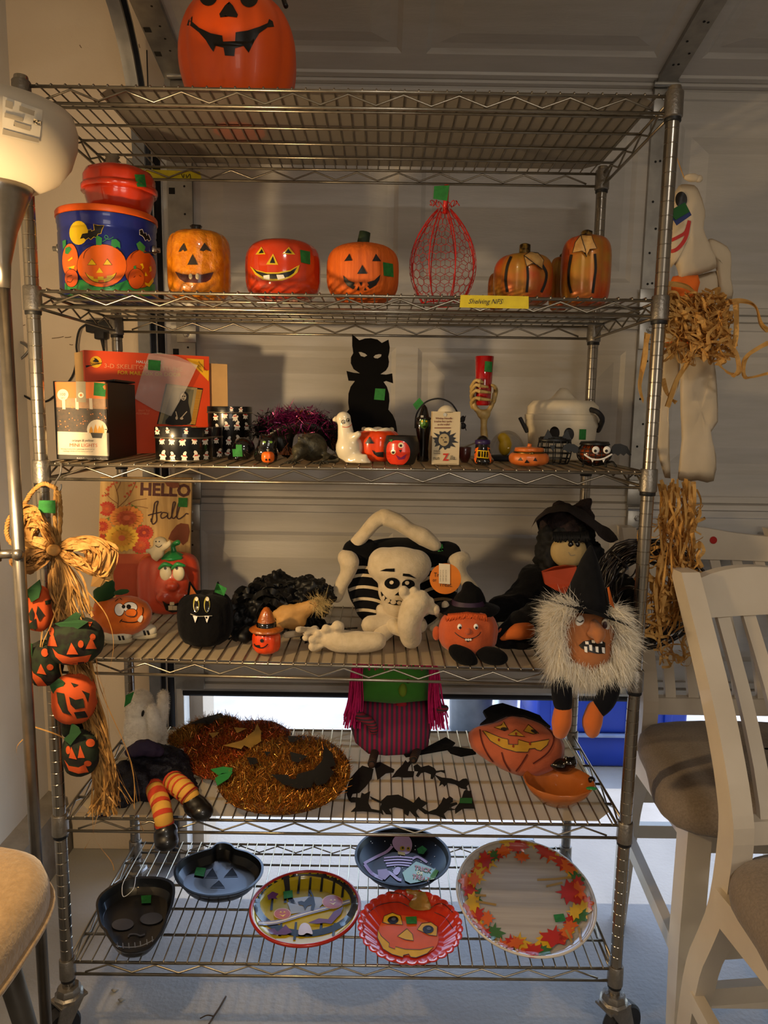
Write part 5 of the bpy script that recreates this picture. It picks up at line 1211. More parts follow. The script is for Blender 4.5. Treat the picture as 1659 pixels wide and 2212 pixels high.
# ---- pumpkin light with ghost
y = .335; zb = zt4(365, y); c, r = mid(298, 434, 1275, y); k = mpp(c); zf = lambda py: Y(365, py, y).z; g = lambda px, py, dy=0: Y(px, py, y+dy)
M_RLP = mat('red_light_plastic', '#bf452a', .32, col2='#b23c22', nscale=12, coat=.3)
t = thing('pumpkin_light', 'red plastic laughing pumpkin with bulging eyes and a small ghost', 'pumpkin', (c.x, y, zb))
m = MB().lathe(pprof(r, zf(1195)-zb, zb, .5, 16), (c.x, y, 0), 56, lobes(8, .10, .2), sy=.8)
b = part('body', m, M_RLP, t)
fc = MB().ell(g(372, 1270, -.045), (.045, .03, .06)).ell(g(372, 1266, -.075), (14*k, 12*k, 11*k)).ell(g(352, 1290, -.07), (16*k, 10*k, 14*k)).ell(g(396, 1290, -.07), (16*k, 10*k, 14*k))
part('snout', blob(fc, .004, 5), M_RLP, t); sn = bpy.data.objects[[o.name for o in t.children if o.name.startswith('snout')][-1]]
for px_ in (358, 386):
    e = part('eye', MB().ell(g(px_, 1238, -.066), (12.5*k, 8*k, 17*k), 20, 12), mat('cream_eye', '#e0d0a8', .35, coat=.4), t); pdecal('pupil', t, e, circ(px_+(-1 if px_ < 370 else -4), 1228, 3), M_BLK, 4, .0006)
    part('eyebrow', MB().limb([g(px_-14, 1228, -.068), g(px_-3, 1219, -.074), g(px_+12, 1222, -.07)], [3*k, 5*k, 3*k], 8), MG, t)
pdecal('mouth', t, [b, sn], qA([(745, 1210), (790, 1240), (860, 1240), (945, 1215), (940, 1270), (900, 1310), (840, 1325), (780, 1300)]), M_BLK, 5, .0014)
pdecal('teeth', t, [b, sn], [qA([(815, 1222), (858, 1222), (858, 1252), (815, 1252)]), qA([(802, 1256), (842, 1256), (842, 1298), (804, 1298)]), qA([(844, 1258), (884, 1258), (882, 1298), (844, 1298)])], M_TOOTH, 5, .0022)
part('leaf_cap', MB().lathe([(28*k, zf(1202)), (26*k, zf(1197)), (16*k, zf(1191)), (6*k, zf(1186))], (g(376, 1195).x, y-.02, 0), 24, lobes(7, .25)), MG, t)
part('stem', MB().limb([g(376, 1192, -.02), g(374, 1178, -.02), g(384, 1172, -.02)], [6*k, 5*k, 6*k], 10), MG, t)
m = MB().ell(g(346, 1172, -.055), (15*k, 12*k, 13*k)).ell(g(340, 1192, -.055), (15*k, 10*k, 16*k)).limb([g(330, 1190, -.055), g(318, 1190, -.06)], [7*k, 5*k]).limb([g(352, 1184, -.06), g(364, 1176, -.062), g(366, 1170, -.062)], [7*k, 6*k, 4*k]).limb([g(336, 1200, -.055), g(338, 1210, -.055)], [10*k, 4*k])
gh = part('ghost', blob(m, .0035, 3), mat('cream_plastic', '#dcc9a0', .45), t)
pdecal('ghost_face', t, gh, [circ(337, 1170, 1.5), circ(344, 1170, 1.5)]+stroke([(336, 1178), (343, 1182), (350, 1177)], 1.2), M_BLK, 4, .0008)
part('handle_ring', MB().tube([(c.x-r*.55+r*.55*math.cos(a), y+.03, zf(1275)+r*1.1*math.sin(a)) for a in [PI*.35+PI*1.2*i/16 for i in range(17)]], .006, 8), M_RLP, t)
# ---- orange squash plush with sneakers
y = .12; zb = zt4(265, y); g = lambda px, py, dy=0: Y(px, py, y+dy); k = mpp(g(265, 1350))
M_PLO = mat('orange_plush', '#d96a12', .9, col2='#cc5e0c', nscale=40, sheen=.3, bump=.2, bscale=200); M_PLG = mat('green_plush', '#1f4a22', .9, sheen=.1)
t = thing('squash_plush', 'orange stuffed pumpkin with a winking face and striped sneakers', 'plush', (g(268, 1390).x, y, zb))
R = Matrix.Rotation(math.radians(-10), 3, 'Y')
m = MB().ell(g(266, 1332), (62*k, 50*k, 44*k), 24, 16, R).ell(g(230, 1325), (30*k, 36*k, 38*k), 20, 12, R)
b = part('body', wrinkle(blob(m, .005, 4), .003, 30, 2), M_PLO, t)
part('stem', blob(MB().limb([g(222, 1290), g(232, 1272), g(238, 1262)], [20*k, 14*k, 11*k]).ell(g(226, 1280), (26*k, 14*k, 14*k)).ell(g(262, 1279, -.03), (20*k, 6*k, 7*k), rot=R), .004), M_PLG, t)
for cx_, cy_, rx, ry in ((258, 1317, 10, 13), (281, 1312, 15, 11)):
    pdecal('eye', t, b, circ(cx_, cy_, rx+1.2, ry+1.2), M_BLK, 5, .0008); pdecal('eye', t, b, circ(cx_, cy_, rx, ry), M_WHITE, 5, .0012)
pdecal('pupil', t, b, [circ(267, 1311, 4), circ(278, 1311, 5)], M_BLK, 5, .0016)
pdecal('nose', t, b, sp2(qA([(400, 1310), (430, 1290), (480, 1290), (505, 1320), (490, 1360), (440, 1365), (395, 1345)])), M_BLK, 5, .0016)
pdecal('nose', t, b, sp2(qA([(405, 1312), (432, 1295), (478, 1295), (498, 1320), (485, 1353), (442, 1358), (402, 1342)])), M_PLO, 5, .002)
pdecal('mouth_line', t, b, stroke(qA([(350, 1400), (420, 1415), (500, 1410), (545, 1370), (562, 1320), (560, 1275)]), 1.8)+stroke(qA([(345, 1418), (352, 1400), (370, 1385)]), 1.6)+stroke(qA([(300, 1220), (330, 1195)]), 1.5)+stroke(qA([(345, 1190), (365, 1205)]), 1.5), M_BLK, 5, .0012)
pdecal('tooth', t, b, sp2(qA([(510, 1395), (545, 1350), (560, 1370), (540, 1415)])), M_WHITE, 5, .0016)
M_SNK = mat('sneaker_white', '#d8cdb2', .8)
for px_, py_, dy, rt in ((258, 1385, -.015, .1), (312, 1374, .02, .25)):
    RR = Matrix.Rotation(rt, 3, 'Z'); c_ = Vector((g(px_, py_, dy).x, y+dy-.01, zb+.014))
    mm = floorclip(MB().ell(c_, (30*k, 18*k, 15*k), 20, 12, RR, .85), zb)
    s_ = part('sneaker', mm, M_SNK, t)
    pdecal('sneaker_stripe', s_, s_, [[(px_-4+8*j, py_-12), (px_+1+8*j, py_-12), (px_+7+8*j, py_+6), (px_+2+8*j, py_+6)] for j in (0, 1)], M_BLK, 5, .001)
    part('sneaker_sole', MB().lathe([(30.5*k, zb), (31*k, zb+.002), (31*k, zb+.006), (29.5*k, zb+.008)], (c_.x, c_.y, 0), 28, sy=.6, rot=None), mat('sneaker_sole', '#b8ab8c', .8), s_)
# ---- black yarn cat pumpkin
y = .10; zb = zt4(442, y); c, r = mid(385, 503, 1345, y); k = mpp(c); g = lambda px, py, dy=0: Y(px, py, y+dy); zf = lambda py: g(442, py).z
M_KFAB = mat('black_fabric', '#070607', .95, col2='#040304', nscale=60, sheen=.03, spec=.2, bump=.4, bscale=120); M_KSAT = mat('black_satin', '#070607', .5, col2='#030303', nscale=30, sheen=.03, spec=.35)
t = thing('black_cat_pumpkin', 'round black fabric cat-faced pumpkin with long eyes and fangs', 'decoration', (c.x, y, zb))
b = part('body', wrinkle(MB().lathe(pprof(r, zf(1280)-zb, zb, .6, 20), (c.x, y, 0), 64, lobes(9, .04)), .0015, 60), M_KFAB, t)
for s, px_ in ((-1, 417), (1, 470)):
    e0 = g(px_, 1281, -.01)
    er = part('ear', MB().prism([e0+Vector((-.014, 0, -.012)), e0+Vector((.014, 0, -.008)), e0+Vector((-.004*s*-1-.004, 0, .024))], (0, .008, 0)), M_KFAB, t, False)
    if s < 0: part('ear_lining', MB().prism([e0+Vector((-.008, -.0015, -.008)), e0+Vector((.009, -.0015, -.005)), e0+Vector((-.004, -.0015, .017))], (0, .001, 0)), mat('orange_brown_felt', '#a8581c', .9), er, False)
for px_ in (424, 447):
    pdecal('eye', t, b, circ(px_, 1306, 6.5, 17), mat('eye_gold', '#a89c3c', .3, coat=.6), 4, .0012); pdecal('pupil', t, b, circ(px_, 1309, 4.5, 13), M_KGL, 4, .0022); pdecal('eye_white', t, b, circ(px_+1, 1295, 3.5, 4.5), M_GH, 4, .0026)
for px_ in (422, 447): pdecal('fang', t, b, [(px_-5, 1330), (px_+5, 1331), (px_, 1345)], M_WHITE, 4, .0022)
pdecal('mouth', t, b, stroke([(412, 1326), (425, 1331), (440, 1331), (458, 1330)], 1.8), mat('grey_thread', '#8a8474', .8), 4, .0016)
tag_tape(t, b, qA([(1262, 1046), (1352, 1098), (1325, 1165), (1235, 1130)]), off=.004)
tq = [g(468, 1259, -.01), g(490, 1271, -.01), g(484, 1287, -.01), g(463, 1279, -.01)]; part('green_price_tape', MB().prism(tq, (0, .0006, 0)), M_GTAPE, t, False, 'green tape price tag')
# ---- collapsed black-haired hag
y = .20; zb = zt4(615, y); g = lambda px, py, dy=0: Y(px, py, y+dy); k = mpp(g(615, 1320))
t = thing('hag_doll', 'slumped witch doll buried in ruffled black cloth, only a pale face showing', 'doll', (g(610, 1380).x, y, zb))
m = MB().ell(g(600, 1300, .02), (80*k, 70*k, 58*k), 28, 18).ell(g(545, 1330), (52*k, 60*k, 48*k)).ell(g(670, 1290, .0), (48*k, 55*k, 45*k)).ell(g(530, 1360, -.04), (40*k, 40*k, 26*k)).ell(g(640, 1360, .03), (70*k, 60*k, 20*k))
part('cloth', floorclip(wrinkle(wrinkle(blob(floorclip(m, zb), .0045, 2), .022, 22, 4), .008, 70, 2), zb), M_KSAT, t)
random.seed(12)
m = MB()
for i in range(60):
    a = random.uniform(0, 2*PI); ph = random.uniform(.1, 1.2); c_ = g(605, 1305)+Vector((88*k*math.cos(a)*math.cos(ph), -62*k*abs(math.sin(a))*math.cos(ph), 50*k*math.sin(ph)))
    p2 = c_+Vector((random.uniform(-.04, .04), -.012, random.uniform(-.03, .012))); m.ribbon(smoothpath([c_, (c_+p2)/2+Vector((0, -.012, .01)), p2], 4), random.uniform(.008, .016), tw=random.uniform(-2, 2))
part('ruffles', m, M_KSAT, t, stuff=True)
m = MB()
for i in range(70):
    a = random.uniform(0, 1); c_ = g(700-50*a, 1270+95*a, -.05); p2 = c_+Vector((random.uniform(-.02, .03), -random.uniform(.0, .02), random.uniform(-.025, .02))); m.ribbon(smoothpath([c_, (c_+p2)/2+Vector((0, -.006, .005)), p2], 3), random.uniform(.006, .013), tw=random.uniform(-3, 3))
part('ruffle_collar', m, M_KSAT, t, stuff=True)
M_HAGS = mat('hag_skin', '#b98c4e', .7, col2='#a3783e', nscale=30)
fc = part('face', wrinkle(blob(MB().ell(g(628, 1334, -.075), (34*k, 22*k, 26*k), rot=Matrix.Rotation(.5, 3, 'Y')).limb([g(612, 1345, -.085), g(600, 1352, -.10)], [14*k, 8*k]).limb([g(650, 1320, -.07), g(690, 1300, -.075)], [20*k, 10*k]).ell(g(594, 1326, -.08), (6*k, 6*k, 7*k)), .004, 4), .003, 40), M_HAGS, t)
m = MB()
for i in range(420):
    p = g(random.gauss(690, 9), random.gauss(1303, 8), -.085); d = Vector((random.gauss(.4, .6), -random.uniform(0, .6), random.gauss(-.1, .7))).normalized()*random.uniform(.012, .03); m.add([p-Vector((.0005, 0, .0003)), p+Vector((.0005, 0, .0003)), p+d], [(0, 1, 2)])
part('hair_tuft', m, mat('pale_hair', '#a8905c', .7), t, False, stuff=True)
m = MB()
for i in range(16):
    x0 = random.uniform(500, 570); p = g(x0, random.uniform(1380, 1392), -.06); p.z = max(p.z, zb+.01); e = p+Vector((random.uniform(-.03, .02), random.uniform(-.03, .0), 0)); e.z = zb+.003
    m.ribbon(smoothpath([p+Vector((0, .02, .015)), p, e], 4), .003, tw=random.uniform(-3, 3))
for i in range(12):
    p = g(random.uniform(705, 745), random.uniform(1325, 1355), 0); p.z = zb+.008; e = p+Vector((random.uniform(.01, .05), random.uniform(-.03, .03), 0)); e.z = zb+.003
    m.ribbon(smoothpath([p+Vector((-.02, 0, .01)), p, e], 4), .004, tw=random.uniform(-3, 3))
part('fringe', m, M_KSAT, t, stuff=True)
# ---- small ceramic pumpkin with hat
y = .05; zb = zt4(577, y); c, r = mid(545, 607, 1385, y); k = mpp(c); g = lambda px, py, dy=0: Y(px, py, y+dy); zf = lambda py: g(577, py).z
t = thing('hatted_pumpkin', 'small winking ceramic pumpkin wearing a brown witch hat', 'figurine', (c.x, y, zb))
b = part('pumpkin', MB().lathe(pprof(r, zf(1358)-zb, zb, .6), (c.x, y, 0), 44, lobes(9, .07, .15)), M_ORGL, t)
M_BRG = mat('brown_glaze', '#a3541a', .25, coat=.6, bump=.5, bscale=140)
part('hat', MB().lathe([(36*k, zf(1361)), (37.5*k, zf(1358)), (30*k, zf(1354)), (21*k, zf(1352)), (19*k, zf(1340)), (12*k, zf(1322)), (6*k, zf(1313)), (1*k, zf(1311))], (c.x, y, 0), 36), M_BRG, t)
part('hat_band', MB().lathe([(21.8*k, zf(1352)), (21.2*k, zf(1343)), (19*k, zf(1342))], (c.x, y, 0), 32, capb=False, capt=False), M_KGL, t)
pdecal('face', t, b, [circ(566, 1384, 4)]+stroke(qB([(190, 1060), (205, 1040), (220, 1048)]), 2)+stroke(qB([(252, 1060), (268, 1050)]), 2)+stroke(qB([(178, 1120), (190, 1140), (230, 1152), (262, 1142), (284, 1122)]), 2.2)+[qB([(185, 1130), (220, 1130), (225, 1150), (200, 1150)])], M_BLK, 5, .001)
# ---- skeleton plush
y = .24; zb = zt4(870, y); g = lambda px, py, dy=0: Y(px, py, y+dy); k = mpp(g(870, 1280))
M_BPL = mat('bone_plush', '#c4b293', .95, col2='#b6a484', nscale=60, sheen=.35, bump=.25, bscale=220); M_KPL = mat('black_plush', '#060608', .95, sheen=.04, spec=.2)
t = thing('skeleton_plush', 'big plush skeleton sitting with arms raised over its head and bare feet forward', 'plush', (g(870, 1340).x, y, zb))
m = MB().ell(g(870, 1262, .03), (122*k, 70*k, 84*k), 28, 18, None, .85).ell(g(870, 1195, .03), (105*k, 50*k, 34*k), 24, 12).ell(g(860, 1310, .0), (95*k, 75*k, 50*k), 24, 14)
m.limb([g(795, 1185), g(762, 1182, -.01), g(752, 1190, -.015)], [22*k, 18*k, 14*k]).limb([g(945, 1190), g(975, 1190, -.01), g(985, 1205, -.015)], [22*k, 20*k, 14*k])
m.limb([g(765, 1185), g(772, 1172)], [16*k, 15*k])
b = part('torso', blob(floorclip(m, zb), .006, 4), M_KPL, t)
rb = []
for i, (y0, bend) in enumerate(((1245, 8), (1270, 10), (1296, 12), (1320, 10), (1228, 4))):
    pdecal('rib_stripe', t, b, stroke([(738, y0+12), (775, y0-2), (815, y0+2), (850, y0+bend+8)], 6.5), M_BPL, 7, .0015); pdecal('rib_stripe', t, b, stroke([(1000, y0+12), (965, y0-2), (930, y0+2), (900, y0+bend+8)], 6.5), M_BPL, 7, .0015)

m = MB().ell(g(862, 1225, -.075), (66*k, 44*k, 42*k), 26, 16).ell(g(862, 1275, -.085), (44*k, 38*k, 40*k), 22, 14).ell(g(862, 1305, -.085), (36*k, 32*k, 32*k), 20, 12).ell(g(830, 1215, -.07), (34*k, 36*k, 32*k)).ell(g(897, 1220, -.07), (34*k, 36*k, 32*k))
sk = part('skull', blob(m, .005, 6), M_BPL, t)
for pl in (circ(847, 1260, 16.5, 12.5), circ(882, 1262, 14, 10.5)): pdecal('eye', t, sk, pl, M_KPL, 6, .001)
pdecal('pupil', t, sk, [circ(846, 1258, 4.5), circ(879, 1259, 4.5)], M_BPL, 5, .0022)
pdecal('eyebrow', t, sk, [qC([(530, 578), (580, 560), (650, 558), (650, 585), (600, 582)]), qC([(718, 598), (770, 602), (830, 640), (770, 625), (716, 618)])], M_KPL, 6, .001)
pdecal('nose', t, sk, [qC([(650, 775), (690, 742), (720, 770), (700, 780)])], M_KPL, 6, .001)
mo = sp2(qC([(540, 745), (575, 790), (630, 815), (700, 820), (706, 850), (650, 855), (590, 835), (548, 790)]), 3)
pdecal('mouth', t, sk, mo, M_KPL, 6, .001)
pdecal('teeth', t, sk, [qC(circ(562, 795, 12, 18)), qC(circ(595, 818, 20, 17)), qC(circ(640, 830, 24, 18)), qC(circ(688, 836, 20, 15))], M_BPL, 5, .0022)
pdecal('teeth', t, sk, [], M_BPL) if False else None
def bone(pts, rad, name='arm_bone'): return part(name, blob(MB().limb(pts, rad, 14), .005, 4), M_BPL, t)
bone([g(768, 1175, -.01), g(790, 1150, -.015), g(812, 1125, -.02), g(832, 1116, -.02)], [15*k, 15*k, 16*k, 18*k])
bone([g(830, 1117, -.02), g(860, 1128, -.02), g(885, 1145, -.02), g(915, 1160, -.02), g(940, 1178, -.02)], [19*k, 18*k, 16*k, 20*k, 14*k])
bone([g(748, 1205, -.02), g(755, 1215, -.03), g(750, 1240, -.03), g(738, 1262, -.03), g(728, 1290, -.03)], [20*k, 22*k, 16*k, 15*k, 13*k])
bone([g(1000, 1208, -.02), g(985, 1215, -.03), g(998, 1245, -.03), g(1015, 1265, -.03), g(1035, 1290, -.03)], [18*k, 20*k, 14*k, 14*k, 12*k])
part('pelvis', blob(floorclip(MB().ell(g(845, 1325, -.08), (30*k, 20*k, 16*k)).ell(g(825, 1318, -.08), (14*k, 14*k, 14*k)).limb([g(850, 1345, -.10), g(800, 1350, -.11)], [18*k, 20*k]).limb([g(870, 1345, -.10), g(905, 1350, -.13)], [18*k, 18*k]), zb), .005), M_BPL, t)
# left foot lying on its side, right foot sole up
y2 = .07; g2 = lambda px, py, dy=0: Y(px, py, y2+dy); k2 = mpp(g2(800, 1380)); zb2 = zt4(760, y2)
m = MB().limb([g2(815, 1385), g2(775, 1388), g2(735, 1385), g2(712, 1378)], [20*k2, 25*k2, 26*k2, 22*k2], 16)
for i, (dx, dz, rr) in enumerate(((738, 1352, 12), (714, 1358, 10), (696, 1368, 9), (684, 1381, 9), (684, 1397, 9))): m.limb([g2(720, 1378), g2(dx-3, dz+3, -.01), g2(dx-10, dz, -.012)], [9*k2, rr*.8*k2, rr*k2])
m.limb([g2(820, 1375, .04), g2(838, 1358, .06)], [18*k2, 20*k2])
part('foot', blob(floorclip(m, zb2), .003, 2), M_BPL, t)
m = MB().limb([g2(888, 1378, .02), g2(884, 1345, 0), g2(893, 1315, -.005), g2(905, 1300, -.005)], [24*k2, 26*k2, 29*k2, 27*k2], 16)
for i, (px_, py_, rr) in enumerate(((872, 1276, 11.5), (894, 1276, 9.5), (914, 1284, 9), (930, 1298, 8.5), (941, 1314, 9))): m.limb([g2(895+i*5, 1302+i*3), g2(px_, py_+8, -.006), g2(px_, py_, -.008)], [9*k2, rr*.8*k2, rr*k2])
m.limb([g2(880, 1365, .03), g2(850, 1352, .05)], [16*k2, 18*k2])
part('foot', blob(floorclip(m, zt4(890, y2)), .003, 2), M_BPL, t)
def hand(pts, base, rr, nm='hand'):
    m = MB().ell(base, rr*1.6)
    for p in pts: m.limb([base, base.lerp(p, .6), p], [rr*1.1, rr, rr*1.1])
    return part(nm, blob(m, .004, 3), M_BPL, t)
hand([g2(945, 1324, .03), g2(962, 1306, .02), g2(936, 1358, .03), g2(950, 1372, .03)], g2(962, 1338, .04), 8.5*k2)
hand([g2(618, 1372, .03), g2(645, 1360, .01), g2(660, 1378, -.01), g2(690, 1372, -.01)], g2(680, 1362, .06), 7.5*k2)
tg = g(962, 1250, -.11); rr = 34*mpp(tg)
tgo = part('paper_tag', MB().lathe([(rr, 0), (rr, .001)], tg, 32, rot=Matrix.Rotation(PI/2, 3, 'X')), mat('orange_paper', '#d9781c', .7), t, False, 'round orange paper tag')
ptext(t, tgo, 'Trick', 937, 1246, 10, M_BLK, .05, .8); ptext(t, tgo, 'or', 934, 1256, 8, M_BLK, .05, .8); ptext(t, tgo, 'Treat.', 948, 1266, 10, M_BLK, .06, .85)
tw = part('care_label', MB().prism([g(948, 1217, -.113), g(972, 1219, -.113), g(972, 1262, -.113), g(948, 1260, -.113)], (0, .0006, 0)), M_CARDW, t, False)
for i in range(3): ptext(t, tw, 'suitable ages 3 and up', 952+6*i, 1256, 2.4, M_INK, -PI/2, .85)
tag_tape(t, b, [(944, 1180), (956, 1175), (958, 1190), (946, 1192)])
# ---- pumpkin witch plush
y = .065; zb = zt4(1010, y); g = lambda px, py, dy=0: Y(px, py, y+dy); k = mpp(g(1010, 1350))
M_ORP = mat('orange_cloth', '#b9501f', .85, col2='#ab4618', nscale=30, sheen=.25, bump=.2, bscale=150)
t = thing('pumpkin_witch_plush', 'orange stuffed pumpkin girl with yarn fringe, black hat and black shoes', 'plush', (g(1010, 1420).x, y, zb))
m = MB().lathe(pprof(64*k, 96*k, g(1010, 1410).z, .72, 16, dip=0), (g(1011, 1360).x, y, 0), 56, lobes(11, .05, .1), sy=.85)
b = part('head', wrinkle(m, .002, 40), M_ORP, t)
for px_, dz in ((943, 1368), (1083, 1372)): part('ear', MB().ell(g(px_, dz), (9*k, 8*k, 16*k)), M_ORP, t)
for px_ in (993, 1028):
    e = part('eye', MB().ell(hit([b], px_, 1354)[0], (5*k, 3*k, 6.5*k)), M_WHITE, t); pdecal('pupil', t, e, circ(px_+1, 1356, 2.8), M_BLK, 3, .0006)
part('nose', MB().ell(hit([b], 1011, 1364)[0], (7*k, 6*k, 7*k)), M_ORP, t)
pdecal('smile', t, b, stroke(qC([(1140, 1078), (1165, 1100), (1210, 1125), (1255, 1130), (1300, 1120), (1335, 1100), (1352, 1075)]), 1.6)+[qC([(1215, 1128), (1295, 1125), (1245, 1158)])], M_BLK, 5, .001); pdecal('teeth', t, b, [qC(circ(x, 1137, 9)) for x in (1232, 1250, 1268)], M_WHITE, 4, .0016)
m = MB(); random.seed(8)
for i in range(75):
    x = 965+85*i/74; h0 = hit([b], x, 1332+abs(x-1008)*.12)[0]
    if h0 is None: continue
    p1 = g(x*.92+1008*.08, 1322+abs(x-1008)*.1, -.01); m.tube(smoothpath([p1, (p1+h0)/2+Vector((0, -.012, .004)), h0+Vector((random.uniform(-.003, .003), -.003, random.uniform(-.006, .002)))], 3), .0016, 5)
part('yarn_fringe', m, mat('orange_yarn', '#c4511c', .9), t, stuff=True)
hc = g(1010, 1308, .035)
part('hat_brim', MB().lathe([(70*k, hc.z-.010), (72*k, hc.z-.006), (40*k, hc.z+.004), (34*k, hc.z+.006)], hc-Vector((0, 0, hc.z)), 36, lambda a, tt: 1+.05*math.sin(3*a)), M_KFAB, t)
part('hat_crown', blob(MB().limb([hc+Vector((0, 0, 0)), hc+Vector((.004, 0, .022)), hc+Vector((.0, .0, .040))], [36*k, 26*k, 15*k]).limb([hc+Vector((0, 0, .035)), hc+Vector((.02, 0, .03)), hc+Vector((.035, -.005, .008))], [15*k, 11*k, 6*k]), .004), M_KFAB, t)
part('hat_ribbon', MB().lathe([(38*k, hc.z+.004), (34*k, hc.z+.014)], hc-Vector((0, 0, hc.z)), 30, capb=False, capt=False), mat('purple_ribbon', '#2c1430', .6), t)
for px_, py_, rt in ((1000, 1410, .5), (1062, 1412, .15)):
    part('shoe', floorclip(MB().ell(Vector((g(px_, py_, -.045).x, y-.05, zb+.016)), (34*k, 20*k, 19*k), 20, 12, Matrix.Rotation(rt, 3, 'Y') @ Matrix.Rotation(-.2, 3, 'Z')), zb), M_KFAB, t)
tag_tape(t, b, [(1066, 1400), (1078, 1388), (1082, 1404), (1072, 1414)])
# ---- large black witch doll
y = .27; zb = zt4(1210, y); g = lambda px, py, dy=0: Y(px, py, y+dy); k = mpp(g(1220, 1250))
M_HATM = mat('hat_mesh_brown', '#2a1a1a', .9, col2='#150d0e', nscale=260, bump=.3, bscale=400); M_FACE = mat('doll_face_cream', '#b79c68', .85)
t = thing('black_witch_doll', 'large black-haired witch doll with floppy hat and orange scarf, arms spread', 'doll', (g(1230, 1340).x, y, zb))
m = MB().ell(g(1230, 1300), (110*k, 70*k, 85*k), 26, 16).limb([g(1160, 1260), g(1125, 1300, -.05), g(1075, 1320, -.10)], [44*k, 34*k, 26*k]).ell(g(1330, 1300, .0), (50*k, 50*k, 70*k)).ell(g(1230, 1345, -.03), (130*k, 90*k, 30*k))
part('dress', floorclip(wrinkle(blob(floorclip(m, zb), .006, 3), .012, 18, 3), zb), M_KFAB, t)
m = MB().limb([g(1180, 1320, -.10), g(1130, 1345, -.17), g(1090, 1375, -.20)], [30*k, 26*k, 20*k]).ell(g(1120, 1385, -.185), (60*k, 26*k, 14*k))
part('sleeve', floorclip(wrinkle(blob(floorclip(m, zb), .005, 3), .006, 30, 1), zb), M_KFAB, t)
part('hand', blob(MB().limb([g(1140, 1362, -.20), g(1118, 1365, -.215), g(1098, 1372, -.22)], [16*k, 17*k, 9*k]).limb([g(1105, 1372, -.22), g(1084, 1380, -.22)], [9*k, 5*k]), .004), mat('orange_felt', '#b4581a', .9), t)
m = MB().ell(g(1222, 1175), (62*k, 52*k, 58*k), 24, 16).ell(g(1182, 1200, .0), (26*k, 40*k, 40*k)).ell(g(1275, 1205, .0), (26*k, 40*k, 40*k))
part('hair', wrinkle(blob(m, .005, 3), .012, 45, 6), mat('black_hair', '#060506', .8), t)
fc = part('face', blob(MB().ell(g(1228, 1190, -.045), (38*k, 24*k, 36*k), 20, 14).ell(g(1238, 1182, -.068), (6.5*k, 5*k, 6*k)), .003, 3), M_FACE, t)
for px_ in (1233, 1247): part('eye', MB().ell(hit([fc], px_, 1176)[0], (6*k, 4*k, 6*k)), M_KGL, t)
pdecal('mouth', t, fc, stroke([(1228, 1192), (1233, 1200), (1242, 1198)], 1.2), mat('grey_thread', '#8a8474', .8), 4, .0012)
m = MB(); random.seed(4)
for i in range(60):
    x = 1195+i*1.3; p0 = g(x, 1150, -.05); m.tube(smoothpath([p0, g(x+random.uniform(-2, 2), 1160, -.068), g(x+random.uniform(-4, 4), 1168+random.uniform(-3, 4), -.066)], 3), .0022, 5)
part('fringe', m, mat('black_hair', '#060506', .8), t, stuff=True)
part('scarf', wrinkle(MB().prism([g(1172, 1236, -.07), g(1200, 1226, -.09), g(1225, 1222, -.10), g(1246, 1224, -.09), g(1240, 1262, -.09), g(1226, 1286, -.09), g(1200, 1275, -.09), g(1178, 1262, -.075)], (0, .012, 0)), .002, 50), mat('orange_satin', '#a83a14', .6), t, False, 'orange scarf')
# floppy hat: drooping brim plus folded crown
fe = smoothpath([g(1148, 1144, -.075), g(1164, 1122, -.085), g(1194, 1106, -.085), g(1226, 1106, -.085), g(1256, 1126, -.085), g(1286, 1150, -.08), g(1312, 1172, -.06), g(1336, 1166, -.04)], 4)
mi = smoothpath([g(1158, 1122, -.01), g(1178, 1102, -.02), g(1204, 1090, -.02), g(1230, 1090, -.02), g(1256, 1100, -.02), g(1286, 1122, -.02), g(1316, 1142, -.01), g(1332, 1156, .0)], 4)
be = smoothpath([g(1165, 1150, .06), g(1180, 1125, .07), g(1204, 1110, .08), g(1230, 1105, .08), g(1256, 1112, .08), g(1284, 1132, .08), g(1310, 1152, .07), g(1326, 1162, .06)], 4)
m = MB(); m.v = fe+mi+be; n_ = len(fe)
for q_ in (0, n_):
    for j in range(n_-1): m.f.append((q_+j, q_+j+1, q_+n_+j+1, q_+n_+j))
part('hat_brim', wrinkle(m, .004, 30), M_HATM, t)
m = MB().limb([g(1218, 1140, .01), g(1210, 1108, .01), g(1205, 1092, .01)], [50*k, 32*k, 12*k], 16).limb([g(1240, 1138, .02), g(1255, 1110, .02), g(1266, 1090, .02), g(1272, 1082, .02)], [44*k, 30*k, 16*k, 7*k], 16)
part('hat_crown', wrinkle(blob(m, .005, 4), .007, 40, 2), M_HATM, t)
# ---- white-haired witch plush on the shelf edge
y = -.06; zb = zt4(1265, .03); g = lambda px, py, dy=0: Y(px, py, y+dy); k = mpp(g(1265, 1380))
M_WSK = mat('witch_skin', '#a8683a', .85, col2='#9c5e32', nscale=30, sheen=.2)
t = thing('witch_plush', 'white-haired witch plush with crooked nose, legs dangling over the shelf edge', 'plush', (g(1268, 1440).x, -.02, zb))
m = MB().ell(g(1268, 1378, .02), (70*k, 52*k, 70*k), 26, 18).ell(g(1272, 1410, -.005), (50*k, 42*k, 46*k), 20, 14)
hd = part('head', blob(m, .005, 4), M_WSK, t)
nh = hit([hd], 1285, 1362)[0]
part('nose', blob(MB().limb([nh+Vector((0, .012, 14*k)), nh+Vector((.0, -.022, 0)), nh+Vector((-.003, -.032, -10*k))], [9*k, 16*k, 8*k]).ell(nh+Vector((0, -.008, -4*k)), (20*k, 14*k, 11*k)), .0035, 4), M_WSK, t)
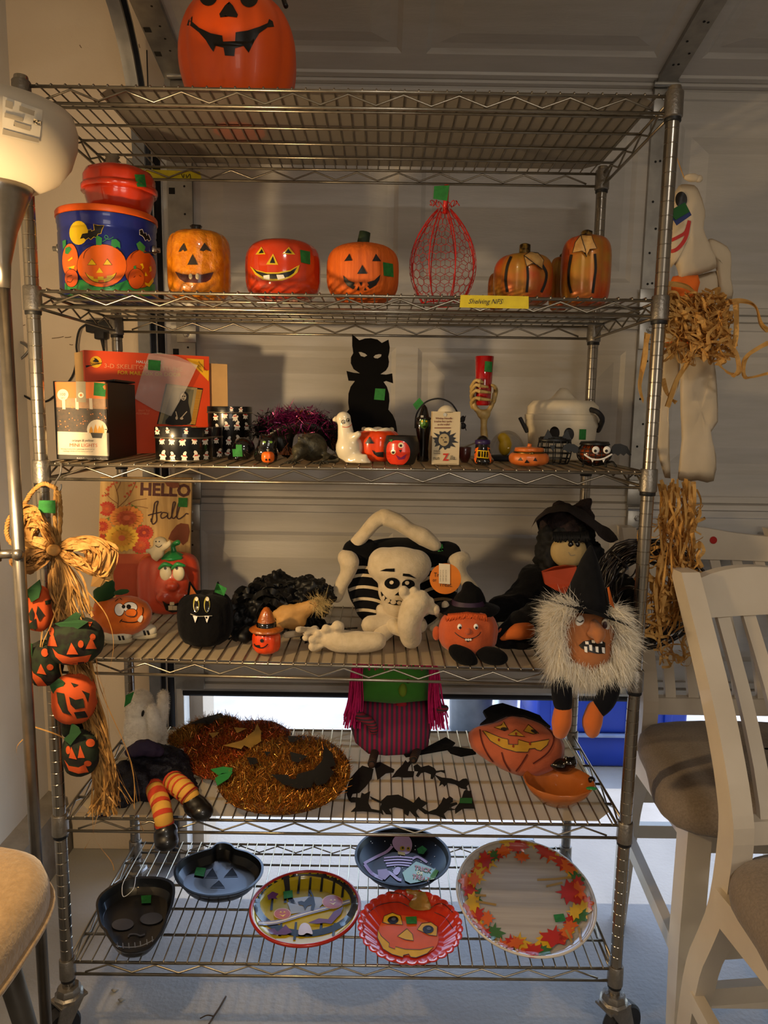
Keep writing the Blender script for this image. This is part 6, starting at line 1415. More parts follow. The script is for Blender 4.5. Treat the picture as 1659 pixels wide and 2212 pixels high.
for px_, py_ in ((1253, 1343), (1308, 1350)):
    e = part('eye', MB().ell(hit([hd], px_, py_)[0], (9.5*k, 5*k, 14*k)), M_WHITE, t)
    pdecal('pupil', t, e, stroke([(px_-7, py_-3), (px_, py_+1), (px_+7, py_-3)], 2.4) if px_ < 1280 else circ(px_-1, py_, 5, 8), M_BLK if px_ < 1280 else mat('eye_maroon', '#3c0e10', .4), 4, .001)
mo = qD([(796, 1190), (830, 1160), (890, 1148), (960, 1152), (992, 1170), (994, 1250), (930, 1252), (860, 1235), (815, 1210)])
pdecal('mouth', t, hd, mo, M_BLK, 5, .0012)
tt_ = [qD([(x, y0), (x+25, y0+2), (x+27, y0+24), (x+3, y0+22)]) for x, y0 in ((843, 1160), (890, 1150), (943, 1152))]+[qD([(x, y0), (x+22, y0+2), (x+24, y0+46), (x+4, y0+40)]) for x, y0 in ((836, 1198), (872, 1186), (918, 1198), (965, 1204))]
pdecal('teeth', t, hd, tt_, M_WHITE, 5, .002)
# fluffy hair
M_WHAIR = mat('white_hair', '#f6efe0', .8, col2='#e6dcc6', nscale=50, sheen=.4, transl=.25)
random.seed(21); m = MB()
def tuft(px, py, dy, dirx, dirz, L, n, spx, spz):
    for i in range(n):
        p = g(random.gauss(px, spx), random.gauss(py, spz), dy+random.gauss(0, .012)); d = Vector((dirx+random.gauss(0, .3), random.gauss(-.2, .35), dirz+random.gauss(0, .3))).normalized()*L*random.uniform(.5, 1.2)
        cv = Vector((random.gauss(0, .004), random.gauss(0, .003), -.010*random.random())); P = [p, p+d*.35+cv*.2, p+d*.7+cv*.6, p+d+cv]; s = Vector((random.uniform(.2, .42), .1, random.uniform(-.3, .3)))*.001
        m.add([P[0]-s, P[0]+s, P[1]+s, P[1]-s, P[2]+s*.7, P[2]-s*.7, P[3]], [(0, 1, 2, 3), (3, 2, 4, 5), (5, 4, 6)])
for px, py, dy, dx, dz, n, sx, sz in ((1208, 1330, .0, -.6, .0, 700, 9, 14), (1205, 1370, -.005, -.5, -.4, 900, 9, 16), (1210, 1410, -.01, -.3, -.8, 900, 9, 14), (1340, 1370, .0, .5, -.4, 800, 8, 16), (1335, 1410, -.01, .3, -.8, 900, 9, 14), (1235, 1440, -.02, -.1, -1, 700, 14, 6), (1275, 1446, -.02, 0, -1, 700, 18, 5), (1315, 1438, -.02, .2, -1, 700, 14, 6), (1230, 1312, -.02, -.5, .1, 300, 14, 6), (1325, 1325, -.01, .5, -.2, 300, 8, 8)):
    tuft(px, py, dy, dx, dz, .040, int(n*3.2), sx, sz)
part('hair', m, M_WHAIR, t, False, stuff=True)
m = MB().limb([g(1214, 1330, .02), g(1205, 1375, .01), g(1214, 1420, .005)], [16*k, 18*k, 14*k]).limb([g(1332, 1345, .02), g(1340, 1385, .01), g(1330, 1425, .005)], [14*k, 17*k, 14*k]).limb([g(1215, 1425, .0), g(1270, 1446, -.01), g(1330, 1428, .0)], [14*k, 16*k, 14*k])
part('hair_base', wrinkle(blob(m, .005, 3), .006, 60), M_WHAIR, t)
# hat
bt = g(1265, 1318, .015); ap = g(1276, 1178, .03); ax = (ap-bt); L = ax.length
Rh = Vector((0, 0, 1)).rotation_difference(ax.normalized()).to_matrix()
M_HATK = mat('hat_felt_charcoal', '#111114', .95, col2='#0a0a0c', nscale=90, sheen=.05, spec=.2)
part('hat_cone', MB().lathe([(56*k, 0), (48*k, L*.15), (34*k, L*.45), (18*k, L*.78), (5*k, L*.97), (1*k, L)], bt, 32, rot=Rh), M_HATK, t)
Rb = Matrix.Rotation(math.radians(17), 3, 'Y') @ Matrix.Rotation(math.radians(-14), 3, 'X')
part('hat_brim', MB().lathe([(50*k, .004), (104*k, -.002), (106*k, .001), (52*k, .009)], bt+Vector((0, 0, -.006)), 40, lambda a, tt: 1+.03*math.sin(3*a+1), sy=.75, rot=Rb), M_HATK, t)
part('hat_feather', MB().prism([g(1312, 1270, -.02), g(1316, 1268, -.02), g(1328, 1315, -.04), g(1318, 1306, -.04)], (0, .002, 0)), mat('orange_felt', '#b4581a', .9), t, False)
M_LEGB = mat('leg_navy_black', '#090a11', .95, sheen=.05, spec=.2); M_SHOEO = mat('shoe_orange_plush', '#c4611c', .9, sheen=.35)
for pts, sh in (([(1232, 1455, .02), (1214, 1480, -.035), (1215, 1510, -.045), (1217, 1530, -.045)], [(1217, 1530, -.046), (1213, 1560, -.05), (1210, 1580, -.05)]), ([(1300, 1455, .02), (1318, 1482, -.035), (1306, 1515, -.045), (1288, 1536, -.045)], [(1286, 1532, -.046), (1279, 1560, -.05), (1279, 1578, -.05)])):
    part('leg', blob(MB().limb([g(*p) for p in pts], [22*k, 22*k, 22*k, 18*k], 14), .005, 3), M_LEGB, t)
    part('shoe', blob(MB().limb([g(*p) for p in sh], [19*k, 22*k, 17*k], 14), .005, 3), M_SHOEO, t)
part('body', blob(floorclip(MB().ell(g(1268, 1412, .115), (50*k, 45*k, 36*k)), zb), .006), M_LEGB, t)
# ---- black twig wreath on the right post
y = .16; g = lambda px, py, dy=0: Y(px, py, y+dy); c = g(1402, 1278); k = mpp(c)
M_TWK = mat('black_twig', '#0a0808', .35, col2='#1c100c', nscale=80, coat=.3)
t = thing('twig_wreath', 'black twig wreath hanging behind the right post beside the witches', 'wreath', (c.x, y, g(1402, 1400).z))
random.seed(31); m = MB()
def wr(a, rr, tz): return c+Vector((rr*k*math.cos(a), tz, rr*k*.98*math.sin(a)))
for i in range(150):
    a0 = random.uniform(0, 2*PI); La = random.uniform(1.2, 3.2); r0 = random.gauss(98, 11); t0 = random.gauss(0, .012)
    m.tube([wr(a0+La*j/10, r0+6*math.sin(a0*3+j*.9), t0+.006*math.sin(j*1.1+i)) for j in range(11)], random.uniform(.0012, .0026), 5)
part('twigs', m, M_TWK, t, stuff=True)
for a in (2.35, .8, 4.9):
    bnd = [wr(a, 98+24*math.cos(u), .022*math.sin(u)) for u in [2*PI*j/14 for j in range(14)]]
    part('binding', MB().tube(bnd, .004, 6, closed=True), M_TWK, t)
part('hanger', MB().tube(smoothpath([g(1318, 1300), g(1340, 1275, -.02), g(1360, 1268, -.05), g(1372, 1272, -.10)], 4), .004, 6), M_TWK, t)
part('bow', MB().prism([g(1490, 1195), g(1500, 1210), g(1504, 1230), g(1480, 1228), g(1470, 1215)], (0, .006, 0)), M_KFAB, t, False)
# ================================================================ SHELF 5
z0 = ztop(4)
q10 = lambda p: cpx(170, 1440, 610/1659, p)
q11 = lambda p: cpx(680, 1420, 680/1659, p)
def onplane(px, py, p0, n):
    d = ray(px, py); return CAM+d*((Vector(p0)-CAM).dot(n)/d.dot(n))
def cushion(P, nrm, T, rings=7, pw=.5, bot=None):
    """stuffed flat shape from an outline"""
    nrm = Vector(nrm).normalized(); c = sum(P, Vector())/len(P); L = len(P); m = MB(); T2 = T if bot is None else bot
    m.v.append(c+nrm*T); 
    for i in range(1, rings+1):
        s = i/rings; h = T*(max(1-s*s, 0))**pw
        for p in P: m.v.append(c+(p-c)*s+nrm*h)
    for i in range(rings-1, 0, -1):
        s = i/rings; h = T2*(1-s*s)**pw
        for p in P: m.v.append(c+(p-c)*s-nrm*h)
    m.v.append(c-nrm*T2); N_ = 2*rings-1
    for k in range(L): m.f.append((0, 1+k, 1+(k+1) % L))
    for i in range(N_-1):
        for k in range(L): a = 1+i*L; k2 = (k+1) % L; m.f.append((a+k, a+L+k, a+L+k2, a+k2))
    e = 1+(N_-1)*L
    for k in range(L): m.f.append((e+k, len(m.v)-1, e+(k+1) % L))
    return m
def flat(name, pts, z, th, m, parent, smooth=False): return part(name, MB().prism([Z(x, y, z) for x, y in pts], (0, 0, th)), m, parent, smooth)
# ---- white fuzzy ghost plush
y = .30; g = lambda px, py, dy=0: Y(px, py, y+dy); k = mpp(g(310, 1560))
M_WFZ = mat('white_fuzz', '#ece6da', .95, col2='#dcd4c6', nscale=80, sheen=.5, bump=.6, bscale=180)
t = thing('ghost_plush', 'white fuzzy ghost plush with raised arms behind the raffia bundle', 'plush', (g(310, 1600).x, y, z0))
m = MB().ell(g(302, 1528), (29*k, 30*k, 38*k), 20, 14).limb([g(304, 1545), g(310, 1590), Vector((g(315, 1600).x, y, z0+.03))], [30*k, 40*k, 46*k]).limb([g(336, 1590, -.03), g(334, 1560, -.045), g(328, 1532, -.05)], [15*k, 14*k, 11*k]).limb([g(334, 1590, -.01), g(350, 1540, -.01), g(353, 1502, -.01)], [16*k, 12*k, 11*k])
bm_ = blob(floorclip(m, z0), .004, 1)
b = part('body', bm_, M_WFZ, t)
random.seed(9); fz = MB()
for i in range(14000):
    f_ = random.choice(bm_.f); a = bm_.v[f_[0]]; n = (bm_.v[f_[1]]-a).cross(bm_.v[f_[2]]-a); n = n.normalized() if n.length else Vector((0, -1, 0))
    p = a.lerp(bm_.v[f_[2]], random.random()); d = (n+Vector((random.gauss(0, .5), random.gauss(0, .5), random.gauss(0, .5)))).normalized()*.0065; s = d.orthogonal().normalized()*.0003; e_ = p+d; e_.z = max(e_.z, z0+.0005); fz.add([p-s, p+s, e_], [(0, 1, 2)])
part('fuzz', fz, M_WFZ, t, False, stuff=True)
pdecal('eye', t, b, circ(308, 1540, 3, 7, 12, .2), M_BLK, 4, .006)
part('green_price_tape', MB().prism([g(272, 1502, -.06), g(290, 1494, -.06), g(282, 1518, -.06), g(268, 1528, -.06)], (0, .0008, 0)), M_GTAPE, t, False, 'green tape price tag')
# ---- striped-stocking witch doll
y = .10; g = lambda px, py, dy=0: Y(px, py, y+dy); k = mpp(g(320, 1700))
M_VEL = mat('black_glitter_velvet', '#05050a', .55, col2='#121020', nscale=350, namt=.12, sheen=.0, spec=.35, bump=.5, bscale=200); M_STR = mat('striped_stocking', '#c4421c', .85, col2='#cf9a34', wave=1, wscale=34, dirv='Z')
t = thing('striped_witch_doll', 'witch doll in black glittery dress with orange striped stockings hanging over the edge', 'doll', (g(320, 1730).x, y, z0))
m = MB().ell(g(345, 1660, .05), (70*k, 60*k, 46*k), 22, 14).ell(g(290, 1695, .0), (75*k, 60*k, 46*k)).ell(g(380, 1700, .0), (46*k, 50*k, 36*k)).ell(g(265, 1725, -.03), (50*k, 45*k, 34*k))
m = blob(floorclip(m, z0), .005, 2)
part('dress', floorclip(wrinkle(wrinkle(m, .014, 25, 9), .004, 90, 3), z0), M_VEL, t)
part('scarf', wrinkle(blob(MB().limb([g(282, 1625, .03), g(310, 1614, .02), g(345, 1622, .02)], [14*k, 18*k, 12*k]), .004), .004, 50), mat('purple_velvet', '#241634', .8), t)
part('hat_tip', blob(MB().limb([g(222, 1745, -.05), g(205, 1752, -.06)], [22*k, 8*k]), .004), mat('purple_velvet', '#241634', .8), t)
l1 = [g(332, 1700, -.02), g(345, 1730, -.09), g(352, 1760, -.125), g(356, 1785, -.13)]; l2 = [g(375, 1690, -.02), g(395, 1705, -.07), g(412, 1722, -.085)]
for L_, sp_, rr in ((l1, [(358, 1795, -.135), (356, 1812, -.14)], (19, 20, 19, 17)), (l2, [(420, 1738, -.09), (432, 1748, -.10)], (22, 22, 19))):
    lm = MB(); P = smoothpath(L_, 8); 
    lg = part('stocking', MB().limb(L_, [r_*k for r_ in rr], 16, 8), mat('stocking_yellow', '#c9963a', .85), t)
    PP = P; n_ = len(PP); acc = 0; 
    nb = 5
    for i in range(nb):
        a_, b2 = (i+.12)/nb, (i+.58)/nb
        seg = [PP[min(int(round(u*(n_-1))), n_-1)] for u in [a_+(b2-a_)*j/3 for j in range(4)]]
        R_ = [rr[0]*k*1.09+(rr[-1]-rr[0])*k*(a_+(b2-a_)*j/3) for j in range(4)]
        part('stripe', MB().tube(seg, R_, 16, False), mat('stocking_red', '#b8391a', .85), lg)
    sh = [g(*p) for p in sp_]
    part('shoe', blob(MB().limb([L_[-1], sh[0], sh[1]], [17*k, 24*k, 22*k], 16).ell(sh[1]+Vector((.006, -.008, 0)), (24*k, 22*k, 18*k)), .004, 4), mat('black_vinyl', '#09080a', .35, coat=.3), t)
# ---- tinsel pumpkins lying on the shelf
M_TG1 = mat('tinsel_gold_brown', '#cf8a34', .3, .6, col2='#96561c', nscale=250); M_TG2 = mat('tinsel_copper', '#cc5f2a', .3, .6, col2='#8e3416', nscale=250); M_TG3 = mat('tinsel_dull_gold', '#b8913a', .3, .6, col2='#80602a', nscale=250)
M_FILMK = mat('black_film', '#0e0f12', .4); M_FILMG = mat('gold_film', '#b0873a', .5)
def tinselflat(lab, out, z, mats_, nstr, seed, cut, cutmat, leaves=None, nm='tinsel_pumpkin'):
    P = [Z(x, y_, z) for x, y_ in sp2(out, 3)]; c = sum(P, Vector())/len(P)
    t = thing(nm, lab, 'decoration', (c.x, c.y, z0+.001))
    b = part('backing_frame', cushion(P, (0, 0, 1), .012, 5, .5, min(.012, z-z0-.0005)), mat('tinsel_core', '#5c3416', .6, .3), t)
    random.seed(seed); xs = [p[0] for p in out]; ys = [p[1] for p in out]; ms = [MB() for _ in mats_]; T = bvh([b]); n = 0; tries = 0
    while n < nstr and tries < nstr*4:
        tries += 1; x, y_ = random.uniform(min(xs), max(xs)), random.uniform(min(ys), max(ys)); h = T.ray_cast(CAM, ray(x, y_).normalized())
        if h[0] is None: continue
        if any(inpoly(x, y_, c_) for c_ in cut): continue
        n += 1; d = (Vector((0, -.25, .8))+Vector((random.gauss(0, .8), random.gauss(0, .8), random.gauss(0, .45)))).normalized()*random.uniform(.008, .02); s = d.cross(Vector((random.gauss(0, 1), random.gauss(0, 1), random.gauss(0, 1)))).normalized()*.00075
        e_ = h[0]+d; e_.z = max(e_.z, z0+.002); ms[random.randrange(len(ms))].add([h[0]-s, h[0]+s, e_+s*.4, e_-s*.4], [(0, 1, 2, 3)])
    for q_, mm in zip(ms, mats_): part('tinsel', q_, mm, t, False, stuff=True)
    for c_ in cut: pdecal('film_cutout', t, b, c_, cutmat, 8, .016)
    for lf in leaves or []: part('leaf', MB().prism([Z(x, y_, z+.02) for x, y_ in lf], (0, 0, .0012)), MG, t, False)
    return t
def inpoly(x, y_, P):
    r_ = False; n = len(P)
    for i in range(n):
        (x1, y1), (x2, y2) = P[i], P[(i+1) % n]
        if (y1 > y_) != (y2 > y_) and x < (x2-x1)*(y_-y1)/(y2-y1)+x1: r_ = not r_
    return r_
tinselflat('dull gold tinsel piece with a black film wedge at the back left', q10([(515, 430), (570, 380), (650, 335), (740, 300), (830, 285), (910, 295), (950, 325), (860, 345), (760, 370), (680, 420), (610, 480), (560, 475)]), z0+.014, [M_TG3, M_TG1], 1800, 1, [q10([(645, 355), (740, 315), (835, 288), (845, 310), (760, 345)])], M_FILMK)
tinselflat('copper tinsel pumpkin with gold film eyes and mouth, partly covered', q10([(612, 520), (640, 440), (740, 370), (860, 330), (1000, 315), (1130, 320), (1230, 368), (1245, 410), (1120, 450), (1010, 510), (960, 590), (900, 640), (790, 665), (690, 640), (630, 580)]), z0+.018, [M_TG2, M_TG2, M_TG1], 4200, 2,
           [q10([(912, 374), (988, 380), (930, 408)]), q10([(765, 408), (828, 402), (790, 438)]), q10([(848, 482), (960, 450), (1030, 395), (1048, 350), (1072, 400), (1066, 450), (1000, 495), (968, 480), (950, 502), (905, 492)])], M_FILMG)
tinselflat('large gold tinsel pumpkin with black film grin at the front', q10([(815, 710), (830, 640), (900, 580), (980, 510), (1080, 455), (1200, 415), (1330, 405), (1450, 430), (1550, 500), (1595, 590), (1580, 690), (1500, 780), (1380, 840), (1230, 872), (1090, 868), (960, 840), (870, 790)]), z0+.030, [M_TG1, M_TG1, M_TG3], 6500, 3,
           [q10([(1240, 518), (1345, 545), (1290, 582), (1252, 575)]), q10([(988, 552), (1042, 555), (1056, 585), (1010, 598)]), q10([(1230, 425), (1310, 432), (1262, 465), (1235, 455)]), q10([(1090, 518), (1130, 520), (1105, 545)]), q10([(1128, 652), (1230, 655), (1240, 680), (1275, 680), (1285, 650), (1380, 625), (1430, 570), (1440, 485), (1490, 530), (1508, 600), (1475, 612), (1500, 640), (1450, 705), (1400, 720), (1380, 695), (1365, 730), (1290, 738), (1200, 710)])], M_FILMK, [q10([(775, 605), (850, 590), (905, 598), (900, 620), (820, 640)]), q10([(800, 660), (840, 630), (905, 622), (880, 660), (815, 702)])])
# ---- pink-haired plush
y = .31; g = lambda px, py, dy=0: Y(px, py, y+dy); k = mpp(g(845, 1550))
M_PSTR = mat('striped_cloth', '#a01c4a', .85, col2='#4a3a48', wave=1, wscale=26, dirv='X'); M_GRNF = mat('green_felt', '#3f8a2c', .9, sheen=.2); M_PINK = mat('pink_yarn', '#d81c72', .85, col2='#c01460', nscale=80)
t = thing('pink_haired_plush', 'square green-faced witch plush with pink yarn hair and striped body', 'plush', (g(845, 1625).x, y, z0))
zt_ = g(845, 1512).z
out = [(756, 1512), (757, 1570), (768, 1605), (790, 1625), (830, 1630), (890, 1626), (925, 1612), (932, 1570), (931, 1512)]
b = part('body', floorclip(cushion([g(*p) for p in out], (0, -1, 0), .05, 8, .5), z0), M_PSTR, t)
out = [(762, 1512), (770, 1480), (775, 1440), (780, 1400), (835, 1385), (900, 1388), (925, 1400), (932, 1440), (934, 1512), (850, 1520)]
hd = part('head', cushion([g(*p) for p in out], (0, -1, 0), .052, 8, .5), M_GRNF, t)
part('nose', MB().ell(hit([hd], 870, 1490)[0], (9*k, 12*k, 15*k)), mat('lime_felt', '#7a9a2c', .9), t); part('eye', MB().ell(hit([hd], 881, 1471)[0], 5*k), M_KGL, t)
part('mouth', MB().ell(hit([b], 867, 1522)[0], (12*k, 5*k, 11*k)), mat('heart_red', '#a3182c', .8), t)
m = MB(); random.seed(17)
for i in range(150):
    s_ = -1 if i < 80 else 1; x0 = (778+random.uniform(-6, 10)) if s_ < 0 else (928+random.uniform(-8, 6)); x1 = x0+s_*random.uniform(2, 36); y1 = random.uniform(1535, 1575) if s_ < 0 else random.uniform(1530, 1580)
    m.tube(smoothpath([g(x0, 1400, -.03+random.uniform(-.02, .02)), g((x0*2+x1)/3+s_*4, 1455, -.045+random.uniform(-.02, .02)), g((x0+2*x1)/3, 1510, -.045+random.uniform(-.02, .02)), g(x1, y1, -.04+random.uniform(-.025, .02))], 3), .0019, 5, False)
for i in range(60): x = 780+i*2.6; m.tube(smoothpath([g(x, 1385, -.03), g(x+random.uniform(-4, 4), 1415, -.062), g(x+random.uniform(-6, 6), 1440+random.uniform(-6, 8), -.06)], 3), .0019, 5, False)
part('yarn_hair', m, M_PINK, t, stuff=True)
part('arm', MB().limb([g(762, 1520, -.03), g(775, 1545, -.055), g(800, 1560, -.062), g(808, 1578, -.06)], [9*k, 10*k, 10*k, 9*k]), mat('arm_stripe', '#8c2036', .85, col2='#3c3038', wave=1, wscale=40, dirv='Z'), t)
part('arm', MB().limb([g(932, 1520, -.02), g(945, 1532, -.05), g(962, 1530, -.055)], [8*k, 8*k, 7*k]), mat('arm_stripe', '#8c2036', .85), t)
for px_, px2, py2 in ((812, 803, 1650), (902, 893, 1640)): 
    e = Z(px2, py2, z0+.012); part('leg', MB().limb([g(px_, 1618, -.02), e], [9*k, 9*k]), mat('leg_dark_stripe', '#3c2418', .85, col2='#14100e', wave=1, wscale=40, dirv='Y'), t)
# ---- black cloth bat shapes beside it
t = thing('felt_bat', 'flat black felt bat lying between the pink-haired plush and pumpkin pillow', 'decoration', tuple(Z(960, 1620, z0)))
flat('wing', q11([(600, 472), (690, 425), (740, 455), (712, 488), (640, 500), (560, 515), (480, 528), (465, 508)]), z0+.004, .003, M_KFAB, t)
flat('wing', q11([(690, 480), (740, 475), (845, 492), (850, 512), (770, 525), (715, 508)]), z0+.002, .003, M_KFAB, t)
# ---- cat garland
cats = [[(165, 710), (185, 640), (225, 595), (250, 572), (310, 590), (300, 640), (270, 680), (235, 715), (200, 720), (190, 745), (200, 765), (180, 755), (170, 730)],
 [(312, 560), (345, 553), (420, 592), (415, 607), (375, 612), (330, 647)],
 [(405, 635), (430, 600), (460, 570), (478, 543), (490, 556), (507, 540), (510, 560), (495, 580), (490, 600), (525, 602), (520, 632), (470, 634), (440, 630)],
 [(520, 575), (540, 563), (560, 580), (600, 570), (630, 585), (640, 600), (668, 596), (685, 597), (686, 611), (664, 603), (640, 609), (635, 620), (622, 642), (610, 640), (612, 617), (580, 605), (560, 610), (545, 632), (533, 625), (545, 602), (525, 600)],
 [(632, 620), (670, 635), (720, 640), (760, 655), (780, 642), (800, 640), (814, 665), (800, 680), (806, 698), (770, 690), (740, 670), (700, 662), (684, 682), (672, 668), (655, 680), (662, 655)],
 [(785, 708), (797, 698), (812, 706), (825, 704), (826, 740), (835, 780), (846, 798), (780, 798), (740, 826), (738, 800), (760, 770), (775, 740)],
 [(560, 790), (600, 815), (640, 800), (665, 768), (678, 738), (692, 748), (712, 734), (728, 745), (728, 762), (700, 775), (748, 765), (752, 775), (705, 795), (746, 803), (700, 808), (680, 825), (693, 855), (640, 832), (595, 824)],
 [(290, 733), (348, 760), (380, 730), (440, 725), (490, 750), (520, 768), (548, 735), (560, 752), (595, 768), (562, 795), (600, 826), (580, 826), (545, 798), (530, 815), (552, 846), (525, 838), (500, 810), (492, 837), (468, 822), (470, 802), (420, 790), (390, 800), (408, 830), (375, 827), (355, 802), (362, 832), (340, 816), (345, 790), (352, 772), (300, 748)],
 [(190, 815), (215, 790), (215, 765), (190, 765), (178, 748), (200, 738), (240, 742), (247, 715), (263, 722), (292, 707), (287, 740), (280, 765), (298, 800), (355, 812), (355, 822), (300, 815), (250, 812)]]
c = Z(885, 1700, z0)
t = thing('cat_garland', 'flat black paper garland of linked cats laid out in a ring', 'garland', (c.x, c.y, z0))
M_PAPK = mat('black_paper', '#0a0a0b', .7)
for i, pl in enumerate(cats): o = flat('cat_cutout', q11(pl), z0+.0008+.0006*(i % 3), .001, M_PAPK, t); 
ct = part('green_price_tape', MB().prism([Z(x, y_, z0+.0042) for x, y_ in q11([(765, 742), (830, 742), (828, 770), (762, 768)])], (0, 0, .0006)), mat('dark_green_tape', '#1f5a2a', .75), t, False, 'dark green tape price tag')
# ---- pumpkin pillow with hat
pts = q11([(808, 405), (825, 382), (850, 365), (940, 342), (1010, 308), (1090, 310), (1180, 340), (1240, 378), (1300, 430), (1318, 490), (1290, 560), (1210, 615), (1120, 628), (1010, 600), (920, 550), (840, 490), (812, 440)])
p0 = Z(1120, 1676, z0+.03); n_ = Vector((0, -math.cos(.75), math.sin(.75)))
P = [onplane(x, y_, p0, n_) for x, y_ in sp2(pts, 3)]
M_PIL = mat('pillow_orange', '#b95c3a', .9, col2='#ad5230', nscale=25, sheen=.25, bump=.3, bscale=90)
c = sum(P, Vector())/len(P)
t = thing('pumpkin_pillow', 'orange stuffed pumpkin pillow with stitched grin and black hat', 'pillow', (c.x, min(p.y for p in P), z0))
b = part('cushion', wrinkle(floorclip(cushion(P, n_, .042, 9, .5, .03), z0), .0025, 35), M_PIL, t)
M_PYL = mat('felt_yellow', '#c4922c', .9); M_STITCH = mat('stitch_dark', '#5c1c10', .9)
face = [q11([(885, 388), (905, 392), (985, 425), (1018, 432), (1020, 458), (1070, 460), (1072, 434), (1130, 450), (1235, 432), (1225, 462), (1190, 492), (1168, 488), (1160, 480), (1130, 482), (1122, 500), (1060, 498), (990, 478), (925, 440)]), q11([(945, 370), (985, 358), (995, 340), (1020, 382), (1000, 388)]), q11([(1100, 390), (1125, 355), (1180, 402), (1150, 405)]), q11([(1018, 410), (1060, 382), (1106, 418)])]
pdecal('felt_face', t, b, face, M_PYL, 8, .0015)
ol = []
for f_ in face: ol += stroke(f_, 1.4, True, 0)
pdecal('stitching', t, b, ol, M_BLK, 8, .0022); pdecal('pupil', t, b, [q11(circ(998, 378, 18, 8)), q11(circ(1155, 392, 18, 8, 14, .4))], mat('pupil_brown', '#2c2016', .8), 6, .0026)
st = []
for pl in ([(870, 380), (880, 440), (905, 500), (940, 550)], [(985, 500), (1000, 550), (1030, 600)], [(1210, 360), (1260, 420), (1230, 500), (1150, 560)], [(1120, 510), (1090, 560), (1060, 600)]):
    st += stroke(q11(pl), 3.0)
pdecal('stitching', t, b, st, M_STITCH, 8, .0015)
pdecal('tooth_stitch', t, b, [q11(circ(x, y_, 5, 8)) for x, y_ in ((970, 435), (1046, 468), (1133, 456), (1060, 404))], mat('stitch_red', '#8c2410', .9), 6, .0028)
hp = q11([(885, 290), (930, 262), (985, 250), (1050, 272), (1120, 292), (1180, 315), (1195, 335), (1238, 375), (1190, 352), (1100, 315), (1010, 312), (940, 345), (868, 360), (905, 328)])
hpts = [onplane(x, y_, p0-n_*-.02, n_) for x, y_ in hp]
part('hat', wrinkle(MB().prism(hpts, n_*.014), .002, 40), M_KFAB, t, False)
# ---- ceramic dish with cat
c, r = mid(1130, 1282, 1705, .085); k = mpp(c); cy_ = .085
t = thing('pumpkin_dish', 'glazed orange-brown pumpkin dish with a black cat climbing on its rim', 'dish', (c.x, cy_, z0))
M_ODG = mat('orange_brown_glaze', '#b5642c', .2, col2='#a3561f', nscale=15, coat=.6)
b = part('bowl', MB().lathe([(r*.45, z0), (r*.55, z0+.002), (r*.85, z0+.026), (r*1.0, z0+.046), (r*.97, z0+.048), (r*.82, z0+.030), (r*.5, z0+.010), (r*.05, z0+.008)], (c.x, cy_, 0), 56, lobes(12, .03), sy=.9), M_ODG, t)
rp = Vector((c.x+r*.28, cy_+r*.72, z0+.052)); kk = 14*k
m = MB().ell(rp, (26*k, 18*k, 15*k)).ell(rp+Vector((14*k, -8*k, 10*k)), (16*k, 14*k, 13*k)).limb([rp+Vector((-20*k, 0, 2*k)), rp+Vector((-38*k, -4*k, 4*k)), rp+Vector((-44*k, -6*k, 8*k))], [6*k, 5*k, 5*k])
for s_ in (-1, 1): m.lathe([(5*k, 0), (3*k, 6*k), (.5*k, 11*k)], rp+Vector((14*k+s_*9*k, -8*k, 18*k)), 8)
part('cat', blob(m, .003, 2), M_KGL, t, label='glossy black cat'); part('leaf', MB().ell((c.x+r*.8, cy_-r*.45, z0+.047), (12*k, 6*k, 3*k)), MG, t); part('stem', MB().ell((c.x+r*.95, cy_+.004, z0+.045), (8*k, 8*k, 8*k)), M_KGL, t)
# ================================================================ SHELF 6
z0 = ztop(5)
q12 = lambda p: cpx(100, 1780, 660/1659, p)
q13 = lambda p: cpx(700, 1780, 660/1659, p)
def dish(name, lab, cat, rim, zr, base_k, zb, m, lip=.006, wall=None, th=.003, n_=None, label=None):
    """pressed dish: rim outline (3D), wall sloping to a flat floor"""
    lo_ = [min(p[i] for p in rim) for i in range(3)]; hi_ = [max(p[i] for p in rim) for i in range(3)]; c = Vector([(a_+b_)/2 for a_, b_ in zip(lo_, hi_)]); L = len(rim); up = n_ or Vector((0, 0, 1)); dep = zr
    t = thing(name, lab, cat, (c.x, c.y, z0))
    def ring(k, d): return [c+(p-c)*k-up*d for p in rim]
    rr = [ring(.97, th), ring(1.0, th*.7), ring(1.0, 0), ring(1-lip/ (rim[0]-c).length, 0)]
    for i in range(1, 7):
        u = i/6; kk = (1-lip/(rim[0]-c).length)*(1-u)+base_k*u; rr.append(ring(kk, (dep-.001)*(1-(1-u)**1.8)))
    rr.append(ring(base_k*.5, dep-.001)); 
    m_ = MB(); m_.v = [p for q_ in rr for p in q_]
    for i in range(len(rr)-1):
        for k in range(L): k2 = (k+1) % L; m_.f.append((i*L+k, i*L+k2, (i+1)*L+k2, (i+1)*L+k))
    ci = len(m_.v); m_.v.append(c-up*(dep-.001)); q0 = (len(rr)-1)*L
    for k in range(L): m_.f.append((q0+k, q0+(k+1) % L, ci))
    # underside
    un = [ring(.97, th), ring(base_k, dep+.0005), ring(base_k*.5, dep+.0005)]; o = len(m_.v); m_.v += [p for q_ in un for p in q_]
    for i in range(2):
        for k in range(L): k2 = (k+1) % L; m_.f.append((o+i*L+k2, o+i*L+k, o+(i+1)*L+k, o+(i+1)*L+k2))
    m_.f.append(tuple(o+2*L+k for k in reversed(range(L))))
    bb = part('dish', m_, m, t, True, label, sharp=60); return t, bb
M_KPLS = mat('black_tray_plastic', '#0e0f12', .32, col2='#0b0c0e', coat=.25)
def zrim(pts, d): return [Z(x, y_, z0+d) for x, y_ in pts]
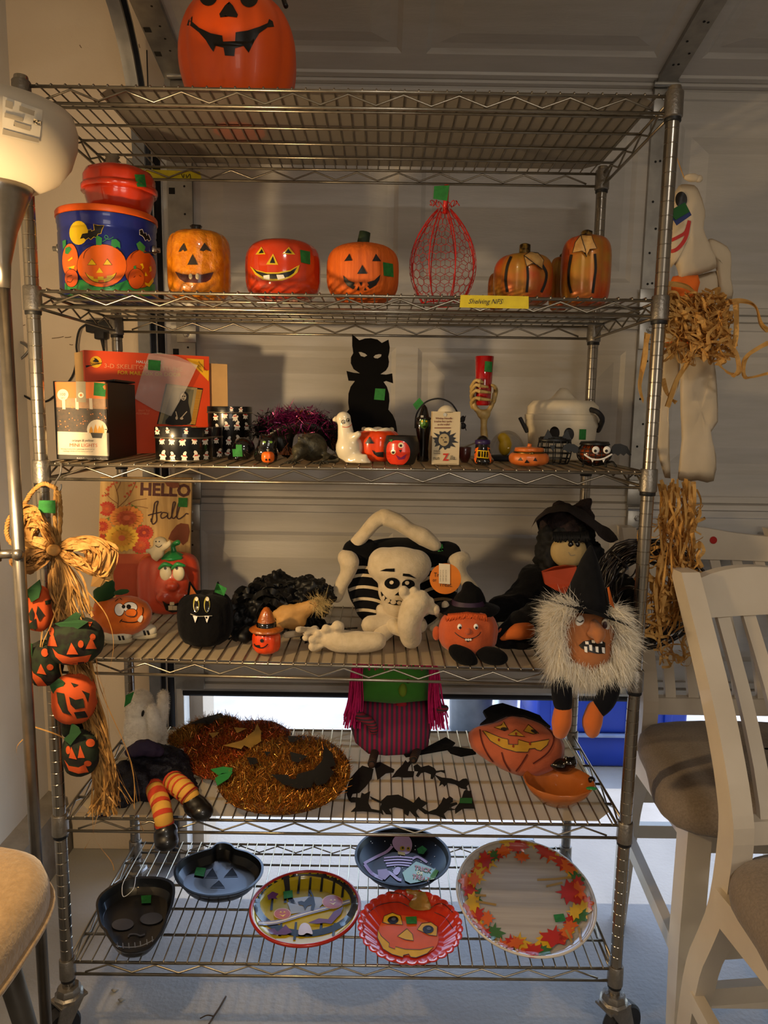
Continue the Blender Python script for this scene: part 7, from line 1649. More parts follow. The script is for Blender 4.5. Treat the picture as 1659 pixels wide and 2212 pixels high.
# skull tray
out = sp2(q12([(270, 425), (300, 372), (380, 318), (470, 288), (600, 285), (675, 305), (700, 345), (690, 430), (662, 505), (640, 570), (600, 635), (540, 682), (450, 697), (385, 675), (335, 615), (320, 580), (290, 548), (275, 480)]), 3)
t, b = dish('skull_tray', 'black plastic skull-shaped serving tray on the bottom shelf', 'tray', zrim(out, .034), .034, .80, 0, M_KPLS)
M_KHI = mat('tray_relief_highlight', '#3c3f47', .3, coat=.3)  # lighter grey paints the highlights on the tray's relief
for pl in (circ(415, 547, 60, 32, 20, -.1), circ(570, 515, 62, 32, 20, -.12)): pdecal('relief_highlight_eye', t, b, q12(pl), M_KHI, 10, .002)
pdecal('relief_highlight_nose', t, b, stroke(q12([(445, 615), (455, 600), (490, 600), (510, 608), (535, 600)]), 3), M_KHI, 8, .002); pdecal('relief_highlight_teeth', t, b, sum([stroke(q12([(x, y0), (x+3, y0+30)]), 2, False, 0) for x, y0 in ((385, 645), (415, 648), (447, 648), (480, 645), (510, 638), (545, 628), (575, 612))], [])+stroke(q12([(378, 665), (450, 672), (520, 662), (585, 630)]), 2), mat('tray_highlight_grey', '#6a6e76', .3), 8, .0025)
tag_tape(t, b, q12([(515, 392), (570, 388), (568, 432), (518, 434)]), off=.003)
part('hang_string', MB().tube(smoothpath([Z(293, 1893, z0+.035), Z(288, 1920, z0+.03), Z(267, 1937, z0+.02), Z(264, 1915, z0+.033), Z(270, 1898, z0+.035)], 5), .0008, 5), M_WHITE, t)
# pumpkin pan
out = sp2(q12([(690, 260), (710, 215), (760, 175), (840, 145), (895, 128), (925, 102), (968, 97), (1005, 108), (1030, 130), (1100, 150), (1155, 185), (1180, 225), (1170, 280), (1120, 335), (1040, 375), (940, 392), (850, 390), (770, 365), (710, 315)]), 3)
t, b = dish('pumpkin_pan', 'black pumpkin-shaped baking pan with stem handle and embossed triangles', 'pan', zrim(out, .034), .034, .78, 0, M_KPLS)
for pl in (q12([(862, 290), (903, 238), (932, 292)]), q12([(965, 288), (1010, 235), (1040, 285)]), q12([(890, 345), (938, 305), (970, 345)])): 
    pdecal('relief_shade_triangle', t, b, pl, mat('pan_relief_shade', '#050507', .5, spec=.2), 10, .0008); pdecal('relief_highlight_edge', t, b, stroke(pl, 1.2, True, 0), mat('tray_highlight_grey', '#6a6e76', .3), 8, .0014)  # darker fill and lighter edge paint the shading of raised triangles
tag_tape(t, b, q12([(815, 235), (868, 242), (855, 288), (803, 280)]), off=.003)
# round plates
def rnd(px, py, rx, z, n=64, tilt=None, flute=0, nf=30):
    c = Z(px, py, z); r = rx*mpp(c); up = Vector((0, 0, 1)) if tilt is None else Vector(tilt).normalized(); ex = Vector((1, 0, 0)); ex = (ex-up*ex.dot(up)).normalized(); ey = up.cross(ex)
    return [c+(ex*math.cos(a)+ey*math.sin(a))*r*(1+flute*abs(math.sin(nf*a/2))) for a in [2*PI*i/n for i in range(n)]]
M_PLY = mat('plate_yellow_stripe', '#b8a01c', .18, coat=.15); M_PLR = mat('plate_red_rim', '#a82418', .25, coat=.12)
t, b = dish('party_plate', 'round yellow party plate with red rim, haunted fence, cat and bats', 'plate', rnd(660, 1957, 117, z0+.026), .026, .74, 0, M_PLY)
pdecal('black_border', t, b, stroke(circ(660, 1951, 106, 66, 40), 14, True, 0), M_KPLS, 8, .0012)
part('rim', MB().tube(rnd(660, 1957, 116.5, z0+.0265), .0042, 8, closed=True), M_PLR, t)
fence = [q12([(x, y0), (x+12, y0-2), (x+4, y1), (x-10, y1)]) for x, y0, y1 in ((1225, 370, 470), (1300, 285, 430), (1370, 285, 380), (1430, 290, 400), (1495, 280, 370), (1560, 300, 380), (1610, 320, 400), (1270, 540, 610), (1350, 535, 630), (1490, 520, 600), (1560, 540, 610))]
pdecal('printed_fence_gap', t, b, fence, M_BLK, 10, .0016); pdecal('printed_tree', t, b, q12([(1285, 290), (1318, 280), (1325, 380), (1360, 440), (1320, 430), (1300, 380)]), M_BLK, 10, .002)
pdecal('printed_path', t, b, stroke(q12([(1150, 540), (1250, 535), (1400, 490), (1550, 450), (1650, 420)]), 9, False, 3), mat('print_lilac_grey', '#8f8a98', .3, coat=.12), 8, .0022); pdecal('printed_path', t, b, stroke(q12([(1150, 540), (1250, 535), (1400, 490), (1550, 450), (1650, 420)]), 2.4, False, 3), M_WHITE, 8, .0026)
pdecal('printed_moon', t, b, q12([(1310, 430), (1340, 405), (1420, 395), (1490, 400), (1512, 420), (1470, 470), (1400, 480), (1330, 490)]), mat('print_pale_grey', '#9c988c', .3, coat=.12), 8, .002)
pdecal('printed_cat', t, b, sp2(q12([(1365, 425), (1385, 420), (1400, 425), (1425, 400), (1455, 405), (1460, 440), (1450, 475), (1435, 470), (1440, 440), (1415, 450), (1405, 470), (1395, 445), (1372, 440)]), 2)+[] if False else q12([(1365, 425), (1385, 420), (1400, 425), (1425, 400), (1445, 395), (1425, 365), (1435, 358), (1452, 395), (1460, 440), (1450, 475), (1435, 470), (1440, 440), (1415, 450), (1405, 470), (1395, 445), (1372, 440)]), M_BLK, 8, .003)
for cx_, cy2, rx_, ry_ in ((1282, 490, 42, 27), (1555, 425, 53, 34)):
    pdecal('printed_pumpkin', t, b, q12(circ(cx_, cy2, rx_+5, ry_+4)), mat('print_peach', '#d9a070', .3, coat=.12), 8, .0030); pdecal('printed_pumpkin', t, b, q12(circ(cx_, cy2, rx_, ry_)), mat('print_rust', '#b04a1c', .3, coat=.12), 8, .0034)
    pdecal('printed_grin', t, b, [q12([(cx_-16, cy2-6), (cx_-8, cy2-14), (cx_-2, cy2-5)]), q12([(cx_+4, cy2-6), (cx_+12, cy2-14), (cx_+18, cy2-6)]), q12([(cx_-20, cy2+4), (cx_, cy2+10), (cx_+20, cy2+2), (cx_+4, cy2+18)])], MY, 6, .0038)
M_BATP = mat('print_bat_purple', '#5c2450', .3, coat=.12)
for pl in (q12([(1420, 540), (1480, 515), (1530, 520), (1560, 480), (1612, 450), (1600, 490), (1575, 515), (1548, 545), (1510, 540), (1470, 545)]), q12([(1198, 390), (1225, 368), (1260, 380), (1245, 398), (1258, 412), (1225, 405), (1205, 415)]), q12([(1200, 575), (1240, 570), (1255, 590), (1300, 550), (1335, 590), (1300, 605), (1250, 605), (1215, 600)])): pdecal('printed_bat', t, b, pl, M_BATP, 8, .0034)
pdecal('printed_ghost', t, b, sp2(q12([(1368, 600), (1378, 555), (1400, 540), (1425, 548), (1440, 575), (1445, 602), (1415, 595), (1395, 606)]), 3), mat('print_ghost_lilac', '#c9c4d4', .3, coat=.12), 8, .0034)
tag_tape(t, b, q12([(1285, 368), (1336, 362), (1340, 402), (1290, 410)]), off=.004)
# skeleton bowl
M_BWL = mat('bowl_black_gloss', '#08070a', .35, spec=.2, coat=.0)
t, b = dish('candy_bowl', 'black candy bowl printed with a lounging skeleton and green sign', 'bowl', rnd(870, 1846, 104, z0+.045), .045, .62, 0, M_BWL)
M_LIL, M_LIL2 = mat('print_lilac', '#b898b8', .35, coat=.1), mat('print_mauve', '#8c5a7c', .35, coat=.1)
pdecal('printed_skull', t, b, sp2(q13([(370, 100), (385, 70), (420, 58), (460, 68), (478, 105), (472, 145), (450, 165), (420, 160), (385, 135)]), 3), M_LIL, 8, .0012)
pdecal('printed_skull', t, b, [q13(circ(425, 132, 14, 12)), q13(circ(458, 135, 11, 11)), q13([(400, 150), (440, 156), (440, 172), (402, 166)])], mat('print_gold', '#b89a2c', .3), 6, .0018); pdecal('printed_pupil', t, b, [q13(circ(427, 130, 6)), q13(circ(457, 133, 5))], M_BLK, 6, .0022)
pdecal('printed_ribs', t, b, sum([stroke(q13([(x0, y_), ((x0+x1)/2, y_-6), (x1, y_)]), 3.4) for x0, x1, y_ in ((325, 480, 185), (325, 480, 200), (335, 475, 215), (340, 465, 228))], []), M_LIL, 8, .0014)
pdecal('printed_pelvis', t, b, sp2(q13([(375, 255), (395, 235), (415, 240), (410, 262), (395, 278), (380, 272)]), 3), M_LIL, 8, .0018)
for P_, w_ in (([(215, 215), (280, 180), (340, 150), (370, 120)], 6), ([(220, 220), (260, 270), (320, 300)], 7), ([(300, 260), (350, 262), (400, 300), (420, 305)], 6), ([(480, 190), (510, 180), (560, 210)], 5)): pdecal('printed_limb', t, b, stroke(q13(P_), w_), M_LIL, 8, .0016)
pdecal('printed_feet', t, b, [q13([(290, 250), (340, 245), (360, 275), (330, 305), (295, 290)])], M_LIL2, 8, .002)
pdecal('printed_sign', t, b, q13([(425, 265), (500, 205), (625, 255), (600, 300), (470, 325), (440, 310)]), mat('print_sign_green', '#5c8a1c', .3, coat=.4), 8, .0024)
M_SR = mat('print_sign_red', '#c04a1c', .4)
for s_, x, y_, h in (('TRICK', 488, 248, 9), ('OR', 500, 274, 7), ('TREAT', 476, 296, 9)): p = q13([(x, y_)])[0]; ptext(t, b, s_, p[0], p[1], h, M_SR if h > 7 else MY, .22, 1.05, off=.004, bold=.03)
random.seed(2); pdecal('printed_stars', t, b, [q13(circ(random.uniform(240, 620), random.uniform(90, 250), 3, None, 5)) for i in range(26)], M_WHITE, 30, .001)
tag_tape(t, b, q13([(505, 135), (535, 118), (562, 138), (540, 165), (512, 160)]), off=.003)
# fluted pumpkin plate
M_FLR = mat('plate_red_orange', '#c4321a', .2, col2='#b82c16', coat=.15)
t, b = dish('pumpkin_face_plate', 'fluted red pumpkin-face plate with yellow smile and stem', 'plate', rnd(886, 1996, 110, z0+.036, 120, None, .04, 30), .036, .64, 0, M_FLR)
pdecal('printed_cheeks', t, b, sp2(q13([(300, 560), (350, 500), (450, 500), (560, 530), (620, 600), (600, 680), (500, 720), (380, 700), (310, 640)]), 3), mat('print_warm_orange', '#d8602a', .25, coat=.12), 8, .0012)
M_PLYW = mat('print_plate_yellow', '#dcae2a', .25, coat=.12)
for pl in (q13([(315, 535), (325, 500), (370, 482), (415, 500), (428, 550), (380, 545), (345, 545)]), q13([(505, 575), (530, 542), (580, 535), (615, 560), (612, 610), (570, 605), (540, 590)]), q13([(398, 612), (450, 570), (480, 600), (486, 636), (440, 630)]), q13([(292, 575), (310, 610), (355, 650), (352, 670), (385, 682), (388, 668), (440, 682), (520, 685), (596, 668), (560, 705), (500, 728), (470, 725), (460, 708), (430, 715), (428, 726), (370, 710), (320, 680), (290, 620)])):
    pdecal('printed_face', t, b, pl, M_PLYW, 8, .002); pdecal('printed_outline', t, b, stroke(pl, 1.3, True, 0), M_BLK, 8, .0026)
for cx_, cy2 in ((374, 523), (565, 575)): pdecal('printed_eye', t, b, q13(circ(cx_, cy2, 30, 22)), M_BLK, 8, .003); pdecal('printed_eye', t, b, q13(circ(cx_+4, cy2-4, 12, 9)), mat('eye_grey', '#55565c', .3), 8, .0034)
pdecal('printed_stem', t, b, sp2(q13([(448, 355), (490, 342), (540, 350), (548, 370), (572, 420), (580, 460), (540, 470), (490, 465), (460, 440), (478, 410), (485, 385), (452, 378)]), 3), mat('print_stem_gold', '#a8741c', .3, col2='#6f5a18', nscale=30, coat=.12), 8, .0024)
pdecal('printed_lines', t, b, stroke(q13([(240, 480), (300, 440), (400, 425), (460, 450)]), 1.4)+stroke(q13([(580, 455), (640, 430), (700, 480)]), 1.4)+stroke(q13([(360, 375), (420, 380), (470, 420)]), 1.4)+stroke(q13([(600, 480), (660, 510), (700, 570)]), 1.2), M_BLK, 8, .0026)
tag_tape(t, b, q13([(443, 508), (502, 505), (504, 545), (448, 546)]), off=.004)
# autumn leaf tray, propped up at the back
up = Vector((0.02, -.22, 1)).normalized()
M_TRW = mat('tray_grey_wood', '#b5aca2', .16, col2='#a39a90', nscale=5, stretch=(.6, 16, 16), coat=.35)
t, b = dish('leaf_tray', 'large round glossy tray printed with autumn leaves around a grey centre', 'tray', rnd(1135, 1930, 148, z0+.058, 72, up), .018, .86, 0, M_TRW, n_=up)
M_LR, M_LO, M_LY, M_LG2 = mat('leaf_red', '#b82a1c', .38, coat=.15), mat('leaf_orange', '#d8621c', .38, coat=.15), mat('leaf_yellow', '#d8a824', .38, coat=.15), mat('leaf_green', '#3f6a34', .38, coat=.15); M_WHT = mat('wheat_tan', '#a8823c', .4)
def maple(cx, cy, R, a0, sq=.9):
    base = [(0, 1.), (.12, .55), (.5, .62), (.38, .38), (.95, .25), (.62, .05), (.75, -.25), (.3, -.2), (.05, -.55), (-.05, -.55), (-.3, -.2), (-.75, -.25), (-.62, .05), (-.95, .25), (-.38, .38), (-.5, .62), (-.12, .55)]
    ca, sa = math.cos(a0), math.sin(a0); return [(cx+R*(x*ca-y_*sa), cy+R*sq*(x*sa+y_*ca)) for x, y_ in base]
random.seed(14); i = 0
for j in range(48):
    a = 2*PI*j/48; rx_ = random.uniform(114, 140); ry_ = rx_*.905; mm = (M_LR, M_LO, M_LY, M_LG2, M_LR, M_LO, M_LY)[j % 7]
    pdecal('printed_leaf', t, b, maple(1135+rx_*math.cos(a), 1936+ry_*math.sin(a), random.uniform(20, 33), a+PI/2+random.uniform(-.6, .6)), mm, 8, .0014+.0004*(j % 4))
for cx, cy, R, a0, mm in ((1195, 2030, 36, PI+.2, M_LR), (1115, 2040, 22, PI-.3, M_LO), (1232, 1928, 34, PI/2, M_LR), (1050, 1985, 22, -PI/2, M_LO), (1045, 1858, 26, -PI/2-.2, M_LR), (1128, 1850, 20, .1, M_LO), (1225, 2020, 26, PI/2+.6, M_LO), (1245, 1970, 24, PI/2, M_LY), (1022, 1900, 20, -PI/2, M_LO)):
    pdecal('printed_leaf', t, b, maple(cx, cy, R, a0), mm, 8, .0036)
for pl in ([(1160, 1902), (1200, 1900), (1235, 1896)], [(1180, 1916), (1215, 1908)], [(1025, 1935), (1050, 1936)], [(1028, 1948), (1072, 1956)], [(1222, 2010), (1236, 2038)], [(1250, 2004), (1256, 2036)]): pdecal('printed_wheat', t, b, stroke(pl, 5), M_WHT, 8, .004)
tag_tape(t, b, q13([(1245, 497), (1300, 490), (1312, 530), (1256, 538)]), off=.005)
part('rim', MB().tube(rnd(1135, 1930, 147.5, z0+.0583, 72, up), .003, 8, closed=True), mat('leaf_rim', '#d8cfc4', .2, coat=.15), t)
part('foot', MB().bbox(Vector((Z(1135, 1930, z0).x, Z(1135, 1880, z0).y+.05, z0+.028)), (.10, .02, .056), None, .004), M_TRW, t)
# ================================================================ HANGING RAFFIA SWAG (left front post)
M_RAF = mat('raffia', '#c99a58', .75, col2='#a87838', nscale=60, transl=.15); M_RAFD = mat('raffia_dark', '#8c6434', .8, col2='#6f4c22', nscale=60); M_ROPE = mat('twisted_rope', '#b58a4c', .85, col2='#94682f', nscale=120)
y = -.055; g = lambda px, py, dy=0: Y(px, py, y+dy); k = mpp(g(130, 1200))
t = thing('s_hook', 'thin steel hook on the front rail carrying the raffia swag', 'hook', tuple(g(128, 1062)))
hk = smoothpath([Y(118, 1006, .008), Y(124, 999, .0), Y(132, 1004, -.012), Y(130, 1024, -.02), Y(121, 1040, -.03), Y(118, 1052, -.045), Y(124, 1062, -.055), Y(131, 1056, -.055), Y(132, 1046, -.052)], 5)
part('wire', MB().tube(hk, .0017, 6), M_GALV, t)
t = thing('raffia_swag', 'raffia swag with a bow and five fabric pumpkins hanging from the left post', 'swag', tuple(g(190, 1770)))
def twist(path, r, n=3, turns=14):
    P = smoothpath(path, 8); m = MB(); L = len(P)
    for s_ in range(n):
        q_ = []
        for i, p in enumerate(P):
            tt = (P[min(i+1, L-1)]-P[max(i-1, 0)]).normalized(); u = tt.orthogonal().normalized(); w = tt.cross(u); a = 2*PI*(s_/n+turns*i/L); q_.append(p+(u*math.cos(a)+w*math.sin(a))*r*.55)
        m.tube(q_, r*.6, 6)
    return m
part('rope_loop', twist([g(122, 1056), g(95, 1045), g(70, 1062), g(50, 1092), g(20, 1120), g(16, 1160), g(40, 1180), g(110, 1185)], 5*k), M_ROPE, t)
part('rope_loop', twist([g(121, 1058), g(119, 1110), g(120, 1180)], 4.5*k), M_ROPE, t); part('rope_loop', twist([g(127, 1060), g(131, 1110), g(126, 1180)], 4.5*k), M_ROPE, t)
random.seed(41)
def rj(a): return random.uniform(-a, a)
def bowloop(cx0, cy0, pts, n, spread, w):
    m = MB()
    for i in range(n):
        f = .82+rj(.26); P = [g(cx0, cy0, rj(.01))]
        for px_, py_ in pts: P.append(g(cx0+(px_-cx0)*f+rj(spread), cy0+(py_-cy0)*f+rj(spread), -.015+rj(.02)))
        P.append(g(cx0+rj(4), cy0+rj(4), rj(.01))); m.ribbon(smoothpath(P, 5), random.uniform(.5, 1.5)*w, tw=rj(1.5))
    return m
part('bow_loop', bowloop(118, 1188, [(80, 1170), (42, 1155), (40, 1118), (70, 1105), (95, 1135)], 110, 9, .0055), M_RAF, t, False, stuff=True)
part('bow_loop', bowloop(124, 1190, [(160, 1172), (205, 1172), (238, 1190), (225, 1240), (190, 1225), (150, 1205)], 110, 10, .0055), M_RAF, t, False, stuff=True)
part('bow_loop', bowloop(118, 1192, [(70, 1195), (35, 1215), (55, 1232), (85, 1215)], 60, 8, .005), M_RAFD, t, False, stuff=True)
M_PAPER = mat('crinkled_raffia_paper', '#a87f48', .8, col2='#97703c', nscale=20, transl=.2)
part('bow_paper', wrinkle(MB().prism([g(190, 1178, -.02), g(246, 1190, -.03), g(238, 1225, -.03), g(215, 1268, -.02), g(196, 1266, -.02), g(206, 1220, -.03)], (0, .006, 0)), .004, 30), M_PAPER, t, False)
part('knot', wrinkle(MB().ell(g(116, 1188, -.025), (15*k, 13*k, 12*k)), .002, 90), M_RAF, t)
def strands(n, x0, y0, sx0, ctrl, w, m, dyr=.02, col=None):
    for i in range(n):
        P = [g(x0+rj(sx0), y0+rj(6), rj(.008))]
        for (px_, py_, sx_) in ctrl: P.append(g(px_+rj(sx_), py_+rj(14), -.005+rj(dyr)))
        m.ribbon(smoothpath(P, 5), random.uniform(.35, 1.3)*w, tw=rj(3))
m1, m2 = MB(), MB()
strands(90, 122, 1195, 8, [(135, 1270, 22), (155, 1370, 30), (180, 1480, 28), (205, 1580, 26), (225, 1680, 26), (222, 1750, 34)], .0035, m1, .02); strands(70, 122, 1195, 8, [(130, 1270, 26), (148, 1360, 30), (178, 1470, 24), (208, 1580, 22), (232, 1670, 22), (235, 1740, 26)], .0035, m2, .02)
strands(26, 125, 1195, 8, [(165, 1260, 14), (190, 1330, 14)], .003, m1)
strands(6, 122, 1195, 8, [(150, 1280, 20), (190, 1400, 30), (215, 1500, 10), (260, 1640, 30), (300, 1740, 30)], .002, m1, .04)
part('raffia_strands', m1, M_RAF, t, False, stuff=True); part('raffia_strands', m2, M_RAFD, t, False, stuff=True)
m = MB()
for P in ([(96, 1300), (88, 1390), (72, 1470), (70, 1530), (74, 1560)], [(140, 1260), (110, 1350), (90, 1400), (84, 1500)], [(190, 1280), (230, 1330), (245, 1400), (222, 1500)], [(165, 1330), (130, 1420), (142, 1480), (175, 1530), (235, 1600)], [(215, 1740), (200, 1800), (182, 1835)], [(200, 1745), (205, 1810), (240, 1860), (246, 1880)], [(255, 1700), (285, 1740), (310, 1795)], [(74, 1570), (130, 1590), (150, 1610)], [(72, 1580), (38, 1610), (40, 1640), (58, 1650)]):
    m.ribbon(smoothpath([g(a, b2, -.03) for a, b2 in P], 6), .0028, tw=1.5)
part('loose_strand', m, M_RAF, t, False, stuff=True)
tq = [g(84, 1081, -.02), g(119, 1081, -.02), g(120, 1109, -.02), g(82, 1107, -.02)]; part('green_price_tape', MB().prism(tq, (0, .0008, 0)), M_GTAPE, t, False, 'green tape price tag')
M_FBK = mat('halloween_cloth_black', '#15100c', .9, col2='#1f2a16', nscale=45, namt=.15); M_FOR = mat('halloween_cloth_orange', '#c8501c', .9)
qE = lambda p: cpx(0, 1010, 400/1180, p)
def fpump(px, py, rx, ry, dy, base, fm, shapes, leaf):
    c_ = g(px, py, dy); kk = mpp(c_); zb_ = c_.z-ry*kk
    b = part('fabric_pumpkin', wrinkle(MB().lathe(pprof(rx*kk, 2*ry*kk, zb_, .75, 14), (c_.x, c_.y, 0), 36, lobes(7, .06)), .002, 50), base, t)
    if shapes: pdecal('felt_shapes', b, b, shapes, fm, 7, .0012)
    part('felt_leaf', wrinkle(MB().prism([g(x, y_, dy-.03) for x, y_ in leaf], (0, .003, 0)), .003, 60), M_PLG, b, False)
    return b
fpump(82, 1314, 29, 50, -.02, M_FOR, M_FBK, [qE([(185, 930), (205, 890), (220, 930), (215, 980), (190, 970)]), qE([(240, 880), (285, 940), (250, 980), (230, 930)]), qE([(180, 1000), (230, 960), (240, 1050), (200, 1060)]), qE([(285, 850), (325, 840), (320, 870), (290, 875)]), qE([(170, 800), (230, 790), (225, 820), (180, 830)])], qE([(170, 780), (220, 740), (250, 715), (262, 770), (245, 830), (200, 860)]))
fpump(163, 1384, 58, 46, -.035, M_FBK, M_FOR, [qE([(455, 1115), (498, 1190), (425, 1190)]), qE([(335, 1150), (370, 1185), (450, 1210), (540, 1200), (582, 1190), (560, 1235), (490, 1260), (400, 1245), (355, 1205)]), qE([(318, 1080), (340, 1060), (365, 1140), (305, 1135)]), qE([(580, 1080), (615, 1155), (545, 1155)]), qE(circ(514, 1125, 18, 24)), qE(circ(330, 1045, 15, 28)), qE(circ(590, 1080, 18, 20)), qE([(560, 985), (588, 985), (570, 1020)])], qE([(345, 995), (400, 985), (440, 950), (480, 920), (515, 940), (500, 970), (560, 985), (510, 1020), (450, 1060), (410, 1030)]))
fpump(97, 1432, 37, 48, -.01, M_FBK, M_FOR, [qE([(260, 1250), (295, 1320), (235, 1310)]), qE(circ(318, 1272, 22, 20)), qE(circ(285, 1180, 22, 26)), qE([(190, 1260), (215, 1310), (260, 1340), (300, 1390), (240, 1390), (195, 1320)])], qE([(175, 1120), (205, 1125), (200, 1220), (180, 1215)]))
fpump(160, 1508, 46, 52, -.03, M_FOR, M_FBK, [qE([(450, 1370), (500, 1385), (470, 1400)]), qE([(440, 1460), (480, 1480), (530, 1470), (540, 1530), (480, 1540), (450, 1510)]), qE([(520, 1420), (570, 1440), (560, 1500), (540, 1450)]), qE([(360, 1430), (410, 1440), (430, 1540), (460, 1580), (400, 1560), (370, 1500)]), qE([(470, 1560), (540, 1550), (560, 1590), (490, 1600)])], qE([(315, 1390), (370, 1345), (410, 1370), (400, 1420), (360, 1470), (330, 1430)]))
fpump(155, 1570, 22, 22, .0, M_FBK, M_FOR, [], qE([(450, 1640), (465, 1640), (470, 1660)]))
fpump(174, 1626, 38, 48, -.03, M_FBK, M_FOR, [qE([(455, 1780), (490, 1860), (440, 1850)]), qE([(510, 1770), (540, 1850), (495, 1850)]), qE(circ(435, 1800, 14, 26)), qE(circ(575, 1755, 28, 26)), qE(circ(558, 1885, 24, 18)), qE([(410, 1860), (440, 1900), (500, 1910), (540, 1890), (565, 1940), (500, 1950), (440, 1930)])], qE([(405, 1730), (440, 1700), (455, 1630), (500, 1660), (515, 1690), (480, 1730), (450, 1770)]))
# ================================================================ GHOST WINDSOCK (right post)
y = .055; g = lambda px, py, dy=0: Y(px, py, y+dy); k = mpp(g(1500, 600)); q6r = lambda p: cpx(1340, 340, 319/994, p)
M_GCL = mat('ghost_cloth', '#dccbb0', .85, col2='#cdbb9e', nscale=12, transl=.25, bump=.15, bscale=40); M_RMOU = mat('red_print', '#b01c12', .6); M_ORB = mat('orange_cloth_band', '#d8661a', .85)
t = thing('ghost_windsock', 'white cloth ghost windsock with red grin and raffia hanging on the right post', 'decoration', tuple(g(1500, 1040)))
def panel(nm, pts, T, m, dy=0): return part(nm, wrinkle(cushion([g(x, y_, dy) for x, y_ in sp2(q6r(pts), 2)], (0, -1, 0), T, 6, .32), .0035, 28), m, t)
b = panel('hood', [(390, 190), (440, 175), (500, 185), (535, 240), (560, 320), (568, 400), (562, 480), (572, 510), (592, 570), (622, 650), (655, 745), (520, 790), (402, 830), (385, 760), (360, 720), (340, 745), (325, 650), (318, 560), (330, 430), (350, 300)], .016, M_GCL)
part('top_knot', wrinkle(MB().ell(g(1494, 384), (18*k, 8*k, 9*k)).ell(g(1508, 386), (9*k, 6*k, 7*k)), .002, 60), M_GCL, t)
pdecal('eye', t, b, q6r(circ(410, 285, 40, 54)), M_BLK, 6, .001)
pdecal('grin', t, b, stroke(q6r([(464, 425), (440, 500), (400, 530), (340, 560)]), 7)+stroke(q6r([(464, 430), (440, 540), (390, 610), (340, 632), (320, 600)]), 8), M_RMOU, 6, .001)
cd = part('price_card', MB().prism([g(*p, -.045) for p in q6r([(322, 365), (435, 300), (480, 388), (380, 458)])], (0, .001, 0)), mat('blue_card', '#1c2c6a', .6), t, False)
part('green_price_tape', MB().prism([g(*p, -.0465) for p in q6r([(326, 362), (435, 302), (468, 365), (372, 422)])], (0, .001, 0)), mat('dark_green_tape2', '#1f5c22', .75), t, False, 'green tape price tag')
panel('arm', [(585, 560), (620, 545), (680, 580), (745, 638), (748, 760), (752, 860), (745, 945), (685, 940), (660, 820), (640, 690), (600, 640)], .009, M_GCL, .01)
panel('orange_bib', [(352, 800), (525, 788), (520, 900), (505, 960), (350, 960), (345, 880)], .012, M_ORB, .004)
bd = panel('lower_body', [(330, 830), (520, 795), (668, 760), (672, 850), (665, 1000), (655, 1185), (640, 1240), (300, 1290), (290, 1180), (320, 1000)], .010, M_GCL, .02)
pdecal('orange_hem', t, [bd], [q6r([(300, 1245), (480, 1215), (645, 1185), (642, 1225), (480, 1255), (298, 1280)])], M_ORB, 6, .001)
panel('leg', [(400, 1270), (520, 1240), (640, 1225), (628, 1350), (655, 1560), (650, 1780), (612, 1850), (645, 2000), (632, 2180), (520, 2170), (390, 2165), (412, 1900), (402, 1700), (410, 1400)], .005, M_GCL, .02)
panel('leg', [(300, 1290), (395, 1280), (400, 1400), (390, 1520), (340, 1680), (305, 1830), (330, 2160), (270, 2080), (242, 1900), (258, 1650), (288, 1420)], .005, M_GCL, .035)
M_RAF2 = mat('pale_raffia', '#d9ab62', .7, col2='#bb8a44', nscale=50, transl=.3)
random.seed(77); m = MB()
def wander(px, py, dy, n, stp, w, bias=(0, 0), lim=None):
    P = [(px, py)]; a = random.uniform(0, 2*PI)
    for i in range(n):
        a += rj(1.0); px += stp*math.cos(a)+bias[0]; py += stp*math.sin(a)+bias[1]
        if lim and not (lim[0] < px < lim[2] and lim[1] < py < lim[3]): a = math.atan2((lim[1]+lim[3])/2-py, (lim[0]+lim[2])/2-px)+rj(.8)
        P.append((px, py))
    d0 = dy; return smoothpath([g(x, y_, d0+rj(.02)) for x, y_ in P], 4)
for i in range(62): m.ribbon(wander(random.gauss(1505, 30), random.gauss(690, 24), -.045, 13, 19, .008, (0, .5), (1440, 640, 1570, 770)), random.uniform(.0025, .0085), tw=rj(5))
for P in ([(1570, 655), (1600, 650), (1630, 660), (1645, 700), (1659, 715)], [(1565, 690), (1575, 740), (1590, 765), (1595, 800), (1585, 812)], [(1590, 650), (1592, 720), (1580, 760)], [(1515, 755), (1545, 765), (1590, 768)], [(1550, 780), (1565, 800), (1590, 810)], [(1659, 740), (1620, 765), (1605, 790), (1610, 815), (1659, 805)], [(1430, 650), (1420, 700), (1425, 740)], [(1500, 735), (1485, 780), (1460, 820), (1440, 880)], [(1440, 615), (1480, 620), (1510, 640)], [(1398, 720), (1392, 770), (1380, 830), (1390, 870)], [(1430, 820), (1440, 850), (1462, 870)]):
    for q_ in range(2): m.ribbon(smoothpath([g(a+rj(3), b2+rj(3), -.045+rj(.012)) for a, b2 in P], 6), random.uniform(.006, .011), tw=rj(3))
part('raffia_tangle', m, M_RAF2, t, False, stuff=True)
m = MB()
for i in range(34):
    x0 = random.uniform(1418, 1505); P = [(x0, 1045+rj(12))]
    for j in range(1, 8): P.append((x0+rj(14)+(1460-x0)*.06*j-6*(j > 3)*(x0 < 1455)*(j-3), 1045+j*random.uniform(38, 48)))
    m.ribbon(smoothpath([g(a, b2, -.03+rj(.03)) for a, b2 in P], 4), random.uniform(.003, .009), tw=rj(5))
for i in range(60): m.ribbon(wander(random.gauss(1448, 36), random.uniform(1120, 1390), -.03, 11, 18, .008, (0, 2), (1398, 1080, 1508, 1420)), random.uniform(.002, .007), tw=rj(5))
part('raffia_legs', m, M_RAF2, t, False, stuff=True)
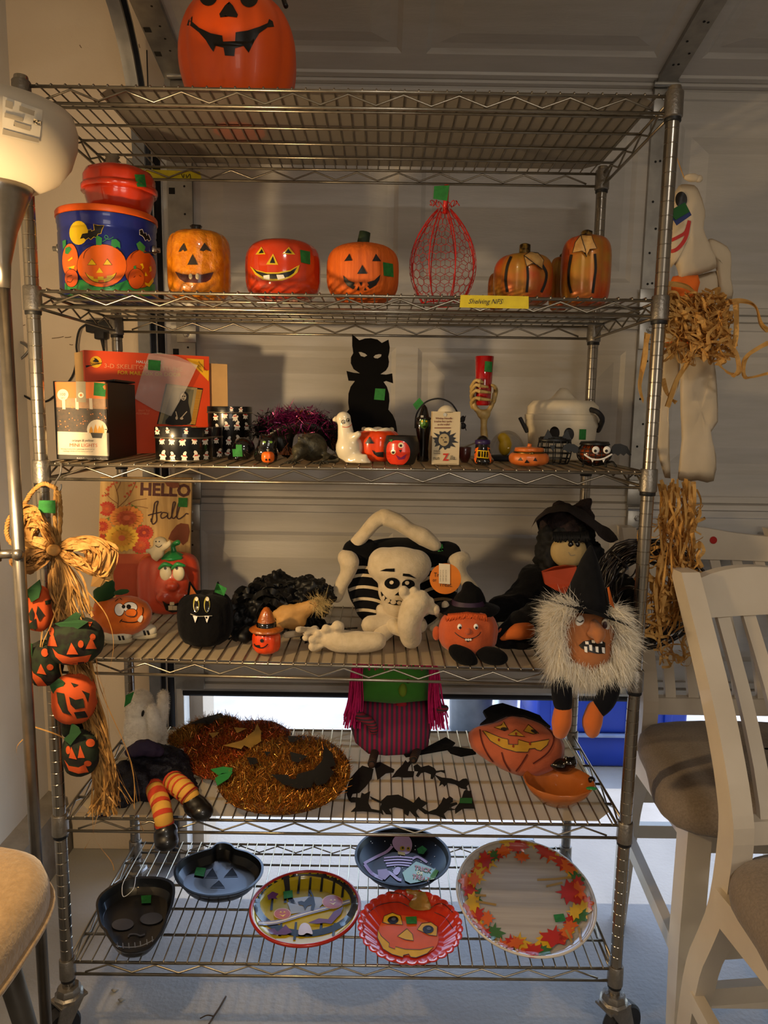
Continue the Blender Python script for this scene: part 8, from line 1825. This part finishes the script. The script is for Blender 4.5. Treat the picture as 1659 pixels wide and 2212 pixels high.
part('hanging_string', MB().tube(smoothpath([Y(1452, 300, .03), Y(1462, 340, .045), g(1478, 385)], 5), .001, 5), M_RAF, t)
# ================================================================ FLOOR LAMP
LX, LY = -.556, -.18; M_LMP = mat('brushed_nickel', '#8c857c', .3, .9, col2='#7d766d', nscale=30); M_FROST = mat('frosted_shade', '#ddd0ba', .5, col2='#d2c4ac', nscale=6, transl=.3)
t = thing('floor_lamp', 'nickel torchiere floor lamp with a frosted bowl shade and reading arm', 'lamp', (LX, LY, 0))
part('base', MB().lathe([(.13, 0), (.13, .012), (.12, .02), (.02, .026)], (LX, LY, 0), 40), M_LMP, t)
part('pole', MB().tube([(LX, LY, .02), (LX, LY, 1.64)], .0105, 16), M_LMP, t)
part('shade_holder', MB().lathe([(.011, 1.58), (.014, 1.62), (.026, 1.67), (.046, 1.72), (.055, 1.742), (.05, 1.744)], (LX, LY, 0), 32), M_LMP, t)
sh_ = part('shade', MB().lathe([(.046, 1.738), (.066, 1.741), (.094, 1.757), (.113, 1.782), (.1225, 1.810), (.1245, 1.832), (.119, 1.853), (.116, 1.853), (.1205, 1.83), (.110, 1.785), (.06, 1.744)], (LX, LY, 0), 56, capb=False, capt=False), M_FROST, t)
M_LBL = mat('label_grey_print', '#a0937e', .7)
pdecal('label', t, sh_, [(6, 208), (92, 238), (84, 312), (4, 292)], mat('label_paper', '#cfc3ae', .7), 8, .001)
pdecal('label_print', t, sh_, [[(12, 216), (28, 221), (27, 236), (11, 231)], [(42, 228), (74, 240), (73, 250), (41, 239)], [(10, 243), (50, 254), (49, 263), (9, 253)], [(72, 256), (90, 262), (88, 272), (70, 266)], [(30, 262), (66, 273), (65, 283), (29, 272)], [(6, 278), (84, 300), (83, 308), (5, 290)]], M_LBL, 8, .0016)
a0 = Vector((LX-.036, LY-.012, 1.135))
part('arm_joint', MB().tube([(LX, LY, 1.135), a0], .008, 10).ell((LX+.002, LY-.008, 1.135), .010), M_LMP, t)
part('arm_sleeve', MB().tube([a0+Vector((0, 0, -.012)), a0+Vector((-.002, 0, .055))], .011, 16), M_LMP, t)
hv = (LAMP_POS-Vector((-.06, -.02, 0)))
gp = smoothpath([a0+Vector((-.002, 0, .055)), a0+Vector((-.02, -.02, .12)), a0+Vector((-.06, -.10, .21)), a0+Vector((-.10, -.20, .26)), LAMP_POS+Vector((-.09, -.02, .04)), LAMP_POS+Vector((-.065, -.02, .01))], 10)
m = MB(); m.tube(gp, .006, 10)
for i in range(0, len(gp)): m.ell(gp[i], .0075, 8, 6)
part('gooseneck', m, M_LMP, t)
part('socket_cup', MB().lathe([(.012, -.03), (.028, -.02), (.034, .0), (.030, .0), (.02, -.016)], LAMP_POS+Vector((-.045, -.015, 0)), 20, rot=Vector((0, 0, 1)).rotation_difference(Vector((.9, .4, 0)).normalized()).to_matrix()), M_LMP, t)
part('bulb', MB().ell(LAMP_POS+Vector((-.04, -.014, 0)), (.022, .022, .022)), mat('glowing_bulb', (1, .66, .3), .4, emit=60.), t)
# ================================================================ LEFT STOOL
M_VLV = mat('beige_velvet', '#a5875f', .9, col2='#94774f', nscale=90, sheen=.5, bump=.4, bscale=160); M_LEGG = mat('dark_metal_leg', '#4a443c', .5, .3)
sx_, sy_, sr = -.635, -.46, .195; zs_ = .60
t = thing('round_stool', 'beige velvet padded stool with dark splayed legs at the lower left', 'stool', (sx_, sy_, 0))
sup = lambda a, tt: 1/((abs(math.cos(a))**3.2+abs(math.sin(a))**3.2)**(1/3.2))
part('seat_cushion', MB().lathe([(sr*.9, zs_-.03), (sr*.98, zs_-.02), (sr*1.0, zs_), (sr*1.0, zs_+.02), (sr*.965, zs_+.045), (sr*.86, zs_+.062), (sr*.5, zs_+.072), (sr*.05, zs_+.074)], (sx_, sy_, 0), 64, sup), M_VLV, t)
part('welt', MB().tube([(sx_+sr*1.008*sup(a, 0)*math.cos(a), sy_+sr*1.008*sup(a, 0)*math.sin(a), zs_-.004) for a in [2*PI*i/64 for i in range(64)]], .006, 8, closed=True), M_VLV, t)
part('seat_pan', MB().lathe([(sr*.8, zs_-.05), (sr*.9, zs_-.03)], (sx_, sy_, 0), 40, sup), M_LEGG, t)
for ax_, ay_ in ((1, 1), (1, -1), (-1, 1), (-1, -1)):
    part('leg', MB().tube([(sx_+ax_*.10, sy_+ay_*.10, zs_-.035), (sx_+ax_*.17, sy_+ay_*.17, .0)], [.020, .012], 12), M_LEGG, t)
# ================================================================ COUNTER CHAIRS
M_CHW = mat('white_chair_paint', '#d2c6b4', .45, col2='#c8bba8', nscale=8, coat=.15); M_TWD = mat('grey_brown_weave', '#8a7b6c', .95, col2='#6f6153', nscale=220, namt=.9, bump=.5, bscale=300, sheen=.2)
BACK = [(1.085, .235), (1.02, .190), (.955, .145), (.88, .095), (.81, .055), (.73, .017), (.66, .0), (.52, .010), (.43, .038), (.35, .065), (.2, .085), (0, .10)]
def bdy(z):
    for (z1, d1), (z2, d2) in zip(BACK, BACK[1:]):
        if z2 <= z <= z1: return d2+(d1-d2)*(z-z2)/(z1-z2)
    return 0
def chair(lab, ox, oy, rz, dot=None):
    """ox,oy = left rear leg at seat height; the chair faces the viewer"""
    R = Matrix.Rotation(rz, 3, 'Z'); O = Vector((ox, oy, 0)); T = lambda x, y_, z: O+R @ Vector((x, y_, z))
    W, D, s = .405, .345, .042
    t = thing('counter_chair', lab, 'chair', tuple(T(W/2, -D/2, 0)), 'white counter-height chairs at the right')
    def sweep(prof, x, w, d, nm):
        m = MB()
        for z, dy in prof:
            wob = 1-.25*max(0, (.3-z)/.3)
            for ax_, ay_ in ((-w/2, -d/2), (w/2, -d/2), (w/2, d/2), (-w/2, d/2)): m.v.append(T(x+ax_*wob, dy+ay_*wob, z))
        for i in range(len(prof)-1):
            for k_ in range(4): k2 = (k_+1) % 4; m.f.append((i*4+k_, i*4+k2, i*4+4+k2, i*4+4+k_))
        L = len(prof)*4; m.f += [(0, 3, 2, 1), (L-4, L-3, L-2, L-1)]
        return part(nm, m, M_CHW, t, False)
    for x in (0, W): sweep([(z, d) for z, d in smooth2(BACK)], x, .038, .046, 'rear_leg')
    for x in (-.022, W+.022): sweep([(.575, -D), (.3, -D), (0, -D-.005)], x, .05, .05, 'front_leg')
    m = MB(); n = 16
    for i in range(n+1):
        u = i/n; x = W*u; arch = .020*math.sin(PI*u)+.008*math.sin(2*PI*u); bow = .022*math.sin(PI*u)
        for z, dd in ((1.005, -.012), (1.065+arch, -.012), (1.065+arch, .012), (1.005, .012)): m.v.append(T(x, bdy(min(z, 1.08))+bow+dd, z))
    for i in range(n):
        for k_ in range(4): k2 = (k_+1) % 4; m.f.append((i*4+k_, i*4+k2, i*4+4+k2, i*4+4+k_))
    m.f += [(0, 3, 2, 1), (n*4, n*4+1, n*4+2, n*4+3)]
    cr_ = part('crest_rail', m, M_CHW, t, True, sharp=35)
    part('lower_back_rail', bowed(T, W, .650, .690, .012), M_CHW, t, False)
    for i in range(6):
        u = (i+1)/7; x = W*u; bow = .022*math.sin(PI*u); sweep([(z, bdy(z)*(1.0)+bow*(z-.65)/.35-.0*z) for z in (1.01, .95, .89, .83, .77, .71, .685)], x, .026, .012, 'back_slat')
    out = []
    for x, y_ in ((.02, -.005), (W-.02, -.005), (W+.055, -D*.45), (W+.045, -D-.05), (-.045, -D-.05), (-.055, -D*.45)): out.append(T(x, y_, .595))
    P = [p for p in smoothpath(out, 6, True)]
    c_ = sum(P, Vector())/len(P); m = MB(); L = len(P)
    lv = [(.97, .565), (1.0, .575), (1.01, .595), (1.0, .612), (.95, .630), (.8, .642), (.4, .648), (.02, .649)]
    for kk, z in lv: m.v += [Vector((c_.x+(p.x-c_.x)*kk, c_.y+(p.y-c_.y)*kk, z)) for p in P]
    for i in range(len(lv)-1):
        for k_ in range(L): k2 = (k_+1) % L; m.f.append((i*L+k_, i*L+L+k_, i*L+L+k2, i*L+k2))
    m.f.append(tuple(range(L))); part('seat_cushion', m, M_TWD, t)
    def bar(a, b2, w, h, nm):
        a, b2 = Vector(a), Vector(b2); d = (b2-a); n_ = Vector((-d.y, d.x, 0)).normalized()*w/2; u = Vector((0, 0, h/2)); m = MB()
        m.v = [a-n_-u, a+n_-u, a+n_+u, a-n_+u, b2-n_-u, b2+n_-u, b2+n_+u, b2-n_+u]; m.f = [(0, 1, 2, 3), (7, 6, 5, 4), (0, 4, 5, 1), (1, 5, 6, 2), (2, 6, 7, 3), (3, 7, 4, 0)]
        part(nm, m, M_CHW, t, False)
    for x in (0, W): xx = x+(-.02 if x == 0 else .02); bar(T(xx, -.0, .535), T(xx, -D, .535), .022, .06, 'apron'); bar(T(xx*.6+x*.4, .06, .29), T(xx, -D, .24), .022, .034, 'side_stretcher')
    bar(T(-.02, -D, .535), T(W+.02, -D, .535), .022, .06, 'apron'); bar(T(0, .01, .535), T(W, .01, .535), .022, .06, 'apron')
    bar(T(-.02, -D, .17), T(W+.02, -D, .17), .022, .04, 'front_stretcher'); bar(T(0, .055, .40), T(W, .055, .40), .02, .036, 'rear_stretcher'); bar(T(0, .07, .29), T(W, .07, .29), .02, .036, 'rear_stretcher')
    if dot: pdecal('red_sticker', t, cr_, circ(*dot), mat('sticker_red', '#b0180f', .6), 6, .001)
    return t
def smooth2(P):
    q_ = smoothpath([(z, d, 0) for z, d in P], 3); return [(p.x, p.y) for p in q_]
def bowed(T, W, z0_, z1_, hd):
    m = MB(); n = 8
    for i in range(n+1):
        u = i/n
        for z, dd in ((z0_, -hd), (z1_, -hd), (z1_, hd), (z0_, hd)): m.v.append(T(W*u, bdy(z)+dd, z))
    for i in range(n):
        for k_ in range(4): k2 = (k_+1) % 4; m.f.append((i*4+k_, i*4+k2, i*4+4+k2, i*4+4+k_))
    return m
chair('white slat-back counter chair with a red sticker, the farther one by the garage door', .745, .305, 0, (1541, 1167, 8))
chair('white slat-back counter chair standing nearest, at the right edge', .700, -.240, .10)
# ================================================================ OUTSIDE
bx0 = Y(1152, 1600, 1.27).x; bx1 = bx0+.62
M_BLU = mat('blue_plastic', '#1c3fb0', .4, col2='#1a3aa0', nscale=4); t = thing('blue_bin', 'blue plastic storage bin on the driveway outside the garage door', 'bin', ((bx0+bx1)/2, 1.5, -.012))
zb = -.012
part('lower_body', MB().bbox(((bx0+bx1)/2+.01, 1.5, zb+.07), (bx1-bx0-.04, .42, .14), None, .015), M_BLU, t); part('upper_body', MB().bbox(((bx0+bx1)/2, 1.5, zb+.28), (bx1-bx0-.02, .44, .27), None, .015), M_BLU, t)
part('lid', MB().bbox(((bx0+bx1)/2, 1.5, zb+.43), (bx1-bx0+.02, .48, .035), None, .008), M_BLU, t)
for i in range(4): part('rib', MB().bbox((bx0+.08+i*.15, 1.276, zb+.28), (.03, .012, .24), None, .004), M_BLU, t)
part('handle_lip', MB().bbox((bx0+.30, 1.27, zb+.145), (.34, .02, .012), None, .003), mat('blue_pale', '#8fa0c8', .4), t)
c = Z(1015, 1575, -.012); t = thing('grey_trash_can', 'grey metal trash can outside, left of the blue bin', 'trash can', (c.x, c.y, -.012))
part('can', MB().lathe([(.085, -.012), (.09, -.005), (.10, .30), (.104, .31), (.10, .315)], (c.x, c.y, 0), 32, lambda a, tt: 1+.012*math.sin(18*a)), mat('weathered_zinc', '#6f757c', .5, .5), t); part('can_lid', MB().lathe([(.106, .31), (.106, .325), (.05, .345), (.01, .35)], (c.x, c.y, 0), 32), mat('weathered_zinc', '#6f757c', .5, .5), t)
c = Z(1100, 1556, -.012); t = thing('white_planter', 'white box planter outside between trash can and blue bin', 'planter', (c.x, c.y+.1, -.012))
part('box', MB().bbox((c.x, c.y+.1, .13), (.09, .12, .284), None, .008), mat('planter_white', '#e4e4e2', .5), t); part('rim', MB().bbox((c.x, c.y+.1, .28), (.10, .13, .02), None, .004), mat('planter_white', '#e4e4e2', .5), t)
# ================================================================ FLOOR LITTER
M_TWG = mat('dry_twig', '#4a3a2a', .9)
tw = [Z(488, 2152, .004), Z(475, 2175, .004), Z(462, 2195, .003), Z(450, 2214, .003)]
o = single('dry_twig', MB().tube(smoothpath(tw, 5), .002, 6).tube(smoothpath([Z(462, 2195, .004), Z(447, 2193, .006), Z(432, 2200, .003)], 4), .0014, 5), M_TWG, 'small dry twig on the concrete floor in front of the rack', 'twig')
for i, (px_, py_) in enumerate(((248, 2142), (262, 2163))):
    c = Z(px_, py_, .0); single('leaf_scrap', wrinkle(cushion([c+Vector((.008*math.cos(a)*(1+.4*math.sin(3*a)), .006*math.sin(a), .0035)) for a in [2*PI*j/10 for j in range(10)]], (0, 0, 1), .002, 3), .001, 200), mat('leaf_litter', '#8c8474', .9), ('pale dry leaf scrap on the floor near the left caster' if i == 0 else 'darker dry leaf crumb just below the pale scrap on the floor'), 'leaf')

# ================================================================ WALL SCUFFS
M_SCF = mat('wall_scuff', '#6f5a44', .9); wbk = bpy.data.objects['wall_back']; sc_ = []
for x, y_, L_, a_ in ((165, 447, 9, .1), (175, 452, 5, .9), (152, 445, 4, .2), (28, 585, 8, 1.3), (38, 627, 6, .1), (46, 704, 9, -.3), (112, 731, 26, -.15), (140, 729, 14, -.1), (48, 1066, 6, .8), (44, 1060, 7, 1.2), (150, 744, 8, .1), (300, 95, 9, 1.3), (172, 97, 8, 1.0), (88, 1685, 3, .1)):
    sc_ += stroke([(x, y_), (x+L_*.5*math.cos(a_), y_+L_*.5*math.sin(a_)+.6), (x+L_*math.cos(a_), y_+L_*math.sin(a_))], 1.6, False, 2)
vs_, fs_ = _polys2d(sc_, 20.)
o = struct('scuff_marks', wrap(vs_, fs_, [wbk], .0006), M_SCF, wbk); o['kind'] = 'stuff'
